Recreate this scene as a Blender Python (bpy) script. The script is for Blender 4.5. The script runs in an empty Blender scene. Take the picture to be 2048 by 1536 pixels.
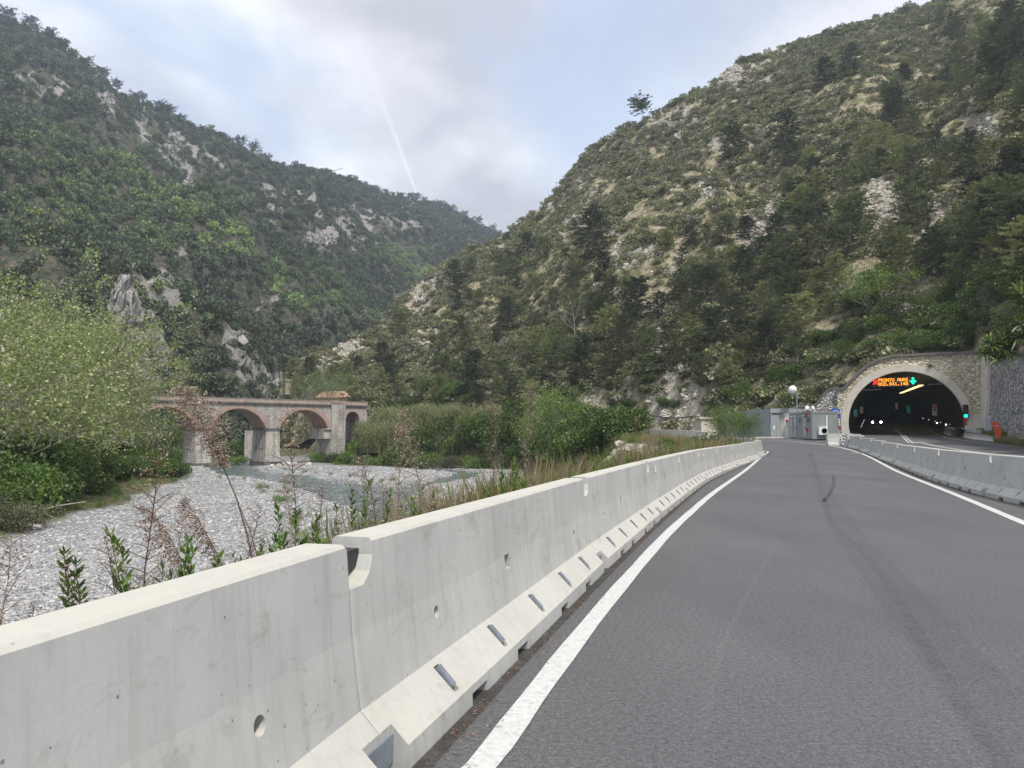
import bpy, bmesh, math, random
import numpy as np
from mathutils import Vector, Matrix

# ------------------------------------------------------------------ camera, world, sun, exposure
SC = bpy.context.scene
COL = SC.collection
F_PX = 1539.0
EYE = 1.49
HAZE = 0.00034
PITCH = math.atan((868.5 - 768) / F_PX)
cam_d = bpy.data.cameras.new('camera')
cam_d.sensor_width = 36.0
cam_d.lens = 36.0 * F_PX / 2048.0
cam_d.clip_start = 0.1
cam_d.clip_end = 20000
cam = bpy.data.objects.new('camera', cam_d)
COL.objects.link(cam)
cam.location = (0, 0, EYE)
cam.rotation_euler = (math.radians(90) + PITCH, 0, 0)
SC.camera = cam

SUN_EL, SUN_AZ = 58.0, 160.0        # azimuth clockwise from +Y (view direction)
SC.view_settings.view_transform = 'Standard'
SC.view_settings.look = 'None'
SC.view_settings.gamma = 1.0
SC.view_settings.exposure = 0.6
SC.render.engine = 'CYCLES'
SC.cycles.max_bounces = 6
SC.cycles.diffuse_bounces = 3
SC.cycles.glossy_bounces = 2
SC.cycles.transmission_bounces = 3
SC.cycles.transparent_max_bounces = 6
SC.cycles.volume_bounces = 0
SC.cycles.use_denoising = True

def make_world():
    w = bpy.data.worlds.new('World'); SC.world = w; w.use_nodes = True
    nt = w.node_tree; N = nt.nodes; L = nt.links; N.clear()
    out = N.new('ShaderNodeOutputWorld'); bg = N.new('ShaderNodeBackground')
    L.new(bg.outputs[0], out.inputs[0]); bg.inputs['Strength'].default_value = 0.10
    sky = N.new('ShaderNodeTexSky'); sky.sky_type = 'NISHITA'; sky.sun_disc = False
    sky.sun_elevation = math.radians(SUN_EL); sky.sun_rotation = math.radians(SUN_AZ)
    sky.air_density = 1.2; sky.dust_density = 2.0; sky.ozone_density = 1.0
    tc = N.new('ShaderNodeTexCoord')
    sep = N.new('ShaderNodeSeparateXYZ'); L.new(tc.outputs['Generated'], sep.inputs[0])
    def math_(op, a, b=None, clamp=False):
        m = N.new('ShaderNodeMath'); m.operation = op; m.use_clamp = clamp
        for i, x in enumerate((a, b)):
            if x is None: continue
            if hasattr(x, 'links'): L.new(x, m.inputs[i])
            else: m.inputs[i].default_value = x
        return m.outputs[0]
    zz = math_('ADD', math_('MAXIMUM', sep.outputs[2], 0.0), 0.28)
    px = math_('DIVIDE', sep.outputs[0], zz); py = math_('DIVIDE', sep.outputs[1], zz)
    cmb = N.new('ShaderNodeCombineXYZ'); L.new(px, cmb.inputs[0]); L.new(py, cmb.inputs[1])
    mp = N.new('ShaderNodeMapping'); L.new(cmb.outputs[0], mp.inputs[0])
    mp.inputs['Location'].default_value = (3.1, 1.7, 0); mp.inputs['Scale'].default_value = (1.1, 0.9, 1)
    n1 = N.new('ShaderNodeTexNoise'); L.new(mp.outputs[0], n1.inputs['Vector'])
    n1.inputs['Scale'].default_value = 1.25; n1.inputs['Detail'].default_value = 7; n1.inputs['Roughness'].default_value = 0.52
    n1.inputs['Distortion'].default_value = 0.35
    r1 = N.new('ShaderNodeValToRGB'); L.new(n1.outputs['Fac'], r1.inputs[0])
    r1.color_ramp.interpolation = 'EASE'
    r1.color_ramp.elements[0].position = 0.37; r1.color_ramp.elements[0].color = (0.16, 0.16, 0.16, 1)
    r1.color_ramp.elements[1].position = 0.55; r1.color_ramp.elements[1].color = (1, 1, 1, 1)
    n2 = N.new('ShaderNodeTexNoise'); L.new(mp.outputs[0], n2.inputs['Vector'])
    n2.inputs['Scale'].default_value = 2.1; n2.inputs['Detail'].default_value = 6; n2.inputs['Roughness'].default_value = 0.5
    r2 = N.new('ShaderNodeValToRGB'); L.new(n2.outputs['Fac'], r2.inputs[0])
    r2.color_ramp.elements[0].position = 0.40; r2.color_ramp.elements[0].color = (4.3, 4.4, 5.0, 1)
    r2.color_ramp.elements[1].position = 0.60; r2.color_ramp.elements[1].color = (7.6, 7.8, 8.2, 1)
    # blue of the sky, lifted a little by thin veil
    veil = N.new('ShaderNodeMixRGB'); veil.inputs[0].default_value = 0.8
    L.new(sky.outputs[0], veil.inputs[1]); veil.inputs[2].default_value = (4.4, 5.3, 7.1, 1)
    mix = N.new('ShaderNodeMixRGB'); L.new(r1.outputs[0], mix.inputs[0])
    L.new(veil.outputs[0], mix.inputs[1]); L.new(r2.outputs[0], mix.inputs[2])
    # the contrail: a thin streak of ice cloud along a great circle
    a = pix_dir(748, 160); b = pix_dir(834, 388)
    nrm = a.cross(b).normalized(); mid = (a + b).normalized(); tang = (b - a).normalized()
    def dot(v):
        d = N.new('ShaderNodeVectorMath'); d.operation = 'DOT_PRODUCT'
        L.new(tc.outputs['Generated'], d.inputs[0]); d.inputs[1].default_value = v
        return d.outputs['Value']
    nw = N.new('ShaderNodeTexNoise'); L.new(tc.outputs['Generated'], nw.inputs['Vector'])
    nw.inputs['Scale'].default_value = 40; nw.inputs['Detail'].default_value = 4
    off = math_('MULTIPLY', math_('SUBTRACT', nw.outputs['Fac'], 0.5), 0.004)
    dist = math_('ABSOLUTE', math_('ADD', dot(nrm), off))
    s = math_('DIVIDE', math_('ADD', dot(tang), 0.09), 0.17, True)      # 0 at the upper (older, wider) end
    wid = math_('ADD', 0.0022, math_('MULTIPLY', math_('SUBTRACT', 1.0, s), 0.0034))
    core = math_('SUBTRACT', 1.0, math_('DIVIDE', dist, wid), True)
    ends = math_('MULTIPLY', math_('LESS_THAN', dot(tang), tang.dot(b)), math_('GREATER_THAN', dot(mid), 0.9))
    fade = math_('MULTIPLY', math_('ADD', 0.15, math_('MULTIPLY', s, 0.75)), math_('GREATER_THAN', dot(tang), -0.12))
    cf = math_('MULTIPLY', math_('MULTIPLY', core, ends), fade, True)
    mix2 = N.new('ShaderNodeMixRGB'); L.new(cf, mix2.inputs[0])
    L.new(mix.outputs[0], mix2.inputs[1]); mix2.inputs[2].default_value = (7.6, 7.7, 8.0, 1)
    L.new(mix2.outputs[0], bg.inputs['Color'])

def pix_dir(u, v):
    t = (768 - v) / F_PX; x = (u - 1024) / F_PX
    return Vector((x, math.cos(PITCH) - math.sin(PITCH) * t, math.sin(PITCH) + math.cos(PITCH) * t)).normalized()
make_world()

sun_d = bpy.data.lights.new('sun', 'SUN'); sun_d.energy = 2.7; sun_d.angle = math.radians(5)
sun_d.color = (1.0, 0.95, 0.88)
sun = bpy.data.objects.new('sun', sun_d); COL.objects.link(sun)
_az, _el = math.radians(SUN_AZ), math.radians(SUN_EL)
_sd = Vector((math.sin(_az) * math.cos(_el), math.cos(_az) * math.cos(_el), math.sin(_el)))
sun.rotation_euler = _sd.to_track_quat('Z', 'Y').to_euler()

# ------------------------------------------------------------------ helpers
R_ = np.random.RandomState
def ks(u, v):
    d = pix_dir(u, v); return d.x / d.y, d.z / d.y          # X/Y and (z-eye)/Y of the sight line
def at(u, v, Y):
    k, s = ks(u, v); return Vector((k * Y, Y, EYE + s * Y))
def atz(u, v, z):
    k, s = ks(u, v); Y = (z - EYE) / s; return Vector((k * Y, Y, z))

def link(o, parent=None):
    COL.objects.link(o)
    if parent is not None: o.parent = parent
    return o
def tag(o, label=None, cat=None, group=None, kind=None):
    for a_, b_ in (('label', label), ('category', cat), ('group', group), ('kind', kind)):
        if b_: o[a_] = b_
    return o
def empty(name, loc=(0, 0, 0), rz=0.0):
    o = bpy.data.objects.new(name, None); link(o); o.location = loc; o.rotation_euler = (0, 0, rz)
    o.empty_display_size = 0.3
    return o
def thing(name, label, cat, loc=(0, 0, 0), rz=0.0, group=None):
    return tag(empty(name, loc, rz), label, cat, group)
def copy_tree(o, parent=None):
    c = o.copy(); COL.objects.link(c); c.parent = parent
    for ch in list(o.children): copy_tree(ch, c)
    return c

class MB:
    """collects vertices and faces, builds ONE mesh object"""
    def __init__(s): s.V = []; s.F = []; s.n = 0
    def add(s, V, F, mi=0):
        V = np.asarray(V, dtype=np.float64).reshape(-1, 3)
        s.V.append(V)
        if isinstance(F, np.ndarray): s.F.append((F + s.n, mi))
        else:
            by = {}
            for f in F: by.setdefault(len(f), []).append(f)
            for k_, fs in by.items(): s.F.append((np.array(fs) + s.n, mi))
        s.n += len(V); return s
    def box(s, c, size, rz=0.0, mi=0, tilt=None):
        x, y, z = [q / 2 for q in size]
        P = np.array([(-x, -y, -z), (x, -y, -z), (x, y, -z), (-x, y, -z), (-x, -y, z), (x, -y, z), (x, y, z), (-x, y, z)])
        if tilt is not None: P = P @ np.array(tilt.to_3x3()).T
        cr, sr = math.cos(rz), math.sin(rz)
        P = P @ np.array([[cr, sr, 0], [-sr, cr, 0], [0, 0, 1]])
        return s.add(P + np.array(c), [(0, 3, 2, 1), (4, 5, 6, 7), (0, 1, 5, 4), (1, 2, 6, 5), (2, 3, 7, 6), (3, 0, 4, 7)], mi)
    def tube(s, pts, radii, n=6, cap=True, mi=0):
        P = np.array([tuple(p) for p in pts], dtype=float)
        if np.isscalar(radii): radii = [radii] * len(P)
        T = np.gradient(P, axis=0); T /= (np.linalg.norm(T, axis=1)[:, None] + 1e-9)
        ref = np.array((0.0, 0.0, 1.0)) if abs(T[0][2]) < 0.9 else np.array((1.0, 0.0, 0.0))
        V = []
        for i in range(len(P)):
            a_ = np.cross(T[i], ref); a_ /= (np.linalg.norm(a_) + 1e-9); b_ = np.cross(T[i], a_)
            th = np.arange(n) * 2 * math.pi / n
            V.append(P[i] + radii[i] * (np.cos(th)[:, None] * a_ + np.sin(th)[:, None] * b_))
        V = np.concatenate(V); fs = []
        for i in range(len(P) - 1):
            for j in range(n):
                fs.append((i * n + j, i * n + (j + 1) % n, (i + 1) * n + (j + 1) % n, (i + 1) * n + j))
        s.add(V, np.array(fs), mi)
        if cap:
            base = s.n - len(V)
            s.F.append((np.array([[base + j for j in range(n)]]), mi))
            s.F.append((np.array([[base + len(V) - 1 - j for j in range(n)]]), mi))
        return s
    def lathe(s, prof, n=16, c=(0, 0, 0), mi=0):
        V = []; fs = []
        for (r, z) in prof:
            for j in range(n):
                th = 2 * math.pi * j / n; V.append((c[0] + r * math.cos(th), c[1] + r * math.sin(th), c[2] + z))
        m = len(prof)
        for i in range(m - 1):
            for j in range(n): fs.append((i * n + j, i * n + (j + 1) % n, (i + 1) * n + (j + 1) % n, (i + 1) * n + j))
        s.add(V, fs, mi)
        base = s.n - m * n
        if prof[0][0] > 1e-6: s.F.append((np.array([[base + n - 1 - j for j in range(n)]]), mi))
        if prof[-1][0] > 1e-6: s.F.append((np.array([[base + (m - 1) * n + j for j in range(n)]]), mi))
        return s
    def prism(s, poly, y0, y1, mi=0):
        """polygon in (x, z), extruded along y"""
        n = len(poly)
        V = [(x, y0, z) for x, z in poly] + [(x, y1, z) for x, z in poly]
        F = [tuple(range(n)), tuple(range(2 * n - 1, n - 1, -1))]
        F += [(i, i + n, (i + 1) % n + n, (i + 1) % n) for i in range(n)]
        return s.add(V, F, mi)
    def mesh(s, name, mats=(), smooth=False, attrs=None):
        V = np.concatenate(s.V); me = bpy.data.meshes.new(name)
        me.vertices.add(len(V)); me.vertices.foreach_set('co', V.astype(np.float32).ravel())
        loops = np.concatenate([f.ravel() for f, _ in s.F]).astype(np.int32)
        cnt = np.concatenate([np.full(len(f), f.shape[1]) for f, _ in s.F]).astype(np.int32)
        mi = np.concatenate([np.full(len(f), m) for f, m in s.F]).astype(np.int32)
        me.loops.add(len(loops)); me.loops.foreach_set('vertex_index', loops)
        me.polygons.add(len(cnt))
        st = np.concatenate([[0], np.cumsum(cnt)[:-1]]).astype(np.int32)
        me.polygons.foreach_set('loop_start', st); me.polygons.foreach_set('loop_total', cnt)
        me.polygons.foreach_set('material_index', mi)
        me.polygons.foreach_set('use_smooth', np.full(len(cnt), bool(smooth)))
        for m in (mats if isinstance(mats, (list, tuple)) else [mats]): me.materials.append(m)
        if attrs:
            for k_, (typ, arr) in attrs.items():
                a_ = me.attributes.new(k_, typ, 'POINT')
                a_.data.foreach_set('vector' if typ == 'FLOAT_VECTOR' else 'value', np.asarray(arr, dtype=np.int32 if typ == 'INT' else np.float32).ravel())
        me.update(calc_edges=True); me.validate()
        return me
    def build(s, name, mats=(), parent=None, smooth=False, attrs=None, recalc=False):
        me = s.mesh(name, mats, smooth, attrs)
        if recalc:
            bm = bmesh.new(); bm.from_mesh(me); bmesh.ops.recalc_face_normals(bm, faces=bm.faces); bm.to_mesh(me); bm.free()
        o = bpy.data.objects.new(name, me); link(o, parent)
        return o

def recalc(me):
    bm = bmesh.new(); bm.from_mesh(me); bmesh.ops.recalc_face_normals(bm, faces=bm.faces); bm.to_mesh(me); bm.free()
def boolean(me_a, me_b, name):
    """difference of two meshes, applied; leaves no helper behind"""
    recalc(me_a); recalc(me_b)
    a_ = bpy.data.objects.new('body', me_a); b_ = bpy.data.objects.new('cut', me_b)
    COL.objects.link(a_); COL.objects.link(b_)
    m = a_.modifiers.new('b', 'BOOLEAN'); m.operation = 'DIFFERENCE'; m.object = b_; m.solver = 'EXACT'; m.use_self = True
    dg = bpy.context.evaluated_depsgraph_get()
    me = bpy.data.meshes.new_from_object(a_.evaluated_get(dg)); me.name = name
    bpy.data.objects.remove(a_); bpy.data.objects.remove(b_)
    return me

# value noise
def _h(ix, iy, seed):
    n = (ix * 374761393 + iy * 668265263 + seed * 974711) & 0xFFFFFFFF
    n = ((n ^ (n >> 13)) * 1274126177) & 0xFFFFFFFF
    return ((n ^ (n >> 16)) & 0xFFFFFF) / float(0xFFFFFF)
def vnoise(x, y, seed=0):
    x = np.asarray(x, float); y = np.asarray(y, float)
    ix = np.floor(x).astype(np.int64); iy = np.floor(y).astype(np.int64)
    fx = x - ix; fy = y - iy; fx = fx * fx * (3 - 2 * fx); fy = fy * fy * (3 - 2 * fy)
    a_ = _h(ix, iy, seed); b_ = _h(ix + 1, iy, seed); c_ = _h(ix, iy + 1, seed); d_ = _h(ix + 1, iy + 1, seed)
    return (a_ * (1 - fx) + b_ * fx) * (1 - fy) + (c_ * (1 - fx) + d_ * fx) * fy
def fbm(x, y, seed=0, oct=4, rough=0.5):
    s_ = 0; a_ = 1; t = 0
    for i in range(oct):
        s_ = s_ + a_ * (vnoise(np.asarray(x) * 2 ** i + 17.3 * i, np.asarray(y) * 2 ** i + 9.1 * i, seed + i) - 0.5); t += a_; a_ *= rough
    return s_ / t * 2
def sm(a_, b_, x):
    t = np.clip((np.asarray(x, float) - a_) / (b_ - a_), 0, 1); return t * t * (3 - 2 * t)

# ------------------------------------------------------------------ materials
def new_mat(name):
    m = bpy.data.materials.new(name); m.use_nodes = True
    nt = m.node_tree; b = nt.nodes['Principled BSDF']
    return m, nt, nt.nodes, nt.links, b
def ramp(N, L, src, stops):
    r = N.new('ShaderNodeValToRGB'); L.new(src, r.inputs[0]); e = r.color_ramp.elements
    while len(e) < len(stops): e.new(0.5)
    for i, (p, c) in enumerate(stops):
        e[i].position = p; e[i].color = tuple(c) + (1,) if len(c) == 3 else c
    return r.outputs[0]
def noise(N, L, vec, scale, detail=4, rough=0.55, dist=0.0):
    n = N.new('ShaderNodeTexNoise'); n.inputs['Scale'].default_value = scale; n.inputs['Detail'].default_value = detail
    n.inputs['Roughness'].default_value = rough; n.inputs['Distortion'].default_value = dist
    if vec is not None: L.new(vec, n.inputs['Vector'])
    return n.outputs['Fac']
def mapping(N, L, vec, scale=(1, 1, 1), rot=(0, 0, 0), loc=(0, 0, 0)):
    m = N.new('ShaderNodeMapping'); L.new(vec, m.inputs[0]); m.inputs['Scale'].default_value = scale
    m.inputs['Rotation'].default_value = rot; m.inputs['Location'].default_value = loc
    return m.outputs[0]
def mixc(N, L, f, a_, b_, mode='MIX'):
    m = N.new('ShaderNodeMixRGB'); m.blend_type = mode
    for i, x in enumerate((f, a_, b_)):
        if hasattr(x, 'links'): L.new(x, m.inputs[i])
        else: m.inputs[i].default_value = x if i == 0 else (tuple(x) + (1,) if len(x) == 3 else x)
    return m.outputs[0]
def mth(N, L, op, a_, b_=0.0, clamp=False):
    m = N.new('ShaderNodeMath'); m.operation = op; m.use_clamp = clamp
    for i, x in enumerate((a_, b_)):
        if hasattr(x, 'links'): L.new(x, m.inputs[i])
        else: m.inputs[i].default_value = x
    return m.outputs[0]
def bump(N, L, b, h, strength=0.3, dist=0.02):
    n = N.new('ShaderNodeBump'); n.inputs['Strength'].default_value = strength; n.inputs['Distance'].default_value = dist
    L.new(h, n.inputs['Height']); L.new(n.outputs[0], b.inputs['Normal'])
def pos(N): return N.new('ShaderNodeNewGeometry').outputs['Position']
def objc(N): return N.new('ShaderNodeTexCoord').outputs['Object']

def simple(name, col, rough=0.6, metal=0.0, var=0.15, scale=3.0, bmp=0.0):
    m, nt, N, L, b = new_mat(name)
    v = noise(N, L, objc(N), scale, 5)
    c = ramp(N, L, v, [(0.3, [x * (1 - var) for x in col]), (0.7, [min(1, x * (1 + var)) for x in col])])
    L.new(c, b.inputs['Base Color']); b.inputs['Roughness'].default_value = rough; b.inputs['Metallic'].default_value = metal
    if bmp: bump(N, L, b, noise(N, L, objc(N), scale * 8, 4), bmp, 0.01)
    return m
def emit(name, col, strength):
    m, nt, N, L, b = new_mat(name)
    b.inputs['Base Color'].default_value = tuple(c * 0.3 for c in col) + (1,)
    b.inputs['Emission Color'].default_value = tuple(col) + (1,); b.inputs['Emission Strength'].default_value = strength
    return m
def leaf_mat(name, c0, c1, c2=None, trans=0.25, inst=False, rough=0.7, tint=None):
    """per-leaf colour spread; c2 is an occasional pale leaf; inst adds a per-plant spread; tint: colours picked by the plant's own tint value"""
    m, nt, N, L, b = new_mat(name)
    g = N.new('ShaderNodeNewGeometry'); ri = g.outputs['Random Per Island']
    st = [(0.0, c0), (0.80, c1)] + ([(0.86, c1), (0.90, c2)] if c2 else [])
    c = ramp(N, L, ri, st)
    if inst:
        oi = N.new('ShaderNodeObjectInfo')
        f = ramp(N, L, oi.outputs['Random'], [(0, (0.62, 0.62, 0.62)), (1, (1.35, 1.35, 1.35))])
        c = mixc(N, L, 1.0, c, f, 'MULTIPLY')
    if tint:
        a_ = N.new('ShaderNodeAttribute'); a_.attribute_type = 'INSTANCER'; a_.attribute_name = 'tint'
        c = mixc(N, L, mth(N, L, 'MULTIPLY', a_.outputs['Fac'], 1.0, True), c, tint)
    L.new(c, b.inputs['Base Color']); b.inputs['Roughness'].default_value = rough
    b.inputs['Specular IOR Level'].default_value = 0.25
    if trans:
        tr = N.new('ShaderNodeBsdfTranslucent'); L.new(c, tr.inputs['Color'])
        ms = N.new('ShaderNodeMixShader'); ms.inputs[0].default_value = trans
        L.new(b.outputs[0], ms.inputs[1]); L.new(tr.outputs[0], ms.inputs[2])
        L.new(ms.outputs[0], N['Material Output'].inputs[0])
    return m

def concrete_mat(name, base=(0.505, 0.50, 0.472), cream=(0.54, 0.505, 0.43), world=False):
    m, nt, N, L, b = new_mat(name)
    p = pos(N)
    big = noise(N, L, mapping(N, L, p, (1, 1, 0.8)), 1.3, 5, 0.6)
    c = ramp(N, L, big, [(0.3, [x * 0.84 for x in base]), (0.55, base), (0.8, [x * 1.08 for x in base])])
    st = noise(N, L, mapping(N, L, p, (9, 9, 0.35)), 1.6, 5, 0.65)
    c = mixc(N, L, 0.36, c, ramp(N, L, st, [(0.34, (0.70, 0.70, 0.68)), (0.52, (1, 1, 1))]), 'MULTIPLY')
    sc_ = noise(N, L, mapping(N, L, p, (2.2, 2.2, 5)), 1.0, 6, 0.75, 0.6)
    c = mixc(N, L, 0.55, c, ramp(N, L, sc_, [(0.30, (0.58, 0.57, 0.54)), (0.46, (1, 1, 1))]), 'MULTIPLY')
    vo = N.new('ShaderNodeTexVoronoi'); vo.inputs['Scale'].default_value = 14; L.new(p, vo.inputs['Vector'])
    pm = mth(N, L, 'LESS_THAN', vo.outputs['Distance'], 0.085)
    gate = mth(N, L, 'GREATER_THAN', noise(N, L, p, 6, 2), 0.52)
    c = mixc(N, L, mth(N, L, 'MULTIPLY', mth(N, L, 'MULTIPLY', pm, gate), 0.7), c, (0.12, 0.12, 0.12))
    fine = noise(N, L, p, 60, 3)
    c = mixc(N, L, 0.25, c, ramp(N, L, fine, [(0.3, (0.85, 0.85, 0.85)), (0.7, (1.1, 1.1, 1.1))]), 'MULTIPLY')
    rs = noise(N, L, mapping(N, L, p, (3.1, 3.1, 0.5), (0, 0, 0), (7, 3, 1)), 1.1, 5, 0.7)
    c = mixc(N, L, mth(N, L, 'MULTIPLY', mth(N, L, 'SUBTRACT', rs, 0.63), 3.2, True), c, (0.36, 0.27, 0.17))
    # dust and lichen lie on the faces that look up
    g = N.new('ShaderNodeNewGeometry'); sp = N.new('ShaderNodeSeparateXYZ'); L.new(g.outputs['True Normal'], sp.inputs[0])
    up = mth(N, L, 'MULTIPLY', mth(N, L, 'SUBTRACT', sp.outputs[2], 0.55), 4.0, True)
    dn = ramp(N, L, noise(N, L, p, 5, 6, 0.7), [(0.35, (0.35, 0.35, 0.35)), (0.65, (1, 1, 1))])
    c = mixc(N, L, mth(N, L, 'MULTIPLY', up, dn), c, cream)
    L.new(c, b.inputs['Base Color']); b.inputs['Roughness'].default_value = 0.85; b.inputs['Specular IOR Level'].default_value = 0.2
    h = mth(N, L, 'ADD', mth(N, L, 'MULTIPLY', fine, 0.3), noise(N, L, p, 12, 5))
    bump(N, L, b, h, 0.25, 0.004)
    return m

def asphalt_mat():
    m, nt, N, L, b = new_mat('asphalt')
    p = pos(N)
    big = noise(N, L, mapping(N, L, p, (1, 0.35, 1), (0, 0, math.radians(-18))), 0.55, 5, 0.6)
    c = ramp(N, L, big, [(0.3, (0.098, 0.098, 0.101)), (0.7, (0.130, 0.130, 0.132))])
    sp = noise(N, L, p, 75, 3, 0.8)
    c = mixc(N, L, 0.75, c, ramp(N, L, sp, [(0.30, (0.40, 0.40, 0.40)), (0.52, (1, 1, 1)), (0.75, (2.0, 2.0, 1.95))]), 'MULTIPLY')
    sp2 = noise(N, L, p, 30, 5, 0.85)
    c = mixc(N, L, 0.8, c, ramp(N, L, sp2, [(0.36, (0.55, 0.55, 0.55)), (0.64, (1.45, 1.45, 1.44))]), 'MULTIPLY')
    vo = N.new('ShaderNodeTexVoronoi'); vo.inputs['Scale'].default_value = 7; L.new(p, vo.inputs['Vector'])
    dot = mth(N, L, 'LESS_THAN', vo.outputs['Distance'], 0.045)
    gate = mth(N, L, 'GREATER_THAN', noise(N, L, p, 2.3, 2), 0.60)
    c = mixc(N, L, mth(N, L, 'MULTIPLY', mth(N, L, 'MULTIPLY', dot, gate), 0.8), c, (0.5, 0.49, 0.45))
    L.new(c, b.inputs['Base Color']); b.inputs['Roughness'].default_value = 0.8; b.inputs['Specular IOR Level'].default_value = 0.3
    bump(N, L, b, mth(N, L, 'ADD', sp, sp2), 0.5, 0.006)
    return m

def stone_mat(name, cols, scale, mortar, edge=0.06, stretch=(1, 1, 1), bst=0.6, dirt=0.5):
    m, nt, N, L, b = new_mat(name)
    p = mapping(N, L, pos(N), stretch)
    pw = N.new('ShaderNodeVectorMath'); pw.operation = 'ADD'; L.new(p, pw.inputs[0])
    nn = N.new('ShaderNodeTexNoise'); nn.inputs['Scale'].default_value = scale * 1.5; L.new(p, nn.inputs['Vector'])
    sv = N.new('ShaderNodeVectorMath'); sv.operation = 'SCALE'; L.new(nn.outputs['Color'], sv.inputs[0]); sv.inputs['Scale'].default_value = 0.25 / scale
    L.new(sv.outputs[0], pw.inputs[1])
    v1 = N.new('ShaderNodeTexVoronoi'); v1.inputs['Scale'].default_value = scale; L.new(pw.outputs[0], v1.inputs['Vector'])
    v2 = N.new('ShaderNodeTexVoronoi'); v2.feature = 'DISTANCE_TO_EDGE'; v2.inputs['Scale'].default_value = scale; L.new(pw.outputs[0], v2.inputs['Vector'])
    sep = N.new('ShaderNodeSeparateColor'); L.new(v1.outputs['Color'], sep.inputs[0])
    c = ramp(N, L, sep.outputs[0], [(i / (len(cols) - 1), cc) for i, cc in enumerate(cols)])
    c = mixc(N, L, 0.5, c, ramp(N, L, noise(N, L, pw.outputs[0], scale * 5, 4), [(0.3, (0.7, 0.7, 0.7)), (0.7, (1.2, 1.2, 1.2))]), 'MULTIPLY')
    c = mixc(N, L, dirt, c, ramp(N, L, noise(N, L, pos(N), 0.35, 5, 0.65), [(0.35, (0.45, 0.44, 0.42)), (0.6, (1, 1, 1))]), 'MULTIPLY')
    ed = ramp(N, L, v2.outputs['Distance'], [(0.0, (0, 0, 0)), (edge, (1, 1, 1))])
    c = mixc(N, L, ed, mortar, c)
    L.new(c, b.inputs['Base Color']); b.inputs['Roughness'].default_value = 0.9; b.inputs['Specular IOR Level'].default_value = 0.15
    bump(N, L, b, ramp(N, L, v2.outputs['Distance'], [(0.0, (0, 0, 0)), (0.25, (1, 1, 1))]), bst, 0.12 / scale * 3)
    return m

def masonry_mat(name, c1, c2, mortar, size=(0.55, 0.26), soot=0.6):
    """coursed blocks; brick rows run on the local x,z of the mesh"""
    m, nt, N, L, b = new_mat(name)
    o = objc(N)
    mp = mapping(N, L, o, (1, 1, 1), (math.radians(-90), 0, 0))
    cb = N.new('ShaderNodeCombineXYZ'); sp = N.new('ShaderNodeSeparateXYZ'); L.new(o, sp.inputs[0])
    L.new(mth(N, L, 'ADD', sp.outputs[0], sp.outputs[1]), cb.inputs[0]); L.new(sp.outputs[2], cb.inputs[1])
    br = N.new('ShaderNodeTexBrick'); L.new(cb.outputs[0], br.inputs['Vector'])
    br.inputs['Color1'].default_value = tuple(c1) + (1,); br.inputs['Color2'].default_value = tuple(c2) + (1,)
    br.inputs['Mortar'].default_value = tuple(mortar) + (1,); br.inputs['Scale'].default_value = 1.0
    br.inputs['Brick Width'].default_value = size[0]; br.inputs['Row Height'].default_value = size[1]
    br.inputs['Mortar Size'].default_value = 0.018; br.inputs['Mortar Smooth'].default_value = 0.3
    c = br.outputs['Color']
    c = mixc(N, L, 0.6, c, ramp(N, L, noise(N, L, o, 2.5, 6, 0.7), [(0.3, (0.6, 0.6, 0.6)), (0.7, (1.3, 1.3, 1.27))]), 'MULTIPLY')
    st = noise(N, L, mapping(N, L, o, (1.3, 1.3, 0.22)), 0.9, 6, 0.7)
    c = mixc(N, L, soot, c, ramp(N, L, st, [(0.36, (0.38, 0.37, 0.36)), (0.56, (1, 1, 1))]), 'MULTIPLY')
    L.new(c, b.inputs['Base Color']); b.inputs['Roughness'].default_value = 0.92; b.inputs['Specular IOR Level'].default_value = 0.1
    bump(N, L, b, br.outputs['Fac'], -0.4, 0.02)
    return m

def hill_mat(name, veg, soil, rock, pale):
    m, nt, N, L, b = new_mat(name)
    p = pos(N)
    a_ = N.new('ShaderNodeAttribute'); a_.attribute_name = 'bare'
    n1 = noise(N, L, p, 0.06, 6, 0.65); n2 = noise(N, L, p, 0.45, 6, 0.7); n3 = noise(N, L, mapping(N, L, p, (1, 1, 0.45), (0.3, 0.4, 0)), 0.9, 5, 0.75)
    c = ramp(N, L, n2, [(0.34, veg), (0.46, [x * 1.25 for x in veg]), (0.55, soil)])
    rk = ramp(N, L, n3, [(0.30, [x * 0.42 for x in rock]), (0.47, rock), (0.60, [x * 1.15 for x in rock]), (0.72, pale)])
    f = mth(N, L, 'ADD', mth(N, L, 'MULTIPLY', mth(N, L, 'SUBTRACT', n1, 0.55), 2.2), mth(N, L, 'MULTIPLY', a_.outputs['Fac'], 1.6))
    f = mth(N, L, 'ADD', f, mth(N, L, 'SUBTRACT', n2, 0.5), False)
    f = ramp(N, L, f, [(0.25, (0, 0, 0)), (0.6, (1, 1, 1))])
    c = mixc(N, L, f, c, rk)
    L.new(c, b.inputs['Base Color']); b.inputs['Roughness'].default_value = 0.95; b.inputs['Specular IOR Level'].default_value = 0.1
    bump(N, L, b, mth(N, L, 'ADD', mth(N, L, 'MULTIPLY', n3, 1.5), n2), 0.9, 1.2)
    return m

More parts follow.
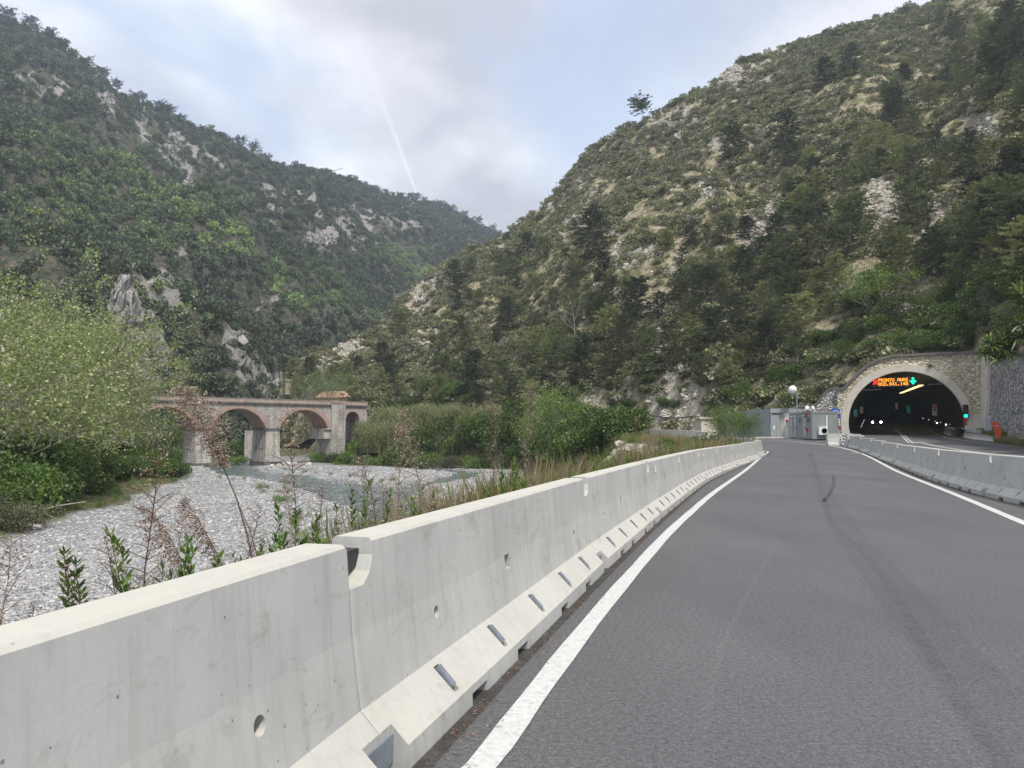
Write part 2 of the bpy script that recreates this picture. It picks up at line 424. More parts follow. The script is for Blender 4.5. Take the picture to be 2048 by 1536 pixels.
def gravel_mat():
    m, nt, N, L, b = new_mat('river_gravel')
    p = pos(N)
    def cells(s):
        v = N.new('ShaderNodeTexVoronoi'); v.inputs['Scale'].default_value = s; L.new(p, v.inputs['Vector'])
        sc_ = N.new('ShaderNodeSeparateColor'); L.new(v.outputs['Color'], sc_.inputs[0])
        return v, sc_
    v1, s1 = cells(3.2); v2, s2 = cells(9.0)
    pal = [(0.0, (0.23, 0.23, 0.235)), (0.4, (0.34, 0.34, 0.34)), (0.75, (0.44, 0.44, 0.43)), (1.0, (0.58, 0.57, 0.54))]
    c = mixc(N, L, 0.5, ramp(N, L, s1.outputs[0], pal), ramp(N, L, s2.outputs[1], pal))
    dark = ramp(N, L, v2.outputs['Distance'], [(0.35, (1, 1, 1)), (0.75, (0.35, 0.35, 0.37))])
    c = mixc(N, L, 0.8, c, dark, 'MULTIPLY')
    big = noise(N, L, p, 0.11, 5, 0.6)
    c = mixc(N, L, 0.5, c, ramp(N, L, big, [(0.35, (0.72, 0.73, 0.76)), (0.6, (1.1, 1.09, 1.06))]), 'MULTIPLY')
    # vertex attributes: wet stones by the water, soil and grass on the banks
    w = N.new('ShaderNodeAttribute'); w.attribute_name = 'wet'
    c = mixc(N, L, w.outputs['Fac'], c, mixc(N, L, 1.0, c, (0.35, 0.36, 0.36), 'MULTIPLY'))
    s = N.new('ShaderNodeAttribute'); s.attribute_name = 'soil'
    sn = noise(N, L, p, 1.7, 6, 0.7)
    soil = ramp(N, L, sn, [(0.35, (0.05, 0.065, 0.025)), (0.5, (0.12, 0.12, 0.055)), (0.65, (0.24, 0.20, 0.13))])
    f = mth(N, L, 'ADD', s.outputs['Fac'], mth(N, L, 'MULTIPLY', mth(N, L, 'SUBTRACT', sn, 0.5), 0.9))
    c = mixc(N, L, ramp(N, L, f, [(0.4, (0, 0, 0)), (0.6, (1, 1, 1))]), c, soil)
    L.new(c, b.inputs['Base Color']); b.inputs['Roughness'].default_value = 0.9; b.inputs['Specular IOR Level'].default_value = 0.15
    h = mth(N, L, 'ADD', mth(N, L, 'MULTIPLY', v1.outputs['Distance'], -1.2), mth(N, L, 'MULTIPLY', v2.outputs['Distance'], -0.7))
    bump(N, L, b, h, 1.0, 0.12)
    return m

def water_mat():
    m, nt, N, L, b = new_mat('river_water')
    p = pos(N); q = mapping(N, L, p, (1.6, 0.7, 1), (0, 0, math.radians(-28)))
    n1 = noise(N, L, q, 1.5, 5, 0.65, 0.8); n2 = noise(N, L, q, 0.5, 6, 0.7, 1.0)
    c = ramp(N, L, n2, [(0.35, (0.065, 0.08, 0.08)), (0.6, (0.16, 0.195, 0.20))])
    foam = ramp(N, L, mth(N, L, 'ADD', mth(N, L, 'MULTIPLY', n1, 0.7), mth(N, L, 'MULTIPLY', n2, 0.45)), [(0.62, (0, 0, 0)), (0.72, (1, 1, 1))])
    c = mixc(N, L, mth(N, L, 'MULTIPLY', foam, 0.75), c, (0.62, 0.68, 0.70))
    L.new(c, b.inputs['Base Color']); b.inputs['Roughness'].default_value = 0.18; b.inputs['IOR'].default_value = 1.33
    bump(N, L, b, n1, 0.9, 0.15)
    return m

def metal_panel_mat(name, col, rough=0.45, ribs=0.0):
    m, nt, N, L, b = new_mat(name)
    o = objc(N); v = noise(N, L, mapping(N, L, o, (1, 1, 0.2)), 1.8, 5, 0.6)
    c = ramp(N, L, v, [(0.3, [x * 0.86 for x in col]), (0.7, [x * 1.1 for x in col])])
    L.new(c, b.inputs['Base Color']); b.inputs['Roughness'].default_value = rough
    return m

M = {}
M['concrete'] = concrete_mat('precast_concrete')
M['concrete_old'] = concrete_mat('weathered_concrete', (0.66, 0.61, 0.52), (0.62, 0.58, 0.48))
M['asphalt'] = asphalt_mat()
M['steel_dark'] = simple('dark_steel', (0.035, 0.037, 0.04), 0.4, 0.5)
M['zinc'] = simple('galvanised_steel', (0.24, 0.27, 0.31), 0.45, 0.3, 0.2, 9)
M['panel'] = metal_panel_mat('grey_blue_sheet', (0.31, 0.345, 0.35))
M['cabin'] = metal_panel_mat('grey_cabin_sheet', (0.28, 0.30, 0.30), 0.5)
M['cabin_edge'] = simple('grey_cabin_frame', (0.23, 0.245, 0.245), 0.5)
M['cabin_door'] = simple('light_grey_door', (0.42, 0.44, 0.45), 0.5, 0, 0.08)
M['white'] = simple('white_paint', (0.78, 0.78, 0.76), 0.5, 0, 0.05)
M['red'] = simple('red_paint', (0.5, 0.02, 0.02), 0.4)
M['orange'] = simple('orange_plastic', (0.80, 0.13, 0.015), 0.4, 0, 0.06)
M['blue'] = simple('blue_sign_sheet', (0.01, 0.10, 0.55), 0.35, 0, 0.05)
M['black'] = simple('black_paint', (0.02, 0.02, 0.02), 0.5)
M['green_sign'] = emit('lit_green_sign', (0.0, 0.28, 0.16), 0.12)
M['white_sign'] = emit('lit_pale_sign', (0.5, 0.45, 0.35), 0.07)
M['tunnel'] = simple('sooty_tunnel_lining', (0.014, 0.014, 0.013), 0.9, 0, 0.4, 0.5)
M['gabion'] = stone_mat('grey_cobble_wall', [(0.28, 0.27, 0.26), (0.46, 0.45, 0.43), (0.62, 0.60, 0.56), (0.38, 0.36, 0.35)], 2.6, (0.06, 0.058, 0.055), 0.10, (1, 1, 1), 0.8, 0.35)
M['portal_stone'] = stone_mat('cream_rubble_wall', [(0.48, 0.41, 0.30), (0.72, 0.63, 0.45), (0.80, 0.72, 0.57), (0.56, 0.50, 0.40)], 2.6, (0.16, 0.14, 0.12), 0.07, (1, 1, 1.4), 0.7, 0.22)
M['coping'] = simple('dark_coping', (0.16, 0.15, 0.14), 0.9, 0, 0.3, 2)
M['masonry'] = masonry_mat('grey_block_masonry', (0.40, 0.375, 0.34), (0.52, 0.49, 0.45), (0.24, 0.22, 0.20))
M['pier_stone'] = masonry_mat('pale_pier_blocks', (0.47, 0.445, 0.40), (0.60, 0.57, 0.51), (0.20, 0.19, 0.17), (0.9, 0.42), 0.75)
M['brick'] = masonry_mat('pink_brick', (0.44, 0.29, 0.24), (0.52, 0.37, 0.31), (0.33, 0.27, 0.23), (0.5, 0.16), 0.35)
M['brick_pale'] = masonry_mat('weathered_brick_parapet', (0.50, 0.38, 0.32), (0.58, 0.46, 0.39), (0.35, 0.3, 0.26), (0.25, 0.08), 0.4)
M['cornice'] = simple('sooty_cornice_stone', (0.13, 0.12, 0.11), 0.9, 0, 0.5, 1.5)
M['plaster'] = simple('yellow_plaster', (0.60, 0.47, 0.24), 0.9)
M['tile'] = simple('orange_roof_tiles', (0.40, 0.23, 0.155), 0.85, 0, 0.3, 3)
M['bark'] = simple('grey_bark', (0.13, 0.11, 0.09), 0.9, 0, 0.35, 4, 0.5)
M['bark_pale'] = simple('pale_bark', (0.30, 0.275, 0.235), 0.9, 0, 0.3, 4, 0.5)
M['deadwood'] = simple('silver_dead_wood', (0.40, 0.37, 0.34), 0.9, 0, 0.2)
M['rock'] = hill_mat('outcrop_rock', (0.25, 0.24, 0.22), (0.3, 0.28, 0.26), (0.34, 0.32, 0.30), (0.50, 0.48, 0.45))
M['boulder'] = simple('pale_limestone', (0.50, 0.46, 0.40), 0.9, 0, 0.35, 1.2, 0.7)
M['hill_right'] = hill_mat('dry_hillside', (0.20, 0.19, 0.10), (0.52, 0.45, 0.32), (0.46, 0.42, 0.35), (0.72, 0.67, 0.58))
M['hill_left'] = hill_mat('dark_wooded_hillside', (0.05, 0.062, 0.035), (0.15, 0.13, 0.10), (0.34, 0.32, 0.29), (0.52, 0.50, 0.46))  # dark ground colours of the wooded mountain
M['gravel'] = gravel_mat()
M['water'] = water_mat()
M['stem'] = simple('dry_brown_stem', (0.10, 0.06, 0.045), 0.9, 0, 0.3, 20)
M['stem_red'] = simple('reddish_dry_stem', (0.16, 0.105, 0.08), 0.9, 0, 0.3, 20)
M['seed'] = leaf_mat('dry_seed_heads', (0.22, 0.15, 0.11), (0.46, 0.36, 0.29), (0.62, 0.54, 0.45), 0.3)
M['seed_brown'] = leaf_mat('brown_seed_heads', (0.13, 0.07, 0.035), (0.30, 0.18, 0.09), None, 0.2)
M['straw'] = leaf_mat('straw_blades', (0.22, 0.17, 0.09), (0.42, 0.34, 0.20), (0.16, 0.20, 0.06), 0.3)
M['weed_green'] = leaf_mat('weed_leaves', (0.05, 0.11, 0.02), (0.13, 0.22, 0.04), (0.2, 0.3, 0.08), 0.3)
M['pine'] = leaf_mat('pine_needles', (0.060, 0.080, 0.032), (0.155, 0.18, 0.074), None, 0.12, True)
M['pine_pale'] = leaf_mat('pale_pine_needles', (0.12, 0.145, 0.050), (0.26, 0.285, 0.11), None, 0.15, True)
M['pine_dark'] = leaf_mat('dark_pine_needles', (0.030, 0.042, 0.022), (0.080, 0.095, 0.048), None, 0.1, True)
M['locust'] = leaf_mat('locust_leaves', (0.12, 0.17, 0.04), (0.35, 0.40, 0.15), (0.60, 0.60, 0.40), 0.35)
M['locust_dark'] = leaf_mat('dark_green_leaves', (0.035, 0.085, 0.016), (0.11, 0.18, 0.034), (0.30, 0.35, 0.16), 0.3, True)
M['bush'] = leaf_mat('bush_leaves', (0.04, 0.075, 0.018), (0.11, 0.16, 0.036), (0.20, 0.24, 0.09), 0.25, True)
M['bush_bright'] = leaf_mat('bright_bush_leaves', (0.07, 0.13, 0.02), (0.18, 0.28, 0.05), (0.35, 0.40, 0.16), 0.3, True)
M['bush_olive'] = leaf_mat('olive_bush_leaves', (0.07, 0.085, 0.04), (0.17, 0.18, 0.095), (0.28, 0.27, 0.17), 0.2, True)
M['scrub'] = leaf_mat('scrub_leaves', (0.10, 0.118, 0.052), (0.26, 0.27, 0.14), (0.42, 0.385, 0.25), 0.15, True, 0.8, (0.19, 0.20, 0.10))
M['scrub_grey'] = leaf_mat('grey_scrub_leaves', (0.15, 0.148, 0.11), (0.32, 0.305, 0.23), (0.42, 0.395, 0.30), 0.15, True)
M['wood'] = leaf_mat('far_tree_leaves', (0.046, 0.068, 0.042), (0.12, 0.15, 0.082), (0.18, 0.21, 0.11), 0.12, True, 0.8, (0.30, 0.42, 0.14))
M['cane'] = leaf_mat('cane_leaves', (0.13, 0.16, 0.06), (0.27, 0.30, 0.13), (0.42, 0.38, 0.22), 0.3)
M['yucca'] = leaf_mat('sword_leaves', (0.07, 0.13, 0.025), (0.22, 0.30, 0.07), (0.45, 0.50, 0.24), 0.2)

# ------------------------------------------------------------------ the lie of the land
def z_road(Y):
    Y = np.asarray(Y, float)
    return np.where(Y < 30, 0.0, np.where(Y < 85, 1.24 * (np.clip(Y - 30, 0, 55) / 55.0) ** 1.6, 1.24 + 0.036 * (Y - 85)))
# outer edge of the road terrace (the line of the left barrier, then the river bank round the spur)
E_Y = np.array([-40, -5, 0, 3.47, 8.65, 13.8, 19, 24, 29.1, 34.1, 39, 44, 47, 50, 54, 60, 72, 85, 100, 112, 120, 126, 134, 148, 165.0])
E_X = np.array([-12, -3.15, -1.87, -0.95, .6, 2.15, 3.85, 5.6, 7.5, 9.55, 11.7, 13.9, 15.2, 15.4, 14.6, 13.6, 12.6, 12.0, 10.5, 7.5, 0, -9, -19, -30, -40.0])
BED = -3.6
RIV = [np.array([(-75, 190), (-60, 160), (-50, 136), (-43, 120), (-37.6, 107), (-30, 97.5), (-21.6, 84.6), (-14.8, 71), (-10, 60.4), (-6.9, 49.5), (-4.2, 41), (-3.0, 33), (-3.6, 25), (-6, 17), (-9, 8), (-12, 0), (-16, -18)], float),
       np.array([(-34, 122), (-26, 121), (-17, 119), (-10, 115), (-6, 108), (-6, 98), (-8, 88), (-10, 76), (-10.5, 64)], float)]
RIVW = [3.1, 1.1]
BANK_Y = np.array([-30, 20, 27, 33, 41, 60, 86, 110, 150, 300.0])
BANK_X = np.array([-22, -22, -22, -22.3, -23.8, -29, -36.5, -50, -70, -150.0])
def seg_dist(X, Y, P):
    d = np.full(np.shape(X), 1e9)
    for a_, b_ in zip(P[:-1], P[1:]):
        ab = b_ - a_; t = np.clip(((X - a_[0]) * ab[0] + (Y - a_[1]) * ab[1]) / (ab @ ab), 0, 1)
        d = np.minimum(d, np.hypot(X - a_[0] - t * ab[0], Y - a_[1] - t * ab[1]))
    return d
def ground(X, Y, full=False):
    X = np.asarray(X, float); Y = np.asarray(Y, float)
    ex = np.interp(Y, E_Y, E_X); d = (ex - X) * 0.93
    zr = z_road(np.minimum(Y, 90)) - 0.03
    rock = sm(50, 56, Y) * (1 - sm(74, 84, Y))
    slope = 0.72 + 1.1 * rock + 0.5 * sm(84, 95, Y)
    zt = zr - 0.10 * sm(0, 1, d) - slope * np.clip(d - 1.3, 0, 99) + 0.12 * fbm(X * 0.8, Y * 0.8, 5) * sm(0.4, 1.5, d)
    bed = BED + 0.30 * fbm(X * 0.06, Y * 0.06, 11) + 0.10 * fbm(X * 0.5, Y * 0.5, 12)
    r0 = seg_dist(X, Y, RIV[0]) + 1.3 * fbm(X * 0.22, Y * 0.22, 21); r1 = seg_dist(X, Y, RIV[1]) + 0.9 * fbm(X * 0.3, Y * 0.3, 22)
    bed = bed - 0.75 * (1 - sm(RIVW[0] - 2.2, RIVW[0] + 2.2, r0)) - 0.7 * (1 - sm(RIVW[1] - 1.2, RIVW[1] + 1.4, r1))
    bx = np.interp(Y, BANK_Y, BANK_X) + 2.5 * fbm(Y * 0.12, Y * 0, 31); db = bx - X
    bed = bed + np.clip(db, 0, 14) * 0.16 + np.clip(db - 14, 0, 200) * 0.05
    bed = np.where(Y > 150, np.maximum(bed, BED + 0.2 + 0.030 * (Y - 150)), bed)
    z = np.maximum(zt, bed)
    z = np.where(d < 0, zr, z)
    if not full: return z
    wet = np.maximum(1 - sm(RIVW[0] - 0.5, RIVW[0] + 1.3, r0), 1 - sm(RIVW[1] - 0.3, RIVW[1] + 0.9, r1))
    soil = np.maximum(sm(-0.6, 0.5, zt - bed) * (1 - 0.8 * rock * sm(1.2, 2.0, d)), sm(-1.5, 2.5, db))
    # the far bank under the spur: grass and bushes
    far = sm(0, 8, Y - (123 + 0.15 * (X + 20))) * sm(-34, -26, X)
    soil = np.maximum(soil, far); soil = np.maximum(soil, sm(150, 170, Y))
    return z, wet, soil

def grid_mesh(name, X, Y, Z, mat, attrs=None, smooth=True):
    r, c = X.shape
    mb = MB(); V = np.stack([X, Y, Z], -1).reshape(-1, 3)
    i = np.arange(r * c).reshape(r, c)
    F = np.stack([i[:-1, :-1], i[:-1, 1:], i[1:, 1:], i[1:, :-1]], -1).reshape(-1, 4)
    mb.add(V, F)
    return mb.build(name, mat, smooth=smooth, attrs=attrs)

# near and middle ground: gravel bed, banks, road terrace
ys = np.concatenate([np.arange(-30, 130, 0.5), np.geomspace(130, 900, 60)])
xs = np.concatenate([-np.geomspace(700, 62, 24), np.arange(-60, 30, 0.5), np.geomspace(31, 900, 22)])
GX, GY = np.meshgrid(xs, ys)
gz, gw, gs = ground(GX, GY, True)
g_o = grid_mesh('ground', GX, GY, gz, M['gravel'], {'wet': ('FLOAT', gw), 'soil': ('FLOAT', gs)})
tag(g_o, 'pale grey stony river bed and grassy bank', kind='structure')
# the water sheet, a little below the gravel
wy = np.linspace(-20, 190, 90); wx = np.linspace(-80, 6, 60); WX, WY = np.meshgrid(wx, wy)
w_o = grid_mesh('river', WX, WY, np.full(WX.shape, BED - 0.27), M['water'])
tag(w_o, 'shallow blue grey river winding over the gravel', kind='structure')

# --- hills: foot line, ridge line, slope between
class Hill:
    def __init__(s, ridge, foot, amp, seed, jut=None):
        rk = [(*ks(u, v), Y) for u, v, Y in ridge]
        s.rk = np.array([a_[0] for a_ in rk]); s.rs = np.array([a_[1] for a_ in rk]); s.rY = np.array([a_[2] for a_ in rk])
        s.fk = np.array([ks(u, 800)[0] for u, Y, z in foot]); s.fY = np.array([f[1] for f in foot]); s.fz = np.array([f[2] for f in foot])
        s.amp = amp; s.seed = seed; s.jut = jut
    def yf(s, k):
        y = np.interp(k, s.fk, s.fY)
        return y
    def z(s, k, t):
        k = np.asarray(k, float); t = np.asarray(t, float)
        yf = s.yf(k); yr = np.interp(k, s.rk, s.rY); Y = yf + t * (yr - yf); X = k * Y
        zr = EYE + np.interp(k, s.rk, s.rs) * yr; z0 = np.interp(k, s.fk, s.fz)
        tt = np.clip(t, 0, 1); z = z0 + (zr - z0) * tt
        if s.jut is not None: z = z + s.jut(k, t, yr - yf)
        z = z - np.clip(t - 1, 0, 9) * (yr - yf) * 0.35
        w = np.minimum(1, (Y - yf) / 12.0); w = np.clip(w, 0, 1) * (1 - 0.65 * sm(0.75, 1.0, t))
        z = z + w * (s.amp[0] * fbm(X / 70, Y / 70, s.seed, 3) + s.amp[1] * fbm(X / 17, Y / 17, s.seed + 7, 4, 0.6)) + 0.35 * s.amp[1] * fbm(X / 5, Y / 5, s.seed + 9, 2) * np.clip(w * 3, 0, 1)
        g_ = np.abs(fbm(X / 45 + 0.4 * fbm(X / 80, Y / 80, 3), Y / 160, s.seed + 13, 3)) ; z = z - w * s.amp[2] * np.exp(-g_ * 9)
        return X, Y, z
    def hit(s, u, v, n=400):
        """where the sight line through a photo pixel meets the slope"""
        k, sl = ks(u, v); t = np.linspace(0, 1.02, n); X, Y, z = s.z(np.full(n, k), t)
        above = z >= EYE + sl * Y
        i = np.argmax(above)
        if not above[i]: return None
        return Vector((X[i], Y[i], z[i])), k, t[i]
def r_foot():
    f = [(540, 200, -2.5), (600, 192, -1), (640, 178, 2), (728, 156, 3.4), (900, 138, 2.4), (1150, 124, 1.7), (1400, 106, 1.4), (1480, 99, 1.4),
         (1560, 94, 3.2), (1630, 91, 4.3), (1675, 90, 6.0), (1740, 89, 9.0), (1810, 87.5, 9.5), (1900, 86, 9.8), (1950, 84.8, 10.0)]
    for u, z in ((1975, 9.9), (2000, 9.4), (2048, 8.2), (2150, 8.1), (2350, 8.0), (2700, 7.8), (3100, 7.8)):
        k = ks(u, 800)[0]; f.append((u, 15.9 / (k - 0.415) + 0.6, z))
    return f
def r_jut(k, t, span):
    dist = t * span
    u = 1024 + 1539 * k
    a_ = sm(1050, 1160, u) * (1 - sm(1440, 1500, u))           # the road cutting: a rock face 7 m high
    b_ = (1 - sm(740, 800, u)) * sm(540, 580, u)
    return 6.5 * a_ * sm(0, 5, dist) * (1 - sm(40, 110, dist)) + 5 * b_ * sm(0, 8, dist) * (1 - sm(30, 60, dist))
H_R = Hill([(540, 800, 215), (565, 782, 215), (605, 742, 215), (640, 716, 220), (700, 682, 232), (740, 655, 242), (780, 628, 250), (830, 568, 268), (900, 522, 285), (960, 492, 300),
            (1000, 472, 310), (1060, 432, 315), (1120, 372, 310), (1180, 300, 305), (1230, 266, 300), (1280, 238, 290), (1340, 208, 290), (1430, 160, 290),
            (1460, 130, 290), (1530, 116, 290), (1600, 86, 290), (1700, 55, 290), (1800, 33, 290), (1880, 8, 285), (2048, -90, 270), (2300, -200, 240), (2700, -300, 200), (3100, -350, 190)],
           r_foot(), (7, 3.4, 4.0), 101, r_jut)
H_L = Hill([(-900, -250, 520), (-400, -150, 520), (-100, 0, 520), (0, 42, 540), (100, 76, 550), (200, 142, 560), (300, 204, 580), (350, 236, 590), (450, 288, 610), (560, 340, 640), (640, 353, 680),
            (700, 366, 720), (780, 391, 780), (850, 410, 840), (930, 445, 900), (1000, 473, 960), (1060, 505, 1000), (1200, 560, 1050)],
           [(-900, 100, -3), (-400, 120, -3), (0, 140, -3.5), (300, 152, -4), (450, 168, -4), (600, 215, -3), (700, 280, 2), (800, 350, 5), (1000, 450, 15), (1200, 500, 20)],
           (26, 9, 16.0), 57)
# bare rock and scree (photo place u, v, half sizes, strength) -> kept on the hill as an attribute
PATCH_R = [(1772, 405, 46, 40, 1.5), (1745, 455, 26, 30, 1.2), (1968, 265, 30, 42, 1.3), (1995, 300, 24, 34, 1.0), (1860, 420, 26, 60, .6), (1850, 345, 20, 26, .7), (1905, 440, 30, 40, .6),
           (1290, 560, 60, 75, .55), (1240, 500, 25, 50, .7), (1330, 690, 60, 50, .75), (1300, 620, 40, 22, .7), (1400, 590, 40, 20, .7), (1530, 450, 45, 60, .6), (1440, 300, 20, 40, .8),
           (1460, 150, 60, 26, 1.0), (1350, 250, 60, 30, .6), (1180, 380, 60, 30, .5), (1160, 450, 40, 30, .6), (1390, 380, 80, 26, .5), (1600, 420, 40, 30, .5), (1570, 790, 24, 40, .8),
           (700, 700, 42, 34, .95), (660, 730, 32, 20, .9), (770, 640, 34, 24, .75), (840, 600, 26, 60, .8), (880, 560, 30, 26, .6), (980, 480, 22, 22, .7), (850, 680, 30, 30, .6),
           (1190, 820, 30, 46, .9), (1260, 790, 22, 40, .6), (1330, 800, 40, 36, .7), (1380, 810, 30, 40, .7), (1290, 838, 120, 18, .6), (1620, 500, 20, 20, .5), (1090, 380, 16, 40, .6)]
PATCH_L = [(460, 680, 46, 26, .62), (500, 720, 50, 30, .58), (540, 755, 36, 18, .6), (640, 480, 40, 18, 1.3), (350, 300, 30, 46, .72), (290, 240, 24, 36, .6), (400, 330, 44, 40, .5), (250, 610, 22, 44, 1.1), (300, 650, 20, 26, .8),
           (370, 370, 30, 14, 1.0), (700, 460, 80, 50, .38), (330, 560, 70, 60, .55), (560, 400, 60, 30, .5), (100, 170, 60, 26, .5), (215, 200, 20, 26, .9), (550, 310, 0, 0, 0), (300, 700, 40, 60, .7), (790, 430, 60, 30, .4), (520, 620, 30, 30, .7), (600, 780, 50, 14, 1.2), (280, 740, 40, 40, .8)]
TINT_L = [(150, 400, 150, 90, .45), (260, 330, 60, 60, .6), (370, 420, 50, 26, .8), (430, 470, 70, 30, .95), (480, 500, 40, 22, .9), (300, 400, 60, 40, .5), (560, 570, 34, 44, 1.0), (590, 610, 26, 20, .8), (120, 300, 100, 50, .4), (640, 600, 60, 50, .4),
          (800, 510, 60, 24, .6), (740, 640, 30, 16, .5), (60, 465, 30, 12, .8), (185, 522, 14, 7, 1.2), (240, 540, 30, 10, .5), (840, 545, 40, 20, .7), (450, 395, 60, 24, .3), (350, 470, 120, 50, .45)]
def patch_val(u, v, pl):
    r = np.zeros(np.shape(u))
    for pu, pv, a_, b_, s_ in pl:
        if a_ == 0: continue
        r = np.maximum(r, s_ * np.exp(-(((u - pu) / a_) ** 2 + ((v - pv) / b_) ** 2) ** 1.3))
    return r
def uv_of(X, Y, Z):
    # inverse of ks
    k = X / Y; s_ = (Z - EYE) / Y
    t = (s_ * math.cos(PITCH) - math.sin(PITCH)) / (s_ * math.sin(PITCH) + math.cos(PITCH))
    yy = math.cos(PITCH) - math.sin(PITCH) * t
    return 1024 + F_PX * k * yy, 768 - F_PX * t
def hill_mesh(h, name, mat, kr, nt, pl, label):
    tt = np.concatenate([np.linspace(0, 0.1, nt // 6, endpoint=False), np.linspace(0.1, 1.0, nt, endpoint=False), np.linspace(1.0, 1.5, 12)])
    K, T = np.meshgrid(kr, tt)
    X, Y, Z = h.z(K, T)
    # a skirt so that the foot runs below ground
    u, v = uv_of(X, Y, Z)
    bare = patch_val(u, v, pl)
    n = fbm(X / 9, Y / 9, 71, 4, 0.6); bare = np.clip(bare + 1.5 * n * (bare > 0.06), 0, 1.5)
    o = grid_mesh(name, X, Y, Z, mat, {'bare': ('FLOAT', bare)})
    return tag(o, label, kind='structure')
hr = hill_mesh(H_R, 'hillside', M['hill_right'], np.interp(np.linspace(0, 1, 420), [0, .85, 1], [ks(540, 800)[0], ks(2120, 800)[0], ks(3100, 800)[0]]), 240, PATCH_R, 'steep dry scrub hillside above the tunnel')
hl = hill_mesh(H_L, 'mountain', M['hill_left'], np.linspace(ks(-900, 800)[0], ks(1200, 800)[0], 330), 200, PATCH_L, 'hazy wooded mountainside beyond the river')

# ------------------------------------------------------------------ road
PC = Vector((43.4, 85.0, 1.24))                       # middle of the tunnel mouth at road level
HD = Vector((math.sin(math.radians(25.0)), math.cos(math.radians(25.0)), 0)); PR = Vector((HD.y, -HD.x, 0))
def wallx(Y): return 42.0 - 0.415 * (63 - Y)
L_Y = E_Y; L_X = E_X + 0.15 + np.where(E_Y > 49, 1.2, 0.0)
rb = MB()
ry = np.concatenate([np.arange(-25, 45, 1.0), np.arange(45, 88.1, 1.0)])
V = []; nX = 14
for Y in ry:
    x0, x1 = float(np.interp(Y, L_Y, L_X)), wallx(Y) + 0.25
    zz = float(z_road(min(Y, 87)))
    for j in range(nX):
        V.append((x0 + (x1 - x0) * j / (nX - 1), Y, zz))
F = [(i * nX + j, i * nX + j + 1, (i + 1) * nX + j + 1, (i + 1) * nX + j) for i in range(len(ry) - 1) for j in range(nX - 1)]
rb.add(V, F); road = rb.build('road', M['asphalt'], smooth=True)
tag(road, 'grey asphalt road curving to the tunnel', kind='structure')
def on_road(u, v):
    Y = 40.0; k, s_ = ks(u, v)
    Y = 5.0
    best = None
    for Y in np.concatenate([np.arange(2, 40, 0.02), np.arange(40, 140, 0.05)]):
        if EYE + s_ * Y <= float(z_road(Y)): return Vector((k * Y, Y, float(z_road(Y))))
    return None
def stripe(name, pts, width, mat, label, dz=0.006, dense=0.6):
    P = [Vector(p) for p in pts]
    # Catmull-Rom through the points
    Q = []
    for i in range(len(P) - 1):
        p0, p1, p2, p3 = P[max(i - 1, 0)], P[i], P[i + 1], P[min(i + 2, len(P) - 1)]
        n = max(3, int((p2 - p1).length / dense))
        for j in range(n):
            t = j / n
            Q.append(0.5 * ((2 * p1) + (p2 - p0) * t + (2 * p0 - 5 * p1 + 4 * p2 - p3) * t * t + (3 * p1 - p0 - 3 * p2 + p3) * t ** 3))
    Q.append(P[-1])
    V = []
    for i, q in enumerate(Q):
        d = (Q[min(i + 1, len(Q) - 1)] - Q[max(i - 1, 0)]); d.z = 0; d.normalize(); r = Vector((d.y, -d.x, 0))
        w = width / 2 * (1 + 0.05 * math.sin(i * 1.7))
        for s_ in (-1, 1):
            p = q + r * w * s_; V.append((p.x, p.y, float(z_road(min(p.y, 400))) + dz))
    F = [(2 * i, 2 * i + 1, 2 * i + 3, 2 * i + 2) for i in range(len(Q) - 1)]
    mb = MB(); mb.add(V, F); o = mb.build(name, mat)
    return tag(o, label, kind='structure')
def paint_mat():
    m, nt, N, L, b = new_mat('road_paint')
    p = pos(N); n = noise(N, L, p, 22, 5, 0.75); n2 = noise(N, L, p, 90, 2)
    c = ramp(N, L, n, [(0.30, (0.30, 0.30, 0.29)), (0.43, (0.55, 0.55, 0.525)), (0.7, (0.68, 0.68, 0.65))])
    c = mixc(N, L, 0.5, c, ramp(N, L, n2, [(0.3, (0.78, 0.78, 0.78)), (0.6, (1, 1, 1))]), 'MULTIPLY')
    L.new(c, b.inputs['Base Color']); b.inputs['Roughness'].default_value = 0.7
    bump(N, L, b, n2, 0.5, 0.004)
    return m
M['paint'] = paint_mat()
def worn(name, col, alpha):
    m, nt, N, L, b = new_mat(name)
    b.inputs['Base Color'].default_value = tuple(col) + (1,); b.inputs['Roughness'].default_value = 0.9
    n = noise(N, L, pos(N), 5, 5, 0.7); e = noise(N, L, pos(N), 60, 2)
    L.new(mth(N, L, 'MULTIPLY', ramp(N, L, mth(N, L, 'ADD', mth(N, L, 'MULTIPLY', n, .8), mth(N, L, 'MULTIPLY', e, .3)), [(0.35, (0, 0, 0)), (0.62, (1, 1, 1))]), alpha), b.inputs['Alpha'])
    return m
M['skid'] = worn('tyre_rubber_marks', (0.03, 0.03, 0.03), 0.30)
M['seam'] = worn('dark_worn_asphalt', (0.05, 0.05, 0.052), 0.08)
M['scuff'] = worn('pale_scuff', (0.30, 0.30, 0.29), 0.12)
lw = [(870, 1610), (962, 1536), (1060, 1404), (1150, 1287), (1240, 1175), (1331, 1072), (1379.5, 1026.6), (1425, 987.5), (1471, 955), (1517, 919), (1534, 906)]
lp = [on_road(u, v) for u, v in lw]
lp += [lp[-1] + Vector((0.75, 2.4, 0)), lp[-1] + Vector((0.3, 4.6, 0)), lp[-1] + Vector((-2.2, 6.6, 0))]
stripe('road_line', lp, 0.15, M['paint'], 'solid white edge line beside the left concrete barrier')
rw = [(2500, 1235), (2250, 1130), (2048, 1046.5), (1915, 991), (1804, 947), (1739, 914), (1700, 900), (1660, 891.5), (1610, 885.5), (1560, 881.5), (1500, 878.6)]
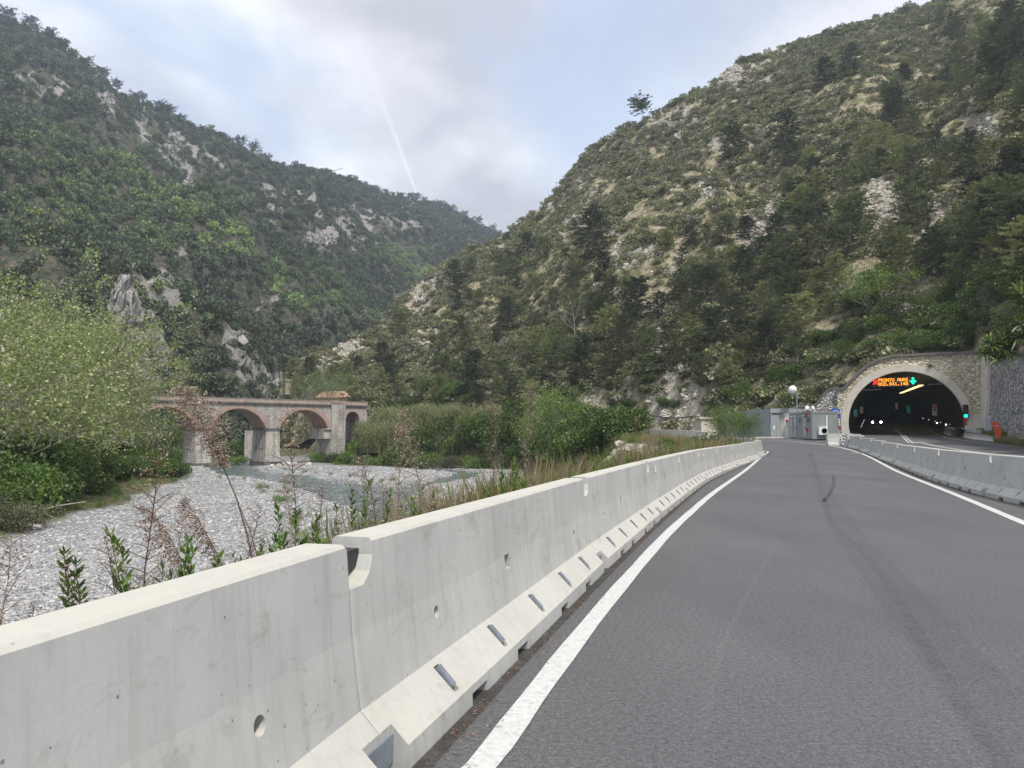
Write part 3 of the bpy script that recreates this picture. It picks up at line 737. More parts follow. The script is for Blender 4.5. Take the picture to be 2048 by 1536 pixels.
stripe('road_line', [on_road(u, v) for u, v in rw], 0.17, M['paint'], 'solid white edge line beside the right concrete barrier')
cl = [on_road(u, v) for u, v in ((2200, 945), (2048, 919), (1934, 902), (1869, 891.5), (1836.6, 884))]
cl += [PC + HD * s_ + PR * (-0.2) for s_ in (-18, 0, 30)]
cl = [p for p in cl]
for off in (-0.15, 0.15):
    stripe('road_line', [p + PR * off for p in cl], 0.13, M['paint'], 'double white centre line running into the tunnel', dz=0.010)
er = [on_road(u, v) for u, v in ((2200, 912), (2048, 894.8), (1983, 888), (1918, 879.5))] + [PC + HD * s_ + PR * 3.75 for s_ in (-2, 0, 12, 40)]
stripe('road_line', er, 0.15, M['paint'], 'white edge line between the tunnel lane and the low wall', dz=0.010)
stripe('skid_mark', [on_road(u, v) for u, v in ((1666, 952), (1668, 965), (1662, 983), (1648, 1004))], 0.10, M['skid'], 'short curved black tyre mark', dz=0.008)
stripe('skid_mark', [on_road(u, v) for u, v in ((1686, 928.3), (1718, 927.8))], 0.14, M['skid'], 'short straight black tyre mark across the lane', dz=0.008)
stripe('road_seam', [on_road(u, v) for u, v in ((1622, 900), (1634, 950), (1660, 1035), (1712, 1090), (1770, 1160), (1830, 1260), (1930, 1420), (2060, 1620))], 0.10, M['seam'], 'faint dark seam down the middle of the asphalt', dz=0.004)
stripe('tyre_track', [on_road(u, v) for u, v in ((1620, 905), (1632, 950), (1680, 1040), (1750, 1130), (1900, 1310), (2060, 1500), (2400, 1900))], 0.45, M['seam'], 'broad faint darker tyre track', dz=0.002)
stripe('tyre_track', [on_road(u, v) for u, v in ((1560, 1080), (1500, 1180), (1440, 1310), (1405, 1460), (1390, 1600))], 0.05, M['scuff'], 'thin pale scratch on the asphalt', dz=0.003)
# tunnel carriageway
tb = MB(); V = []
for i in range(0, 31):
    s_ = -0.5 + i * 4.5; c_ = PC + HD * s_
    for r_ in (-5.75, 5.75):
        p = c_ + PR * r_; V.append((p.x, p.y, float(z_road(p.y)) + 0.004))
tb.add(V, [(2 * i, 2 * i + 1, 2 * i + 3, 2 * i + 2) for i in range(30)])
tag(tb.build('tunnel_road', M['asphalt']), 'asphalt lanes inside the tunnel', kind='structure')

# ------------------------------------------------------------------ tunnel portal
def local_portal(u, v, back=0.0):
    """photo place -> (r, z) on the plane of the portal face"""
    k, s_ = ks(u, v); n = HD; c = PC + HD * back
    Y = (c.x * n.x + c.y * n.y) / (k * n.x + n.y)
    P = Vector((k * Y, Y, EYE + s_ * Y)); d = P - c
    return d.dot(PR), P.z - PC.z
RZ = math.atan2(PR.y, PR.x)
port = thing('tunnel_portal', 'cream rubble stone tunnel portal with concrete arch ring', 'tunnel portal', PC, RZ)
AR, AZ = 5.75, 1.45                                    # bore: circle of this radius about this height
def arch_pts(rad, n=40, foot=True):
    a0 = math.asin(-AZ / rad); out = []
    for i in range(n + 1):
        th = a0 + (math.pi - 2 * a0) * i / n
        out.append((rad * math.cos(th), AZ + rad * math.sin(th)))
    return out                                          # from the right foot over the crown to the left foot
top = [local_portal(u, v) for u, v in ((1674, 781), (1690, 779), (1702, 764), (1720, 745), (1740, 730), (1762, 720), (1785, 714), (1850, 711), (1925, 708), (1962, 707))]
body = [(top[0][0], -0.6)] + top + [(top[-1][0], -0.6)]
outer = MB(); outer.prism([(x, z) for x, z in body], 0.0, 1.2)
cut = MB(); ap = arch_pts(AR + 0.3, 40); cut.prism([(ap[0][0], -1.5)] + ap + [(ap[-1][0], -1.5)], -1, 3)
me = boolean(outer.mesh('a', M['portal_stone']), cut.mesh('b', M['portal_stone']), 'face_wall')
o = bpy.data.objects.new('face_wall', me); link(o, port)
# concrete ring
rg = MB(); a1 = arch_pts(AR, 48); a2 = arch_pts(AR + 0.78, 48)
n = len(a1); V = []
for y in (-0.14, 0.9):
    for x, z in a1: V.append((x, y, z))
    for x, z in a2: V.append((x, y, z))
F = []
for i in range(n - 1):
    F += [(i, i + 1, n + i + 1, n + i), (i, 2 * n + i, 2 * n + i + 1, i + 1), (n + i, n + i + 1, 3 * n + i + 1, 3 * n + i)]
F += [(0, n, 3 * n, 2 * n), (n - 1, 3 * n - 1, 4 * n - 1, 2 * n - 1)]
rg.add(V, F); rg.box((6.9, 0.0, 0.9), (0.9, 0.5, 2.9)); rg.build('arch_ring', M['concrete_old'], port, recalc=True)
cp = MB()
for (x0, z0), (x1, z1) in zip(top[:-1], top[1:]):
    dx, dz = x1 - x0, z1 - z0; L_ = math.hypot(dx, dz); nx, nz = -dz / L_, dx / L_
    cp.prism([(x0 - dx / L_ * .04, z0 - dz / L_ * .04), (x1, z1), (x1 + nx * 0.26, z1 + nz * 0.26), (x0 + nx * 0.26, z0 + nz * 0.26)], -0.22, 1.3)
cp.build('coping', M['coping'], port, recalc=True)
# bore
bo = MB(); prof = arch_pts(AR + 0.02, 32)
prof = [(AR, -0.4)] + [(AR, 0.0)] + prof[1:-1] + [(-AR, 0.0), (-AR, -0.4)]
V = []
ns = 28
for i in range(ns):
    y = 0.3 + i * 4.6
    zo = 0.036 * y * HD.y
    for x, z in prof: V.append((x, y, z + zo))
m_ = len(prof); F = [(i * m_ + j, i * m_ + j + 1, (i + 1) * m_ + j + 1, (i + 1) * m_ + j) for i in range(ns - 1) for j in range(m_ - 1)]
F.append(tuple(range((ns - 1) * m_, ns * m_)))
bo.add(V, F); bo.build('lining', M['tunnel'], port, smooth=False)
# ventilation pipe frame near the crown
fr = MB()
fr.tube([(-4.4, 1.0, 5.25), (-2.3, 1.0, 5.3)], 0.05); fr.tube([(2.4, 1.0, 5.75), (4.1, 1.0, 5.75)], 0.05); fr.tube([(-4.0, 1, 5.25), (-4.0, 1, 6.0)], 0.04); fr.tube([(3.4, 1, 5.75), (3.4, 1, 6.3)], 0.04)
fr.build('bracket_rail', M['zinc'], port)

def port_pt(x, y, z): return PC + PR * x + HD * y + Vector((0, 0, z + 0.036 * max(y, 0) * HD.y))
# message sign: lamps in a 5x7 matrix
FONT5 = {'P': '11110 10001 10001 11110 10000 10000 10000', 'R': '11110 10001 10001 11110 10100 10010 10001', 'O': '01110 10001 10001 10001 10001 10001 01110',
         'N': '10001 11001 11001 10101 10011 10011 10001', 'T': '11111 00100 00100 00100 00100 00100 00100', 'A': '01110 10001 10001 11111 10001 10001 10001',
         'S': '01111 10000 10000 01110 00001 00001 11110', '8': '01110 10001 10001 01110 10001 10001 01110', '0': '01110 10001 10001 10001 10001 10001 01110',
         '4': '00010 00110 01010 10010 11111 00010 00010', '1': '00100 01100 00100 00100 00100 00100 01110', '.': '00000 00000 00000 00000 00000 01100 01100', ' ': '00000 ' * 7}
vms = thing('message_sign', 'black lit sign with amber words PRONTO ANAS and phone number under the tunnel crown', 'message sign', port_pt(-1.0, 0.9, 5.85), RZ)
vms.scale = (0.94, 0.94, 0.94)
sx0, _ = local_portal(1771, 765, 0.9); 
bx = MB(); bx.box((0.15, 0.16, 0.25), (4.6, 0.3, 1.15)); bx.build('housing', M['black'], vms)
amber = emit('amber_lamps', (1.0, 0.33, 0.02), 1.9)
am = MB(); pit = 0.0535
for row, txt in enumerate(('PRONTO ANAS', '800.841.148')):
    for ci, ch in enumerate(txt):
        rows = (FONT5[ch].split() + ['00000'] * 7)[:7]
        for ry_, bits in enumerate(rows):
            for rx_, bb in enumerate(bits):
                if bb == '1':
                    am.box((-1.62 + ci * 0.292 + rx_ * 0.052, -0.01, 0.66 - row * 0.47 - ry_ * 0.056), (0.047, 0.03, 0.052))
am.build('amber_text', amber, vms)
rx = MB()
for a_ in (45, -45): rx.box((-1.98, -0.01, 0.27), (0.72, 0.035, 0.16), tilt=Matrix.Rotation(math.radians(a_), 3, 'Y'))
rx.build('red_cross', emit('red_lamps', (1.0, 0.02, 0.03), 1.6), vms)
ga = MB(); ga.prism([(-0.12, 0.72), (0.12, 0.72), (0.12, 0.32), (0.40, 0.36), (0.0, -0.12), (-0.40, 0.36), (-0.12, 0.32)], -0.02, 0.0)
gm = ga.mesh('green_arrow', emit('green_lamps', (0.0, 0.85, 0.35), 1.6)); recalc(gm)
go = bpy.data.objects.new('green_arrow', gm); link(go, vms); go.location = (2.05, 0, 0)
# ceiling light strip seen over the left lane
st = MB()
for i in range(26):
    y = 5 + i * 2.2
    st.box((1.9 - i * 0.012, y, 5.72 + 0.036 * y * HD.y), (0.5, 1.5, 0.05))
ls = st.build('ceiling_light', emit('warm_strip_lamps', (1.0, 0.80, 0.33), 1.3))
ls.location = PC; ls.rotation_euler = (0, 0, RZ)
tag(ls, 'long row of warm yellow lamps along the tunnel ceiling', 'ceiling light')
# marker lamps on both walls
lampm = emit('white_marker_lamps', (1.0, 0.97, 0.9), 1.8)
pl = MB(); pl.lathe([(0.0, -0.055), (0.05, -0.03), (0.055, 0.02), (0.0, 0.055)], 8); plm = pl.mesh('marker_lamp', lampm)
for side, ss in ((-1, [3, 8, 14, 22, 34, 50]), (1, [14, 20, 28, 38, 52, 68])):
    for y in ss:
        o = bpy.data.objects.new('marker_lamp', plm); link(o); o.location = port_pt(side * (4.5 if side < 0 else AR - 0.35), y, 1.0)
        sc_ = 0.40 + y / 130.0; o.scale = (sc_, sc_, sc_)
        tag(o, 'small white marker lamp in the row along the %s tunnel wall' % ('left' if side < 0 else 'right'), 'marker lamp', 'marker lamps on the %s tunnel wall' % ('left' if side < 0 else 'right'))
# signs on the tunnel walls
def wall_sign(name, u, v, depth, w, h, mat, label, cat='wall sign', extra=None):
    k, s_ = ks(u, v); c = PC + HD * depth
    Y = (c.x * HD.x + c.y * HD.y) / (k * HD.x + HD.y)
    P = Vector((k * Y, Y, EYE + s_ * Y))
    e = thing(name, label, cat, P, RZ)
    a_ = MB(); a_.box((0, 0, 0), (w, 0.06, h)); a_.build('panel', mat, e)
    if extra: extra(e)
    return e
def stripes_on(mat, w, zs, h):
    def f(e):
        a_ = MB()
        for z in zs: a_.box((0, -0.035, z), (w, 0.02, h))
        a_.build('symbol', mat, e)
    return f
wall_sign('exit_sign', 1711, 826, 4, 0.42, 0.85, M['green_sign'], 'green lit sign just inside the left tunnel wall', extra=stripes_on(M['white_sign'], 0.24, (0.18, -0.15), 0.1))
wall_sign('emergency_sign', 1723, 820, 14, 0.4, 0.85, M['white_sign'], 'pale sign on the left tunnel wall above the lamps')
wall_sign('exit_sign', 1817, 819, 46, 0.5, 1.2, M['green_sign'], 'green lit sign deep on the right tunnel wall')
wall_sign('emergency_sign', 1793, 812, 50, 0.35, 1.1, M['white_sign'], 'pale sign deep on the right tunnel wall')
def sos_bits(e):
    a_ = MB(); a_.box((0, -0.035, 0.42), (0.44, 0.02, 0.35)); a_.build('symbol', M['red'], e)
    a_ = MB(); a_.box((0, -0.035, 0.02), (0.3, 0.02, 0.3)); a_.build('symbol', M['black'], e)
wall_sign('emergency_sign', 1869, 820, 12, 0.5, 1.35, M['white_sign'], 'tall red and white sign on the right tunnel wall', extra=sos_bits)
# reflectors on the right low wall
for u, v in ((1874, 846), (1892, 849.5)):
    p = MB(); p.lathe([(0.0, -0.08), (0.085, -0.04), (0.085, 0.04), (0.0, 0.08)], 8)
    o = p.build('round_lamp', lampm); k, s_ = ks(u, v); c = PC + HD * 3.2; Y = (c.x * HD.x + c.y * HD.y) / (k * HD.x + HD.y); o.location = (k * Y, Y, EYE + s_ * Y)
    tag(o, 'bright round lamp low on the right at the tunnel mouth, %s' % ('farther in' if u < 1880 else 'nearer the opening'), 'lamp')

# car in the tunnel, headlights on
def car(loc, rz, label):
    c = thing('car', label, 'car', loc, rz)
    paint = simple('dark_car_paint', (0.03, 0.032, 0.036), 0.25, 0.4)
    prof = [(-2.1, 0.35), (-2.15, 0.75), (-2.0, 0.92), (-1.0, 1.02), (-0.35, 1.45), (1.1, 1.48), (1.75, 1.02), (2.1, 0.95), (2.15, 0.4)]
    a_ = MB(); a_.prism(prof, -0.86, 0.86); a_.build('body', paint, c, recalc=True)
    g = MB(); g.prism([(-0.93, 1.04), (-0.36, 1.42), (1.05, 1.45), (1.62, 1.04)], -0.87, 0.87); g.build('window', simple('car_glass', (0.01, 0.012, 0.014), 0.1), c, recalc=True)
    for x in (-1.35, 1.35):
        for y in (-0.8, 0.8):
            w = MB(); 
            V = [(x + 0.33 * math.cos(t * math.pi / 8), y + q * 0.1, 0.33 + 0.33 * math.sin(t * math.pi / 8)) for q in (-1, 1) for t in range(16)]
            w.add(V, [(t, (t + 1) % 16, 16 + (t + 1) % 16, 16 + t) for t in range(16)] + [tuple(range(16)), tuple(range(31, 15, -1))]); w.build('wheel', M['black'], c, recalc=True)
    hl_ = emit('headlight_beam', (1.0, 1.0, 1.0), 12.0)
    for y in (-0.62, 0.62):
        h = MB(); h.lathe([(0.0, -0.09), (0.13, -0.05), (0.16, 0.0), (0.13, 0.05), (0.0, 0.09)], 12); o = h.build('headlight', hl_, c); o.location = (-2.13, y, 0.70); o.rotation_euler = (0, math.radians(90), 0)
    b_ = MB(); b_.box((-2.17, 0, 0.45), (0.02, 0.5, 0.12)); b_.build('number_plate', M['white'], c)
    return c
kc = PC + HD * 45 + PR * (-2.6); kc.z = float(z_road(kc.y)) + 0.004
ah = math.atan2(HD.y, HD.x)
car(kc, ah, 'dark car with both headlights lit coming out of the tunnel')

# wing wall left of the portal
wing = thing('wing_wall', 'stepped grey cobble wing wall left of the tunnel portal', 'retaining wall', PC, RZ)
wt = [local_portal(u, v, 0.5) for u, v in ((1552, 842), (1566, 834), (1580, 822), (1592, 815), (1628, 812), (1636, 808), (1652, 785), (1660, 781), (1674, 776))]
wm = MB(); wm.prism([(wt[0][0], -1)] + wt + [(wt[-1][0], -1)], 0.5, 1.3); wm.build('stone_face', M['gabion'], wing, recalc=True)
cp = MB()
for (x0, z0), (x1, z1) in zip(wt[:-1], wt[1:]):
    dx, dz = x1 - x0, z1 - z0; L_ = math.hypot(dx, dz); nx, nz = -dz / L_, dx / L_
    cp.prism([(x0 - dx / L_ * .03, z0), (x1, z1), (x1 + nx * 0.2, z1 + nz * 0.2), (x0 + nx * 0.2, z0 + nz * 0.2)], 0.38, 1.4)
cp.build('coping', M['coping'], wing, recalc=True)

# cobble retaining wall on the right
RW = thing('retaining_wall', 'tall grey cobble retaining wall right of the tunnel', 'retaining wall')
def strip_wall(pts, tops, bots, thick, mat, name, parent, lean=0.0):
    """pts: plan line; wall body lies to the right (away from the road)"""
    mb = MB(); V = []; n = len(pts)
    for i, (x, y) in enumerate(pts):
        a_ = Vector(pts[min(i + 1, n - 1)]) - Vector(pts[max(i - 1, 0)]); a_.normalize(); r = Vector((a_.y, -a_.x)) 
        V += [(x, y, bots[i]), (x + r.x * lean, y + r.y * lean, tops[i]), (x + r.x * (lean + thick), y + r.y * (lean + thick), tops[i]), (x + r.x * thick, y + r.y * thick, bots[i])]
    F = []
    for i in range(n - 1):
        for j in range(4): F.append((4 * i + j, 4 * i + (j + 1) % 4, 4 * (i + 1) + (j + 1) % 4, 4 * (i + 1) + j))
    F += [(0, 1, 2, 3), (4 * n - 1, 4 * n - 2, 4 * n - 3, 4 * n - 4)]
    mb.add(V, F); return mb.build(name, mat, parent, recalc=True)
wl = [(wallx(y), y) for y in (10, 31, 43, 59, 61.5, 64, 68, 73, 78, 84.2)]
wtop = [8.4, 8.4, 8.3, 8.4, 8.1, 8.4, 8.9, 9.6, 10.2, 10.7]
strip_wall(wl, wtop, [-0.5] * 10, 0.7, M['gabion'], 'stone_face', RW, 0.55)
strip_wall([(x + 0.38, y) for x, y in wl], [z + 0.22 for z in wtop], [z for z in wtop], 0.95, M['coping'], 'coping', RW, 0.0)
# smooth rendered bay next to the portal and the drain pipe
strip_wall([(wallx(y) - 0.22, y) for y in (78.5, 83.4)], [10.0, 10.4], [0.9, 1.0], 0.5, M['concrete_old'], 'rendered_bay', RW, 0.50)
dp = MB(); pp = []
for u, v in ((1958, 702), (1959, 740), (1956, 762), (1957, 790), (1953, 830), (1949, 846)):
    Y = 82.6; pp.append(at(u, v, Y - 0.2))
dp.tube(pp, 0.17, 8); tag(dp.build('drain_pipe', M['black'], smooth=True), 'black drain hose down the corner beside the tunnel portal', 'drain pipe')
cb = MB(); pts = []
for i in range(0, 61):
    t = i / 60; y = 72 - t * 22; sag = 0.28 * abs(math.sin(t * math.pi * 9))
    pts.append((wallx(y) - 0.02, y, 3.75 - sag - 0.35 * t))
cb.tube(pts, 0.035, 5, mi=0); tag(cb.build('wall_cable', M['zinc'], smooth=True), 'grey cable looping in swags along the cobble wall', 'cable')

# low concrete wall right of the tunnel lane (continues the tunnel kerb outward)
lowp = []
for u, v in ((1990, 883), (1972, 881), (1945, 878), (1918, 872)): lowp.append(on_road(u, v))
lowpts = [(p.x, p.y) for p in lowp] + [((PC + HD * s_ + PR * 4.6).x, (PC + HD * s_ + PR * 4.6).y) for s_ in (-0.5, 3, 12)]
lw_ = thing('low_wall', 'low pale concrete wall curving out of the tunnel on the right', 'low wall')
zb = [float(z_road(y)) for x, y in lowpts]
strip_wall(lowpts, [z + 0.95 for z in zb], [z - 0.1 for z in zb], 0.35, M['concrete'], 'upper_wall', lw_, 0.05)
strip_wall([(x - 0.22, y - 0.08) for x, y in lowpts], [z + 0.22 for z in zb], [z - 0.1 for z in zb], 0.25, M['concrete_old'], 'kerb_foot', lw_, 0.1)
pm_ = MB(); pm_.tube([(x - 0.0 - 0.03, y - 0.03, z + 0.62) for (x, y), z in zip(lowpts, zb)], 0.03, 5); pm_.build('pipe', M['black'], lw_)
# earth fill behind the low wall up to the cobble wall
fm = MB(); V = []
for (x, y), z in zip(lowpts[:5], zb[:5]):
    V += [(x + 0.35, y, z + 0.80), (wallx(y) + 0.4, y, z + 1.1)]
F = [(2 * i, 2 * i + 1, 2 * i + 3, 2 * i + 2) for i in range(4)] 
V += [(lowp[0].x + 0.3, lowp[0].y - 2.5, zb[0] - 0.02), (wallx(lowp[0].y - 2.5) + 0.4, lowp[0].y - 2.5, zb[0] + 0.1)]
F.append((0, 1, 11, 10)); fm.add(V, F)
M['earth'] = simple('brown_earth', (0.13, 0.11, 0.06), 0.95, 0, 0.4, 1.5, 0.6)
tag(fm.build('verge', M['earth'], recalc=True), 'earth verge behind the low wall', kind='structure')
vg = MB(); V = []
for y in (14, 25, 35, 45, 55, 62, 68):
    z = float(z_road(y)); V += [(wallx(y) - 1.0, y, z + 0.012), (wallx(y) + 0.3, y, z + 0.22)]
vg.add(V, [(2 * i, 2 * i + 1, 2 * i + 3, 2 * i + 2) for i in range(6)])
tag(vg.build('verge', M['earth']), 'narrow grassy verge along the foot of the cobble wall', kind='structure')

# traffic light by the arch
tl = thing('traffic_light', 'black traffic light showing green on the right tunnel jamb', 'traffic light', at(1931.5, 823, 81.9), RZ)
a_ = MB(); a_.box((0, 0, 0), (0.5, 0.25, 1.45)); a_.build('housing', M['black'], tl)
for i, mt in enumerate((simple('dark_red_lens', (0.06, 0.01, 0.01), 0.3), simple('dark_amber_lens', (0.06, 0.04, 0.01), 0.3), emit('green_lens', (0.0, 0.9, 0.55), 3.0))):
    l_ = MB(); l_.lathe([(0.0, -0.02), (0.17, -0.02), (0.17, 0.03), (0.0, 0.05)], 16); o = l_.build('lens', mt, tl); o.location = (-0.02, -0.14, 0.47 - i * 0.47); o.rotation_euler = (math.radians(90), 0, 0)
    h_ = MB(); V = []
    for y in (-0.12, -0.38):
        for j in range(9): th = math.pi * j / 8; V.append((-0.02 + 0.2 * math.cos(th), y, 0.47 - i * 0.47 + 0.2 * math.sin(th)))
    h_.add(V, [(j, j + 1, 10 + j, 9 + j) for j in range(8)]); h_.build('visor', M['black'], tl)
a_ = MB(); a_.box((0.35, 0.2, 0.1), (0.4, 0.06, 0.06)); a_.box((0.35, 0.2, -0.4), (0.4, 0.06, 0.06)); a_.build('bracket', M['zinc'], tl)
# hydrant
hp = at(1931, 850, 79.5)
hy = thing('hydrant', 'red hydrant standing on the low wall beside the arch', 'hydrant', (hp.x, hp.y, hp.z - 0.05))
a_ = MB(); a_.lathe([(0.2, 0), (0.2, 0.08), (0.12, 0.1), (0.12, 0.6), (0.16, 0.62), (0.16, 0.75), (0.08, 0.86), (0, 0.9)], 14); a_.build('barrel', M['red'], hy, smooth=False)
for s_ in (-1, 1):
    a_ = MB(); a_.tube([(s_ * 0.1, 0, 0.5), (s_ * 0.24, 0, 0.5)], 0.06, 8); a_.build('outlet', M['red'], hy)
# white cabinet and orange emergency post
cbp = at(1976, 858, 73)
cab = thing('cabinet', 'small pale electric cabinet beside the orange post', 'cabinet', (cbp.x, cbp.y, cbp.z - 0.15), RZ)
a_ = MB(); a_.box((0, 0, 0.68), (0.56, 0.35, 1.2)); a_.build('box', simple('pale_grey_plastic', (0.52, 0.54, 0.58), 0.5, 0, 0.05), cab)
a_ = MB(); a_.box((0, 0, 1.31), (0.62, 0.41, 0.06)); a_.build('lid', M['white'], cab)
a_ = MB(); a_.box((0, 0, 0.03), (0.5, 0.3, 0.1)); a_.box((0, -0.182, 0.7), (0.48, 0.012, 1.0)); a_.build('door', simple('cabinet_door', (0.47, 0.49, 0.53), 0.5), cab)
op = at(1996, 878, 69)
sosp = thing('emergency_post', 'leaning orange emergency call post with red SOS plate by the cobble wall', 'emergency post', (op.x, op.y, op.z - 0.35), RZ)
a_ = MB()
outl = [(-0.10, 0.0), (0.20, 0.0), (0.22, 1.0), (0.20, 1.5), (0.05, 1.78), (-0.12, 1.86), (-0.52, 1.9), (-0.42, 1.72), (-0.28, 1.4), (-0.20, 1.0)]
a_.prism([(x * 1.05, z) for x, z in outl], -0.2, 0.2); a_.build('post_body', M['orange'], sosp, recalc=True)
a_ = MB(); a_.box((-0.08, -0.212, 1.50), (0.34, 0.016, 0.24)); a_.build('plate', M['red'], sosp)
def text_obj(name, txt, size, mat, parent, loc, rot=(math.radians(90), 0, 0), ext=0.004, bold=0.0):
    c = bpy.data.curves.new(name, 'FONT'); c.body = txt; c.size = size; c.align_x = 'CENTER'; c.align_y = 'CENTER'; c.extrude = ext; c.offset = bold
    tmp = bpy.data.objects.new('t', c); COL.objects.link(tmp)
    dg = bpy.context.evaluated_depsgraph_get(); me = bpy.data.meshes.new_from_object(tmp.evaluated_get(dg)); bpy.data.objects.remove(tmp)
    me.materials.clear(); me.materials.append(mat)
    o = bpy.data.objects.new(name, me); link(o, parent); o.location = loc; o.rotation_euler = rot; return o
text_obj('lettering', 'SOS', 0.17, M['white'], sosp, (-0.08, -0.226, 1.50), bold=0.006)

# ------------------------------------------------------------------ concrete barriers
BL = 5.4
def barrier_mesh():
    prof = [(0.36, 0.0), (0.355, 0.11), (0.18, 0.28), (0.135, 0.60), (0.105, 0.985), (0.088, 1.0)]
    poly = [(-y, z) for y, z in prof] + [(y, z) for y, z in reversed(prof)]
    n = len(poly); g = 0.006
    xs_ = [g, g + 0.02] + list(np.linspace(0.3, BL - 0.3, 10)) + [BL - g - 0.02, BL - g]
    V = []
    for i, x in enumerate(xs_):
        sh = 0.012 if i in (0, len(xs_) - 1) else 0
        for y, z in poly: V.append((x, y * (1 - sh * 1.5), z - (sh if z > 0.5 else 0)))
    F = [(i * n + j, i * n + (j + 1) % n, (i + 1) * n + (j + 1) % n, (i + 1) * n + j) for i in range(len(xs_) - 1) for j in range(n)]
    F += [tuple(range(n)), tuple(range(len(xs_) * n - 1, (len(xs_) - 1) * n - 1, -1))]
    a_ = MB(); a_.add(V, F); a = a_.mesh('body', M['concrete'])
    c = MB()
    def cyl(x, z, r):
        V = [(x + r * math.cos(t * math.pi / 10), y, z + r * math.sin(t * math.pi / 10)) for y in (-0.6, 0.6) for t in range(20)]
        c.add(V, [(t, (t + 1) % 20, 20 + (t + 1) % 20, 20 + t) for t in range(20)] + [tuple(range(20)), tuple(range(39, 19, -1))])
    cyl(0.95, 0.50, 0.033); cyl(BL - 0.75, 0.48, 0.036)
    c.box((2.35, 0, 0.56), (0.12, 1, 0.10))
    c.prism([(-0.1, 0.80), (0.13, 0.80), (0.20, 0.85), (0.235, 0.92), (0.235, 1.2), (-0.1, 1.2)], -0.6, 0.6)
    for s_ in (-1, 1):
        for x in (1.1, 2.0, 3.3, 4.35): c.box((x, s_ * 0.42, 0.0), (0.26, 0.5, 0.13))
        c.box((BL, s_ * 0.375, 0.06), (0.36, 0.21, 0.31)); c.box((0, s_ * 0.375, 0.06), (0.24, 0.21, 0.31))
        for x in SLOTS: c.box((x, s_ * 0.275, 0.20), (0.07, 0.07, 0.17), tilt=Matrix.Rotation(s_ * math.radians(44), 3, 'X'))
    me_ = boolean(a, c.mesh('c', M['concrete']), 'body')
    return me_
SLOTS = (0.8, 1.7, 2.7, 3.7, 4.6)
bar_me = barrier_mesh()
brk = MB(); brk.box((0, 0, 0), (0.042, 0.03, 0.13)); brk_me = brk.mesh('steel_bracket', M['zinc'])
tie = MB(); tie.box((0.0, 0, 0), (0.30, 0.075, 0.085)); tie.tube([(0.14, 0, 0), (0.26, 0, 0)], 0.028, 10); tie_me = tie.mesh('tie_bar', M['steel_dark'])
plt = MB(); plt.box((0, 0, 0), (0.48, 0.014, 0.12)); plt.tube([(0.18, 0.0, 0), (0.18, -0.05, 0)], 0.022, 6); plt.tube([(-0.2, 0.0, 0), (-0.2, -0.05, 0)], 0.022, 6); plt_me = plt.mesh('joint_plate', M['zinc'])
b0 = empty('concrete_barrier'); b0['category'] = 'concrete barrier'
def child(me_, name, parent, loc, rot=(0, 0, 0)):
    o = bpy.data.objects.new(name, me_); link(o, parent); o.location = loc; o.rotation_euler = rot; return o
child(bar_me, 'body', b0, (0, 0, 0))
child(tie_me, 'tie_bar', b0, (0.085, 0, 0.905))
for s_ in (-1,):
    for x in SLOTS: child(brk_me, 'steel_bracket', b0, (x, s_ * 0.262, 0.202), (s_ * math.radians(44), 0, 0))
    child(plt_me, 'joint_plate', b0, (-0.02, s_ * 0.275, 0.09), (0, 0, 0 if s_ < 0 else math.pi))
ORD = ['nearest', 'second', 'third', 'fourth', 'fifth', 'sixth', 'seventh', 'eighth', 'ninth', 'tenth', 'eleventh', 'twelfth', 'thirteenth']
used = False
def place_barrier(x, y, hd, label, group):
    global used
    o = b0 if not used else copy_tree(b0); used = True
    o.location = (x, y, float(z_road(min(y, 84)))); o.rotation_euler = (0, 0, math.radians(90 - hd))
    o['label'] = label; o['group'] = group
    return o
def chain(start, hds, fmt, group, sc=1.0):
    x, y = start; out = []
    for i, h in enumerate(hds):
        place_barrier(x, y, h, fmt(i), group).scale = (sc, 1, 1); out.append((x, y))
        x += sc * BL * math.sin(math.radians(h)); y += sc * BL * math.cos(math.radians(h))
    out.append((x, y)); return out
# left row: (x, y) is the axis; the first joint seen lies at photo (690, 1085)
J1 = atz(694, 1088, 1.0)
h0 = 14.5
ax, ay = J1.x - 0.1 * math.cos(math.radians(h0)), J1.y + 0.1 * math.sin(math.radians(h0))
sx, sy = ax - BL * math.sin(math.radians(h0)), ay - BL * math.cos(math.radians(h0))
LH = [14.5, 16.5, 17.3, 18.0, 18.6, 20.5, 22.0, 23.0, 23.3, 21.0, -30]
def lf(i):
    if i == 0: return 'pale concrete barrier segment nearest the camera in the left row, running out of the frame'
    if i < 10: return '%s concrete barrier segment from the camera in the left row' % ORD[i]
    return 'last concrete barrier segment of the left row, bending away behind the arching shrub'
LJ = chain((sx, sy), LH, lf, 'concrete barriers of the left row')
# right row, from the near end outside the frame to the tunnel
RH = [12, 15, 19, 21.5, 21, 20, 20, 19, 17]; RS = 1.2
rx_, ry_ = 11.75, 18.7
for h in reversed(RH[:2]): rx_ -= RS * BL * math.sin(math.radians(h)); ry_ -= RS * BL * math.cos(math.radians(h))
def rf(i):
    return '%s concrete barrier segment from the camera in the right row' % ORD[i] if i < 8 else 'farthest concrete barrier segment of the right row, ending by the striped plate'
RJ = chain((rx_, ry_), RH, rf, 'concrete barriers of the right row', RS)
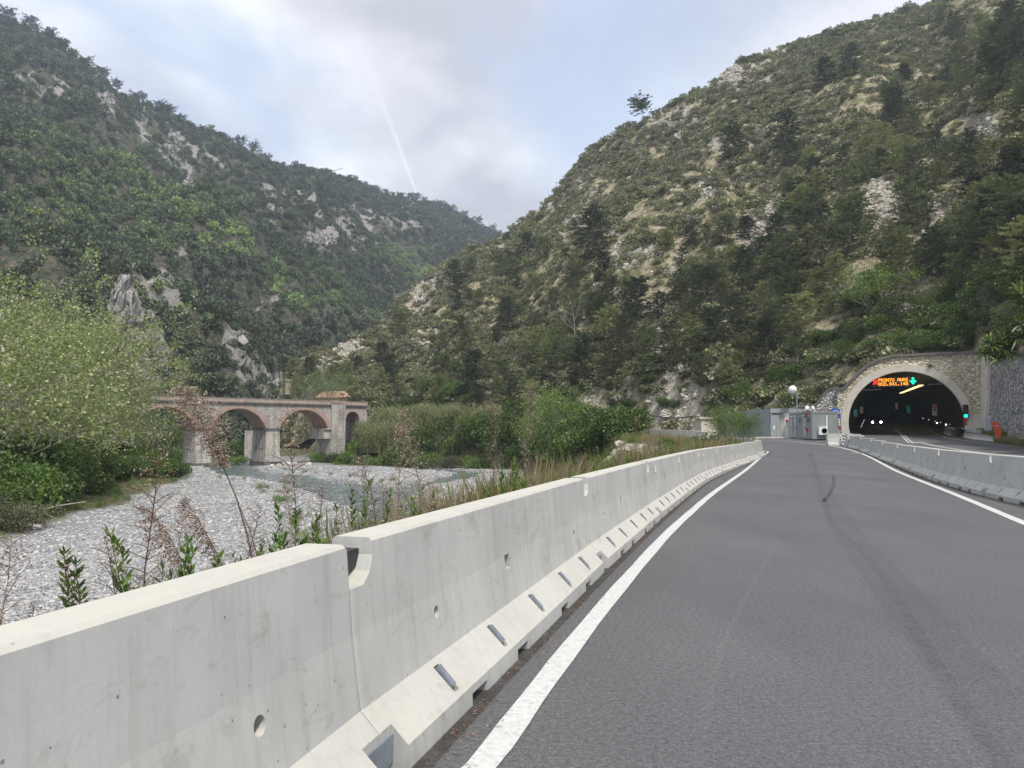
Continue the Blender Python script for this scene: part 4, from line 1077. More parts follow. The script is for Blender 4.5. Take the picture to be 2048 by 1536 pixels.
# dirt swept against the feet of the barriers, darkened to paint their contact shadow
M['dirt'] = worn('swept_dirt_shadow', (0.060, 0.048, 0.038), 0.65)
def foot_line(J, hd, off, n0, n1): return [(J[i][0] + off * math.cos(math.radians(hd[min(i, len(hd) - 1)])), J[i][1] - off * math.sin(math.radians(hd[min(i, len(hd) - 1)])), 0.0) for i in range(n0, n1)]
stripe('dirt_shadow_strip', foot_line(LJ, LH, 0.40, 0, 11), 0.10, M['dirt'], 'dark swept dirt and painted contact shadow along the foot of the left barriers', dz=0.005)
stripe('dirt_shadow_strip', foot_line(RJ, RH, -0.46, 0, len(RJ)), 0.20, M['dirt'], 'dark swept dirt and painted contact shadow along the foot of the right barriers', dz=0.005)
# reflector tags on the left row
rfm = MB(); rfm.box((0, 0, 0), (0.12, 0.012, 0.11)); rf_me = rfm.mesh('reflector', M['white'])
for idx, off in ((3, 0.95), (5, 1.1), (8, 4.0)):
    x, y = LJ[idx]; h = math.radians(LH[idx]); X = x + off * math.sin(h) + 0.135 * math.cos(h); Y = y + off * math.cos(h) - 0.135 * math.sin(h)
    o = child(rf_me, 'reflector', None, (X, Y, float(z_road(Y)) + 0.83), (0, 0, math.pi / 2 - h))
    tag(o, 'small square white reflector on the %s segment of the left barrier row' % ORD[idx], 'reflector')
# single end barrier across, with the striped plate
eb = atz(1664, 886, 0.17); ebY = 63.0
e1 = at(1654, 885, 63.5)
eo = place_barrier(e1.x + 0.2, 63.6, 97, 'short concrete barrier standing across in front of the grey cabin', None) if False else None
def short_barrier(c, hd, L_, label, plate=False):
    e = thing('concrete_barrier', label, 'concrete barrier', c, math.radians(90 - hd), 'barriers at the fork')
    prof = [(0.33, 0.0), (0.325, 0.10), (0.18, 0.30), (0.12, 0.62), (0.1, 1.0)]
    poly = [(-y, z) for y, z in prof] + [(y, z) for y, z in reversed(prof)]
    n_ = len(poly); a_ = MB(); V = [(x, y, z) for x in (0, L_) for y, z in poly]
    a_.add(V, [(j, (j + 1) % n_, n_ + (j + 1) % n_, n_ + j) for j in range(n_)] + [tuple(range(n_)), tuple(range(2 * n_ - 1, n_ - 1, -1))])
    me_ = a_.mesh('body', M['concrete']); recalc(me_)
    child(me_, 'body', e, (0, 0, 0))
    h_ = MB(); h_.box((L_ * 0.5, 0.16, 0.5), (0.08, 0.03, 0.12)); h_.box((L_ * 0.5, -0.16, 0.5), (0.08, 0.03, 0.12)); h_.build('lifting_hole', M['black'], e)
    return e
short_barrier((e1.x - 0.1, 63.3, float(z_road(63.3))), 90, 2.1, 'concrete barrier lying across in front of the grey cabin, striped plate at its end')
e2 = at(1694, 885, 61.5)
short_barrier((e2.x, 61.6, float(z_road(61.6))), 62, 1.6, 'short turned concrete barrier between the striped plate and the right row')
# striped hazard plate
sp_ = at(1690, 882, 62.6)
hz = thing('hazard_plate', 'black and white diagonal striped plate at the end of the crosswise barrier', 'hazard plate', (sp_.x, 62.7, float(z_road(62.7))), 0)
a_ = MB(); a_.box((0, 0, 0.58), (0.34, 0.03, 0.98)); a_.build('panel', M['white'], hz)
a_ = MB()
for i in range(4):
    z0 = 0.12 + i * 0.25; zs = [z0, z0 + 0.12, z0 + 0.32, z0 + 0.20]
    zs = [min(1.06, q) for q in zs]
    a_.prism([(-0.168, zs[0] + 0.20 if False else zs[3]), (-0.168, zs[2]), (0.168, zs[1]), (0.168, zs[0])], -0.02, -0.017)
a_.build('stripe_pattern', M['black'], hz, recalc=True)
a_ = MB(); a_.tube([(0, 0.04, 0), (0, 0.04, 1.0)], 0.03, 8); a_.build('post', M['zinc'], hz)

# ------------------------------------------------------------------ cabin, fence, lamp, signs
ZC = float(z_road(77)) 
cn = thing('site_cabin', 'grey corrugated metal site cabin with doors and small windows', 'cabin', (29.1, 74.8, ZC - 0.02))
a_ = MB(); W_, D_, H_ = 2.55, 6.0, 2.6
V = []; F = []
def corr(p0, p1, z0, z1, n, dpt):
    """corrugated sheet from p0 to p1"""
    p0 = Vector(p0); p1 = Vector(p1); d = (p1 - p0); L_ = d.length; d /= L_; r = Vector((d.y, -d.x)); Vv = []
    for i in range(n * 4 + 1):
        q = p0 + d * L_ * i / (n * 4); o_ = dpt if (i % 4) in (1, 2) else 0
        Vv += [(q.x + r.x * o_, q.y + r.y * o_, z0), (q.x + r.x * o_, q.y + r.y * o_, z1)]
    return Vv, [(2 * i, 2 * i + 2, 2 * i + 3, 2 * i + 1) for i in range(n * 4)]
a_.box((W_ / 2, D_ / 2, H_ / 2 + 0.12), (W_ - 0.16, D_ - 0.16, H_ - 0.1))
for p0, p1, n_ in (((0.04, 0.04), (W_ - 0.04, 0.04), 14), ((0.04, D_ - 0.04), (0.04, 0.04), 30), ((W_ - 0.04, 0.04), (W_ - 0.04, D_), 30)):
    a_.add(*corr(p0, p1, 0.2, H_ - 0.05, n_, 0.035))
a_.build('body', M['cabin'], cn)
a_ = MB()
for x, y in ((0.06, 0.06), (W_ - 0.06, 0.06), (0.06, D_ - 0.06), (W_ - 0.06, D_ - 0.06)): a_.box((x, y, H_ / 2 + 0.1), (0.15, 0.15, H_))
for z in (0.16, H_ + 0.06):
    a_.box((W_ / 2, 0.06, z), (W_ - 0.17, 0.155, 0.2)); a_.box((0.06, D_ / 2, z), (0.155, D_ - 0.17, 0.2)); a_.box((W_ - 0.06, D_ / 2, z), (0.155, D_ - 0.17, 0.2))
a_.box((W_ / 2, D_ / 2, H_ + 0.12), (W_ - 0.05, D_ - 0.05, 0.08)); a_.build('frame', M['cabin_edge'], cn)
for y in (5.35, 4.35, 1.75):
    d_ = MB(); d_.box((-0.03, y, 1.28), (0.05, 0.74, 2.05)); o = d_.build('door', M['cabin_door'], cn)
    d_ = MB(); d_.box((-0.075, y - 0.25, 1.2), (0.04, 0.05, 0.25)); d_.build('handle', M['black'], o)
    d_ = MB(); d_.box((-0.10, y, 2.40), (0.16, 0.7, 0.07)); d_.build('door_lamp', M['white'], cn)
for y in (3.1, 0.7):
    d_ = MB(); d_.box((-0.03, y, 1.95), (0.05, 0.55, 0.5)); o = d_.build('window', M['cabin_edge'], cn)
    d_ = MB(); d_.box((-0.06, y, 1.95), (0.02, 0.45, 0.4)); d_.build('pane', simple('grey_window_pane', (0.13, 0.14, 0.15), 0.2), o)
d_ = MB(); d_.box((-0.10, 1.25, 2.42), (0.12, 0.18, 0.4)); d_.build('alarm_box', M['red'], cn)
d_ = MB(); d_.box((-0.08, 1.05, 0.98), (0.1, 0.3, 0.28)); d_.build('fire_box', M['red'], cn)
d_ = MB(); d_.box((1.42, -0.06, 1.5), (0.13, 0.1, 1.75)); d_.build('cable_duct', M['white'], cn)
ac = MB(); ac.box((0.98, -0.16, 0.88), (0.82, 0.32, 0.78)); aco = ac.build('air_conditioner', M['white'], cn)
fan = MB(); fan.lathe([(0.0, 0.0), (0.24, 0.0), (0.27, 0.03), (0.27, 0.0)], 18); fo = fan.build('fan_grille', M['cabin_edge'], aco); fo.location = (1.08, -0.335, 0.88); fo.rotation_euler = (math.radians(90), 0, 0)
d_ = MB()
for x, y in ((0.3, 0.3), (W_ - 0.3, 0.3), (0.3, D_ - 0.3), (W_ - 0.3, D_ - 0.3)): d_.box((x, y, 0.0), (0.35, 0.35, 0.14))
d_.build('foot_block', M['black'], cn)
# sign on the fence, spotlights on the roof
for i, (u, v, rz_) in enumerate(((1615, 825, -0.5), (1624, 824, 0.6))):
    P = at(u, v, 76.5); s_ = thing('spotlight', 'white spotlight on the cabin roof, %s of the pair' % ('left' if i == 0 else 'right'), 'spotlight', (P.x, P.y, ZC + H_ + 0.14), rz_)
    a_ = MB(); a_.tube([(0, 0, 0), (0, 0, 0.25)], 0.03, 6); a_.build('stem', M['black'], s_)
    a_ = MB(); a_.lathe([(0.06, 0), (0.19, 0.14), (0.21, 0.3), (0.19, 0.31), (0.0, 0.33)], 14); o = a_.build('lamp_head', M['white'], s_); o.location = (0, 0.1, 0.34); o.rotation_euler = (math.radians(75), 0, 0)
# grey sheet metal enclosure left of the cabin
fe = thing('metal_enclosure', 'blue grey sheet metal enclosure with flush gate beside the cabin', 'enclosure')
fp = [at(u, 870, Y) for u, Y in ((1432, 96), (1470, 92), (1500, 86), (1541, 81.5))]
fh = [2.7, 2.9, 3.1, 3.2]
for i in range(3):
    a, b = fp[i], fp[i + 1]; d = Vector((b.x - a.x, b.y - a.y, 0)); L_ = d.length; rz_ = math.atan2(d.y, d.x); npan = max(2, int(L_ / 1.6))
    for j in range(npan):
        q = MB(); w_ = L_ / npan; c0 = a + d * ((j + 0.5) / npan); zg = float(z_road(min(c0.y, 90))) - 0.1; hh = fh[i]
        q.box((c0.x, c0.y, zg + hh / 2), (w_ - 0.02, 0.06, hh), rz_); q.box((c0.x, c0.y - 0.01, zg + hh * 0.52), (w_ - 0.02, 0.09, 0.06), rz_)
        q.build('sheet_panel', M['panel'], fe)
a, b = fp[3], at(1569, 870, 81.3); rz_ = math.atan2(b.y - a.y, b.x - a.x); zg = float(z_road(81)) - 0.1
def fbox(u0, u1, z0, z1, th, mat, name, yo=0.0, par=fe, Y=81.4):
    p0 = ks(u0, 850)[0] * Y; p1 = ks(u1, 850)[0] * Y; q = MB(); q.box(((p0 + p1) / 2, Y + yo, (z0 + z1) / 2), (p1 - p0, th, z1 - z0)); return q.build(name, mat, par)
fbox(1541, 1593, zg + 2.75, zg + 3.2, 0.25, M['panel'], 'lintel')
fbox(1541.5, 1543.5, zg, zg + 2.75, 0.12, M['panel'], 'gate_post')
g1 = fbox(1544, 1552.7, zg, zg + 2.6, 0.06, M['panel'], 'gate_leaf', 0.05); g2 = fbox(1553, 1562, zg, zg + 2.6, 0.06, M['panel'], 'gate_leaf', 0.05)
fbox(1546.5, 1549.5, zg + 1.0, zg + 1.4, 0.03, M['white'], 'notice', -0.0, g1)
fbox(1562.3, 1568.5, zg, zg + 2.75, 0.10, simple('beige_wall_strip', (0.42, 0.40, 0.34), 0.8), 'side_wall', 0.02)
wp = fbox(1569, 1577.5, zg + 0.1, zg + 2.75, 0.10, M['white'], 'white_panel', -0.02)
fbox(1571, 1575.5, zg + 1.75, zg + 2.05, 0.02, M['red'], 'notice', -0.085, wp)
nb = at(1519.5, 841, 84.3); q = MB(); q.box((nb.x, nb.y - 0.25, nb.z), (0.42, 0.04, 0.5), -0.72); no = q.build('notice', M['white'], fe); q = MB(); q.box((nb.x - 0.02, nb.y - 0.30, nb.z - 0.03), (0.2, 0.03, 0.16), -0.72); q.build('symbol', M['blue'], no)
q = MB(); cc = at(1560, 880, 81.0); q.box((cc.x, cc.y - 0.05, float(z_road(81)) + 0.04), (6.0, 0.5, 0.16)); q.build('plinth', M['concrete_old'], fe)
# concrete hut roof behind the left end
hp_ = at(1425, 850, 97)
hut = thing('concrete_hut', 'low weathered concrete hut at the left end of the metal enclosure', 'hut', (hp_.x, hp_.y, 1.2))
a_ = MB(); a_.box((0, 0, 1.1), (3.6, 3, 2.2)); a_.build('walls', M['concrete_old'], hut)
a_ = MB(); a_.box((0, 0, 2.3), (4.1, 3.4, 0.22)); a_.build('roof_slab', M['concrete_old'], hut)
# globe street lamp
Pl = at(1595.5, 870, 80.0)
sl = thing('street_lamp', 'white globe lamp on a slim green grey pole behind the cabin', 'street lamp', (Pl.x, 80.0, float(z_road(80))))
hL = at(1595.5, 785, 80.0).z - float(z_road(80))
a_ = MB(); a_.tube([(0, 0, 0), (0, 0, hL * 0.5), (0, 0, hL)], [0.085, 0.07, 0.055], 10); a_.build('pole', simple('green_grey_pole', (0.20, 0.27, 0.25), 0.5), sl)
a_ = MB()
prof = [(0.0, -0.44)] + [(0.44 * math.cos(t), 0.44 * math.sin(t)) for t in np.linspace(-1.45, 1.45, 14)] + [(0.0, 0.44)]
a_.lathe(prof, 24); gm_ = simple('opal_globe', (0.80, 0.80, 0.80), 0.3, 0, 0.02); o = a_.build('globe', gm_, sl, smooth=True); o.location = (-0.42, 0, hL + 0.28)
a_ = MB(); a_.tube([(0, 0, hL), (-0.1, 0, hL - 0.02), (-0.3, 0, hL - 0.05)], 0.04, 6); a_.build('arm', M['zinc'], sl)
# blue tunnel sign with small plates under it
ts = at(1671.5, 842, 80.5)
tsn = thing('road_sign', 'square blue tunnel sign with small plates on a post behind the cabin', 'road sign', (ts.x, 80.5, float(z_road(80.5))), 0)
tz = at(1671.5, 827, 80.5).z - float(z_road(80.5))
a_ = MB(); a_.tube([(0.25, 0.05, 0), (0.25, 0.05, tz + 0.4)], 0.045, 8); a_.build('post', M['zinc'], tsn)
a_ = MB(); a_.box((0, 0, tz), (0.92, 0.03, 0.92)); pn = a_.build('panel', M['blue'], tsn)
a_ = MB(); ar = [(0.32 * math.cos(t), 0.32 * math.sin(t)) for t in np.linspace(0, math.pi, 14)]
a_.prism([(0.32, -0.28)] + ar + [(-0.32, -0.28)], -0.026, -0.018); o = a_.build('symbol', M['black'], pn, recalc=True); o.location = (0, 0, tz - 0.05)
a_ = MB(); n_ = len(ar); V = []
for y in (-0.024, -0.017):
    for r_ in (0.34, 0.40):
        V += [(r_ / 0.32 * x, y, r_ / 0.32 * z) for x, z in ar]
F = [(i, i + 1, n_ + i + 1, n_ + i) for i in range(n_ - 1)]
a_.add(V[:2 * n_], F); o = a_.build('symbol_edge', M['white'], pn); o.location = (0, 0, tz - 0.05)
for dz, mt in ((-0.72, M['white']), (-1.06, M['white'])):
    a_ = MB(); a_.box((0.28, 0, tz + dz), (0.32, 0.03, 0.28)); po = a_.build('plate', mt, tsn)
    a_ = MB(); a_.box((0.28, -0.02, tz + dz), (0.10, 0.02, 0.16)); a_.build('symbol', M['black'], po)
a_ = MB(); a_.box((0.32, 0, tz - 1.5), (0.38, 0.03, 0.42)); a_.build('plate', simple('brown_plate', (0.22, 0.06, 0.04), 0.6), tsn)
# low beam between the barriers and the portal foot
q = MB(); c_ = at(1692, 866, 80); q.box((c_.x, c_.y, 0.9), (3.4, 0.4, 1.0), -0.4); tag(q.build('low_wall', M['concrete_old']), 'low brownish concrete wall at the left foot of the arch', 'low wall')
# twig of debris on the road
tw = MB(); a0 = on_road(1703, 907.5)
tw.tube([a0, a0 + Vector((0.5, -0.35, 0.05)), a0 + Vector((1.3, 0.5, 0.06)), a0 + Vector((2.2, 0.7, 0.03))], [0.02, 0.018, 0.012, 0.006], 5)
tw.tube([a0 + Vector((0.5, -0.35, 0.05)), a0 + Vector((0.1, 0.9, 0.08))], [0.014, 0.006], 5); tw.tube([a0 + Vector((0.5, -0.35, 0.05)), a0 + Vector((0.35, -0.75, 0.04))], [0.014, 0.006], 5)
tag(tw.build('fallen_twig', M['deadwood']), 'pale forked twig lying on the asphalt by the right line', 'twig')

# parapet and things on the back road along the foot of the hill
pr = thing('parapet_wall', 'low grey concrete parapet of the back road under the rock face', 'parapet wall')
pts = [at(u, 862, Y) for u, Y in ((1266, 92), (1300, 88), (1345, 84), (1392, 80), (1420, 77))]
tp = [at(1266, 857.5, 92).z, at(1300, 857.8, 88).z, at(1345, 859.5, 84).z, at(1392, 861.5, 80).z, at(1420, 864, 77).z]
strip_wall([(p.x, p.y) for p in pts], tp, [z - 1.2 for z in tp], 0.3, M['concrete_old'], 'wall', pr)
rbp = thing('water_barrier', 'faded red and white plastic barriers in line on the back road', 'plastic barrier')
for i, u in enumerate((1165, 1177, 1192, 1204)):
    P = at(u, 862, 97 - i * 1.2); q = MB(); q.prism([(-0.42, -0.5), (0.42, -0.5), (0.40, 0.3), (-0.40, 0.3)], -0.2, 0.2); o = q.build('unit', simple('faded_red_plastic', (0.62, 0.24, 0.19), 0.5) if i != 1 else simple('faded_white_plastic', (0.6, 0.52, 0.46), 0.5), rbp, recalc=True); o.location = P
wl_ = at(1211, 860, 93)
wn = thing('warning_light', 'yellow warning lamp on a white post at the end of the plastic barriers', 'warning light', (wl_.x, wl_.y, wl_.z - 0.6))
q = MB(); q.tube([(0, 0, 0), (0, 0, 0.9)], 0.13, 8); q.build('post', M['white'], wn)
q = MB(); q.lathe([(0.0, 0.0), (0.22, 0.05), (0.24, 0.2), (0.2, 0.4), (0.0, 0.46)], 12); o = q.build('lamp', simple('yellow_lens', (0.75, 0.42, 0.02), 0.4), wn); o.location = (0.05, 0, 0.88)
wn2 = at(1320, 857, 85); q = MB(); q.tube([(0, 0, 0), (0, 0, 0.4)], 0.05, 8); o = q.build('marker_post', M['white']); o.location = (wn2.x, wn2.y, tp[2] - 0.02); tag(o, 'tiny pale marker post on top of the parapet', 'marker post')
hs = MB(); hpts = [at(u, v, 93.5) for u, v in ((1240, 841), (1262, 839), (1285, 833), (1310, 832), (1340, 836), (1365, 835), (1385, 833))]; hs.tube(hpts, 0.09, 6)
tag(hs.build('hanging_pipe', M['black'], smooth=True), 'black pipe hanging across the rock face', 'pipe')
print('RIGHT END', RJ[-1], 1024 + 1539 * RJ[-1][0] / RJ[-1][1], 'LEFT', [(round(1024 + 1539 * a / b)) for a, b in LJ])

# ------------------------------------------------------------------ bridge
BD = math.atan2(0.648, 0.762)
br = thing('arch_bridge', 'old stone bridge with pink brick arches across the river', 'bridge', (-55.5, 118.0, 1.0), BD)
BW = 5.6
AC, ARR = -0.02, 4.79                                  # arch circle centre height and radius
spans = [(-13.7, -4.6), (-2.2, 6.9), (9.3, 18.4), (20.8, 29.9)]
w_ = MB(); w_.box((3.0, BW / 2, 3.4), (69.0, BW, 4.3))
c_ = MB()
def arc_poly(x0, x1, R, cz, z_low, n=28):
    xc = (x0 + x1) / 2; hw = (x1 - x0) / 2; a0 = math.asin(min(1, max(-1, (z_low - cz) / R)))
    return [(xc + R * math.cos(a0 + (math.pi - 2 * a0) * i / n), cz + R * math.sin(a0 + (math.pi - 2 * a0) * i / n)) for i in range(n + 1)]
for x0, x1 in spans:
    p = arc_poly(x0, x1, ARR + 0.3, AC, 1.2); p = [(p[0][0], 0.0)] + p + [(p[-1][0], 0.0)]
    c_.prism(p, -1, BW + 1)
p = arc_poly(33.35, 36.0, 1.32 + 0.15, 3.3, 3.3); c_.prism([(p[0][0], 0)] + p + [(p[-1][0], 0)], -1, BW + 1)
me_ = boolean(w_.mesh('a', M['masonry']), c_.mesh('b', M['masonry']), 'spandrel_wall')
o = bpy.data.objects.new('spandrel_wall', me_); link(o, br)
def ring(x0, x1, R, cz, zl, th, name, mat):
    a1 = arc_poly(x0, x1, R, cz, zl); a2 = arc_poly(x0, x1, R + th, cz, zl + th * 0.25); n = len(a1); V = []
    for y in (-0.05, BW + 0.05):
        V += [(x, y, z) for x, z in a1] + [(x, y, z) for x, z in a2]
    F = []
    for i in range(n - 1):
        F += [(i, i + 1, n + i + 1, n + i), (i, 2 * n + i, 2 * n + i + 1, i + 1), (n + i, n + i + 1, 3 * n + i + 1, 3 * n + i), (2 * n + i, 3 * n + i, 3 * n + i + 1, 2 * n + i + 1)]
    F += [(0, n, 3 * n, 2 * n), (n - 1, 3 * n - 1, 4 * n - 1, 2 * n - 1)]
    q = MB(); q.add(V, F); return q.build(name, mat, br, recalc=True)
for x0, x1 in spans: ring(x0, x1, ARR - 0.02, AC, 1.50, 0.62, 'brick_arch', M['brick'])
ring(33.35, 36.0, 1.30, 3.3, 3.3, 0.32, 'brick_arch', M['brick'])
for x0, x1 in ((-16.1, -13.7), (-4.6, -2.2), (6.9, 9.3), (18.4, 20.8)):
    q = MB(); xm = (x0 + x1) / 2; V = []
    for z, e in ((-7.0, 0.16), (-4.4, 0.12), (1.25, 0.0)):
        hw = (x1 - x0) / 2 + e
        V += [(xm - hw, -e - 0.1, z), (xm + hw, -e - 0.1, z), (xm + hw, BW + e, z), (xm - hw, BW + e, z)]
    F = [(4 * i + j, 4 * i + (j + 1) % 4, 4 * i + 4 + (j + 1) % 4, 4 * i + 4 + j) for i in range(2) for j in range(4)] + [(8, 9, 10, 11), (3, 2, 1, 0)]
    q.add(V, F); pi_ = q.build('pier', M['pier_stone'], br, recalc=True)
    q = MB(); q.box((xm, BW / 2, -4.6), (x1 - x0 + 0.7, BW + 0.7, 1.0)); q.build('footing', M['cornice'], pi_)
    q = MB(); q.box((xm, BW / 2 - 0.05, 1.385), (x1 - x0 + 0.42, BW + 0.5, 0.26)); q.build('pier_cap', M['cornice'], pi_)
    q = MB()
    for xx in np.linspace(x0 + 0.1, x1 - 0.1, 4): 
        for yy in (1.0, 2.2, 3.4, 4.6): q.box((x0 - 0.10, yy, -1.9), (0.12, 0.16, 0.22))
        break
    q.build('putlog_hole', M['black'], pi_)
q = MB(); q.box((31.7, BW / 2 - 0.12, 0.6), (2.7, BW + 0.5, 11.4)); q.build('abutment', M['pier_stone'], br)
q = MB(); q.box((30.0, BW / 2, 0.5), (2.0, BW, 1.6)); q.box((30.2, BW / 2 - 0.1, 1.42), (2.4, BW + 0.4, 0.2)); q.build('springer_block', M['pier_stone'], br)
q = MB(); q.box((36.9, BW / 2, 2.0), (1.7, BW - 0.02, 5.0)); q.build('end_wall', M['masonry'], br)
q = MB(); q.box((-24, BW / 2, 0.0), (15.6, BW - 0.04, 11.0)); q.build('end_wall', M['masonry'], br)
q = MB(); q.box((3.0, -0.05, 5.68), (69.4, 0.5, 0.25)); q.box((3.0, BW + 0.05, 5.68), (69.4, 0.5, 0.25)); q.build('cornice', M['cornice'], br)
for yy in (-0.02, BW + 0.02):
    q = MB(); q.box((3.0, yy, 6.09), (69.4, 0.34, 0.56)); pw = q.build('parapet', M['brick_pale'], br)
    q = MB(); q.box((3.0, yy, 6.42), (69.5, 0.44, 0.11)); q.build('parapet_cap', simple('grey_cap_stone', (0.27, 0.245, 0.22), 0.9, 0, 0.3, 2), pw)
q = MB(); q.box((31.7, -0.12, 6.13), (2.8, 0.5, 0.72)); q.build('parapet_pillar', M['brick_pale'], br)
q = MB(); q.box((3.0, BW / 2, 5.66), (69.0, BW - 0.6, 0.12)); q.build('deck', M['asphalt'], br)
# a second lower wall seen through the middle arch
vw = MB(); P = at(507, 870, 150); vw.box((P.x, 150, -0.3), (3.2, 1.0, 5.0), 0.3); tag(vw.build('bank_wall', M['masonry']), 'grey masonry wall on the bank seen through the middle arch', 'bank wall')

# house with orange roof behind the right end of the bridge
hp = at(668, 800, 168)
hs_ = thing('house', 'yellow house with orange tiled roof half hidden by trees behind the bridge', 'house', (hp.x, hp.y, 3.2), 0.25)
q = MB(); q.box((0, 0, 3.0), (7.0, 6.0, 6.4)); wlh = q.build('wall', M['plaster'], hs_)
q = MB(); V = [(-4.0, -3.5, 6.2), (4.0, -3.5, 6.2), (4.0, 3.5, 6.2), (-4.0, 3.5, 6.2), (-2.2, 0, 7.7), (2.2, 0, 7.7), (-4.0, -3.5, 6.05), (4.0, -3.5, 6.05), (4.0, 3.5, 6.05), (-4.0, 3.5, 6.05)]
q.add(V, [(0, 1, 5, 4), (1, 2, 5), (2, 3, 4, 5), (3, 0, 4), (0, 6, 7, 1), (1, 7, 8, 2), (2, 8, 9, 3), (3, 9, 6, 0), (9, 8, 7, 6)]); q.build('roof', M['tile'], hs_, recalc=True)
for x in (-2.0, 0.2, 2.3):
    q = MB(); q.box((x, -3.03, 4.9), (0.8, 0.1, 1.2)); wi = q.build('window', M['white'], hs_); q = MB(); q.box((x, -3.09, 4.9), (0.62, 0.04, 1.0)); q.build('pane', M['black'], wi)
# ruined round tower on the slope left of the house
tp_ = at(577, 763, 205)
rt = MB(); V = []
rt.lathe([(0.95, -3.5), (0.8, -0.2), (1.05, 0.0), (1.1, 0.5), (0.9, 0.55), (0.85, 0.3), (0, 0.25)], 12); o = rt.build('stone_turret', M['brick_pale'], recalc=True); o.location = tp_
tag(o, 'small pinkish round stone turret on the rocks above the bridge', 'turret')

# ------------------------------------------------------------------ plants
def unit(rng, n):
    v = rng.normal(size=(n, 3)); return v / np.linalg.norm(v, axis=1)[:, None]
def rhombs(C, size, rng, aspect=0.6, D=None, spread=1.0, curl=0.0):
    n = len(C); size = np.broadcast_to(np.asarray(size, float), (n,))
    d = unit(rng, n) if D is None else D + spread * unit(rng, n)
    d /= np.linalg.norm(d, axis=1)[:, None] + 1e-9
    w = np.cross(d, unit(rng, n)); w /= np.linalg.norm(w, axis=1)[:, None] + 1e-9
    h = size[:, None] / 2
    V = np.stack([C - d * h, C + w * h * aspect, C + d * h, C - w * h * aspect], 1).reshape(-1, 3)
    return V, np.arange(4 * n).reshape(n, 4)
def leaves(mb, C, size, rng, aspect=0.6, D=None, spread=1.0, mi=0):
    V, F = rhombs(np.asarray(C), size, rng, aspect, D, spread); mb.add(V, F, mi)
def blob_points(n, rng, lobes, surf=0.55):
    """points in a heap of ellipsoids: lobes = (cx, cy, cz, rx, ry, rz)"""
    L_ = np.array(lobes); vol = L_[:, 3] * L_[:, 4] * L_[:, 5]; vol = vol ** 0.67
    idx = rng.choice(len(L_), n, p=vol / vol.sum()); r = surf + (1 - surf) * rng.rand(n) ** 0.5; r = np.where(rng.rand(n) < 0.15, rng.rand(n), r)
    u = unit(rng, n); P = L_[idx, :3] + u * r[:, None] * L_[idx, 3:6]
    return P, u
def bush_mesh(name, mat, seed, n=900, leaf=0.14, w=1.0, h=1.0, nl=9, aspect=0.6, bark=True):
    rng = R_(seed); lobes = []
    for i in range(nl):
        a_ = rng.rand() * 6.28; r = 0.62 * w * rng.rand() ** 0.6; z = h * (0.25 + 0.6 * rng.rand()) * (1 - 0.35 * r / w)
        s_ = 0.26 + 0.22 * rng.rand(); lobes.append((r * math.cos(a_), r * math.sin(a_), z, s_ * w, s_ * w, s_ * h * 0.8))
    lobes.append((0, 0, h * 0.4, 0.55 * w, 0.55 * w, 0.42 * h))
    P, u = blob_points(n, rng, lobes); P[:, 2] = np.maximum(P[:, 2], 0.02)
    mb = MB(); leaves(mb, P, leaf * (0.6 + 0.8 * rng.rand(n)), rng, aspect, u + np.array([0, 0, 0.3]), 0.9)
    # some shoots that stick out
    ns = 26
    for i in range(ns):
        l = lobes[rng.randint(len(lobes))]; d = unit(rng, 1)[0]; d[2] = abs(d[2]) + 0.4; d /= np.linalg.norm(d)
        q0 = np.array(l[:3]) + d * np.array(l[3:6]) * 0.8; t = rng.rand(9)[:, None]
        leaves(mb, q0 + d * t * 0.22 * h, leaf * 0.8, rng, aspect, np.repeat(d[None], 9, 0), 0.8)
    return mb.mesh(name, mat)
def grow(mb, tips, p, d, L_, r, lev, rng, nch, up=0.15, gnarl=0.25, sides=5, droop=0.0):
    n = 5; pts = [p.copy()]; q = p.copy(); dd = d.copy(); rs = [r]
    for i in range(n):
        dd = dd + gnarl * rng.normal(size=3) * 0.5 + np.array([0, 0, up - droop * i / n]); dd /= np.linalg.norm(dd); q = q + dd * L_ / n; pts.append(q.copy()); rs.append(r * (1 - 0.72 * (i + 1) / n))
    mb.tube(pts, rs, sides, cap=False)
    if lev == 0:
        for i in (2, 3, 4, 5): tips.append((pts[i], dd))
        return
    for c in range(nch):
        t = 0.35 + 0.65 * (c + rng.rand()) / nch; j = min(n - 1, int(t * n)); f = t * n - j; b = pts[j] * (1 - f) + pts[j + 1] * f
        a_ = unit(rng, 1)[0]; side = np.cross(dd, a_); side /= np.linalg.norm(side) + 1e-9
        nd = dd * 0.75 + side * (0.55 + 0.35 * rng.rand()); nd /= np.linalg.norm(nd)
        grow(mb, tips, b, nd, L_ * (0.52 + 0.2 * rng.rand()), rs[j] * 0.6, lev - 1, rng, nch, up, gnarl, max(3, sides - 1), droop)
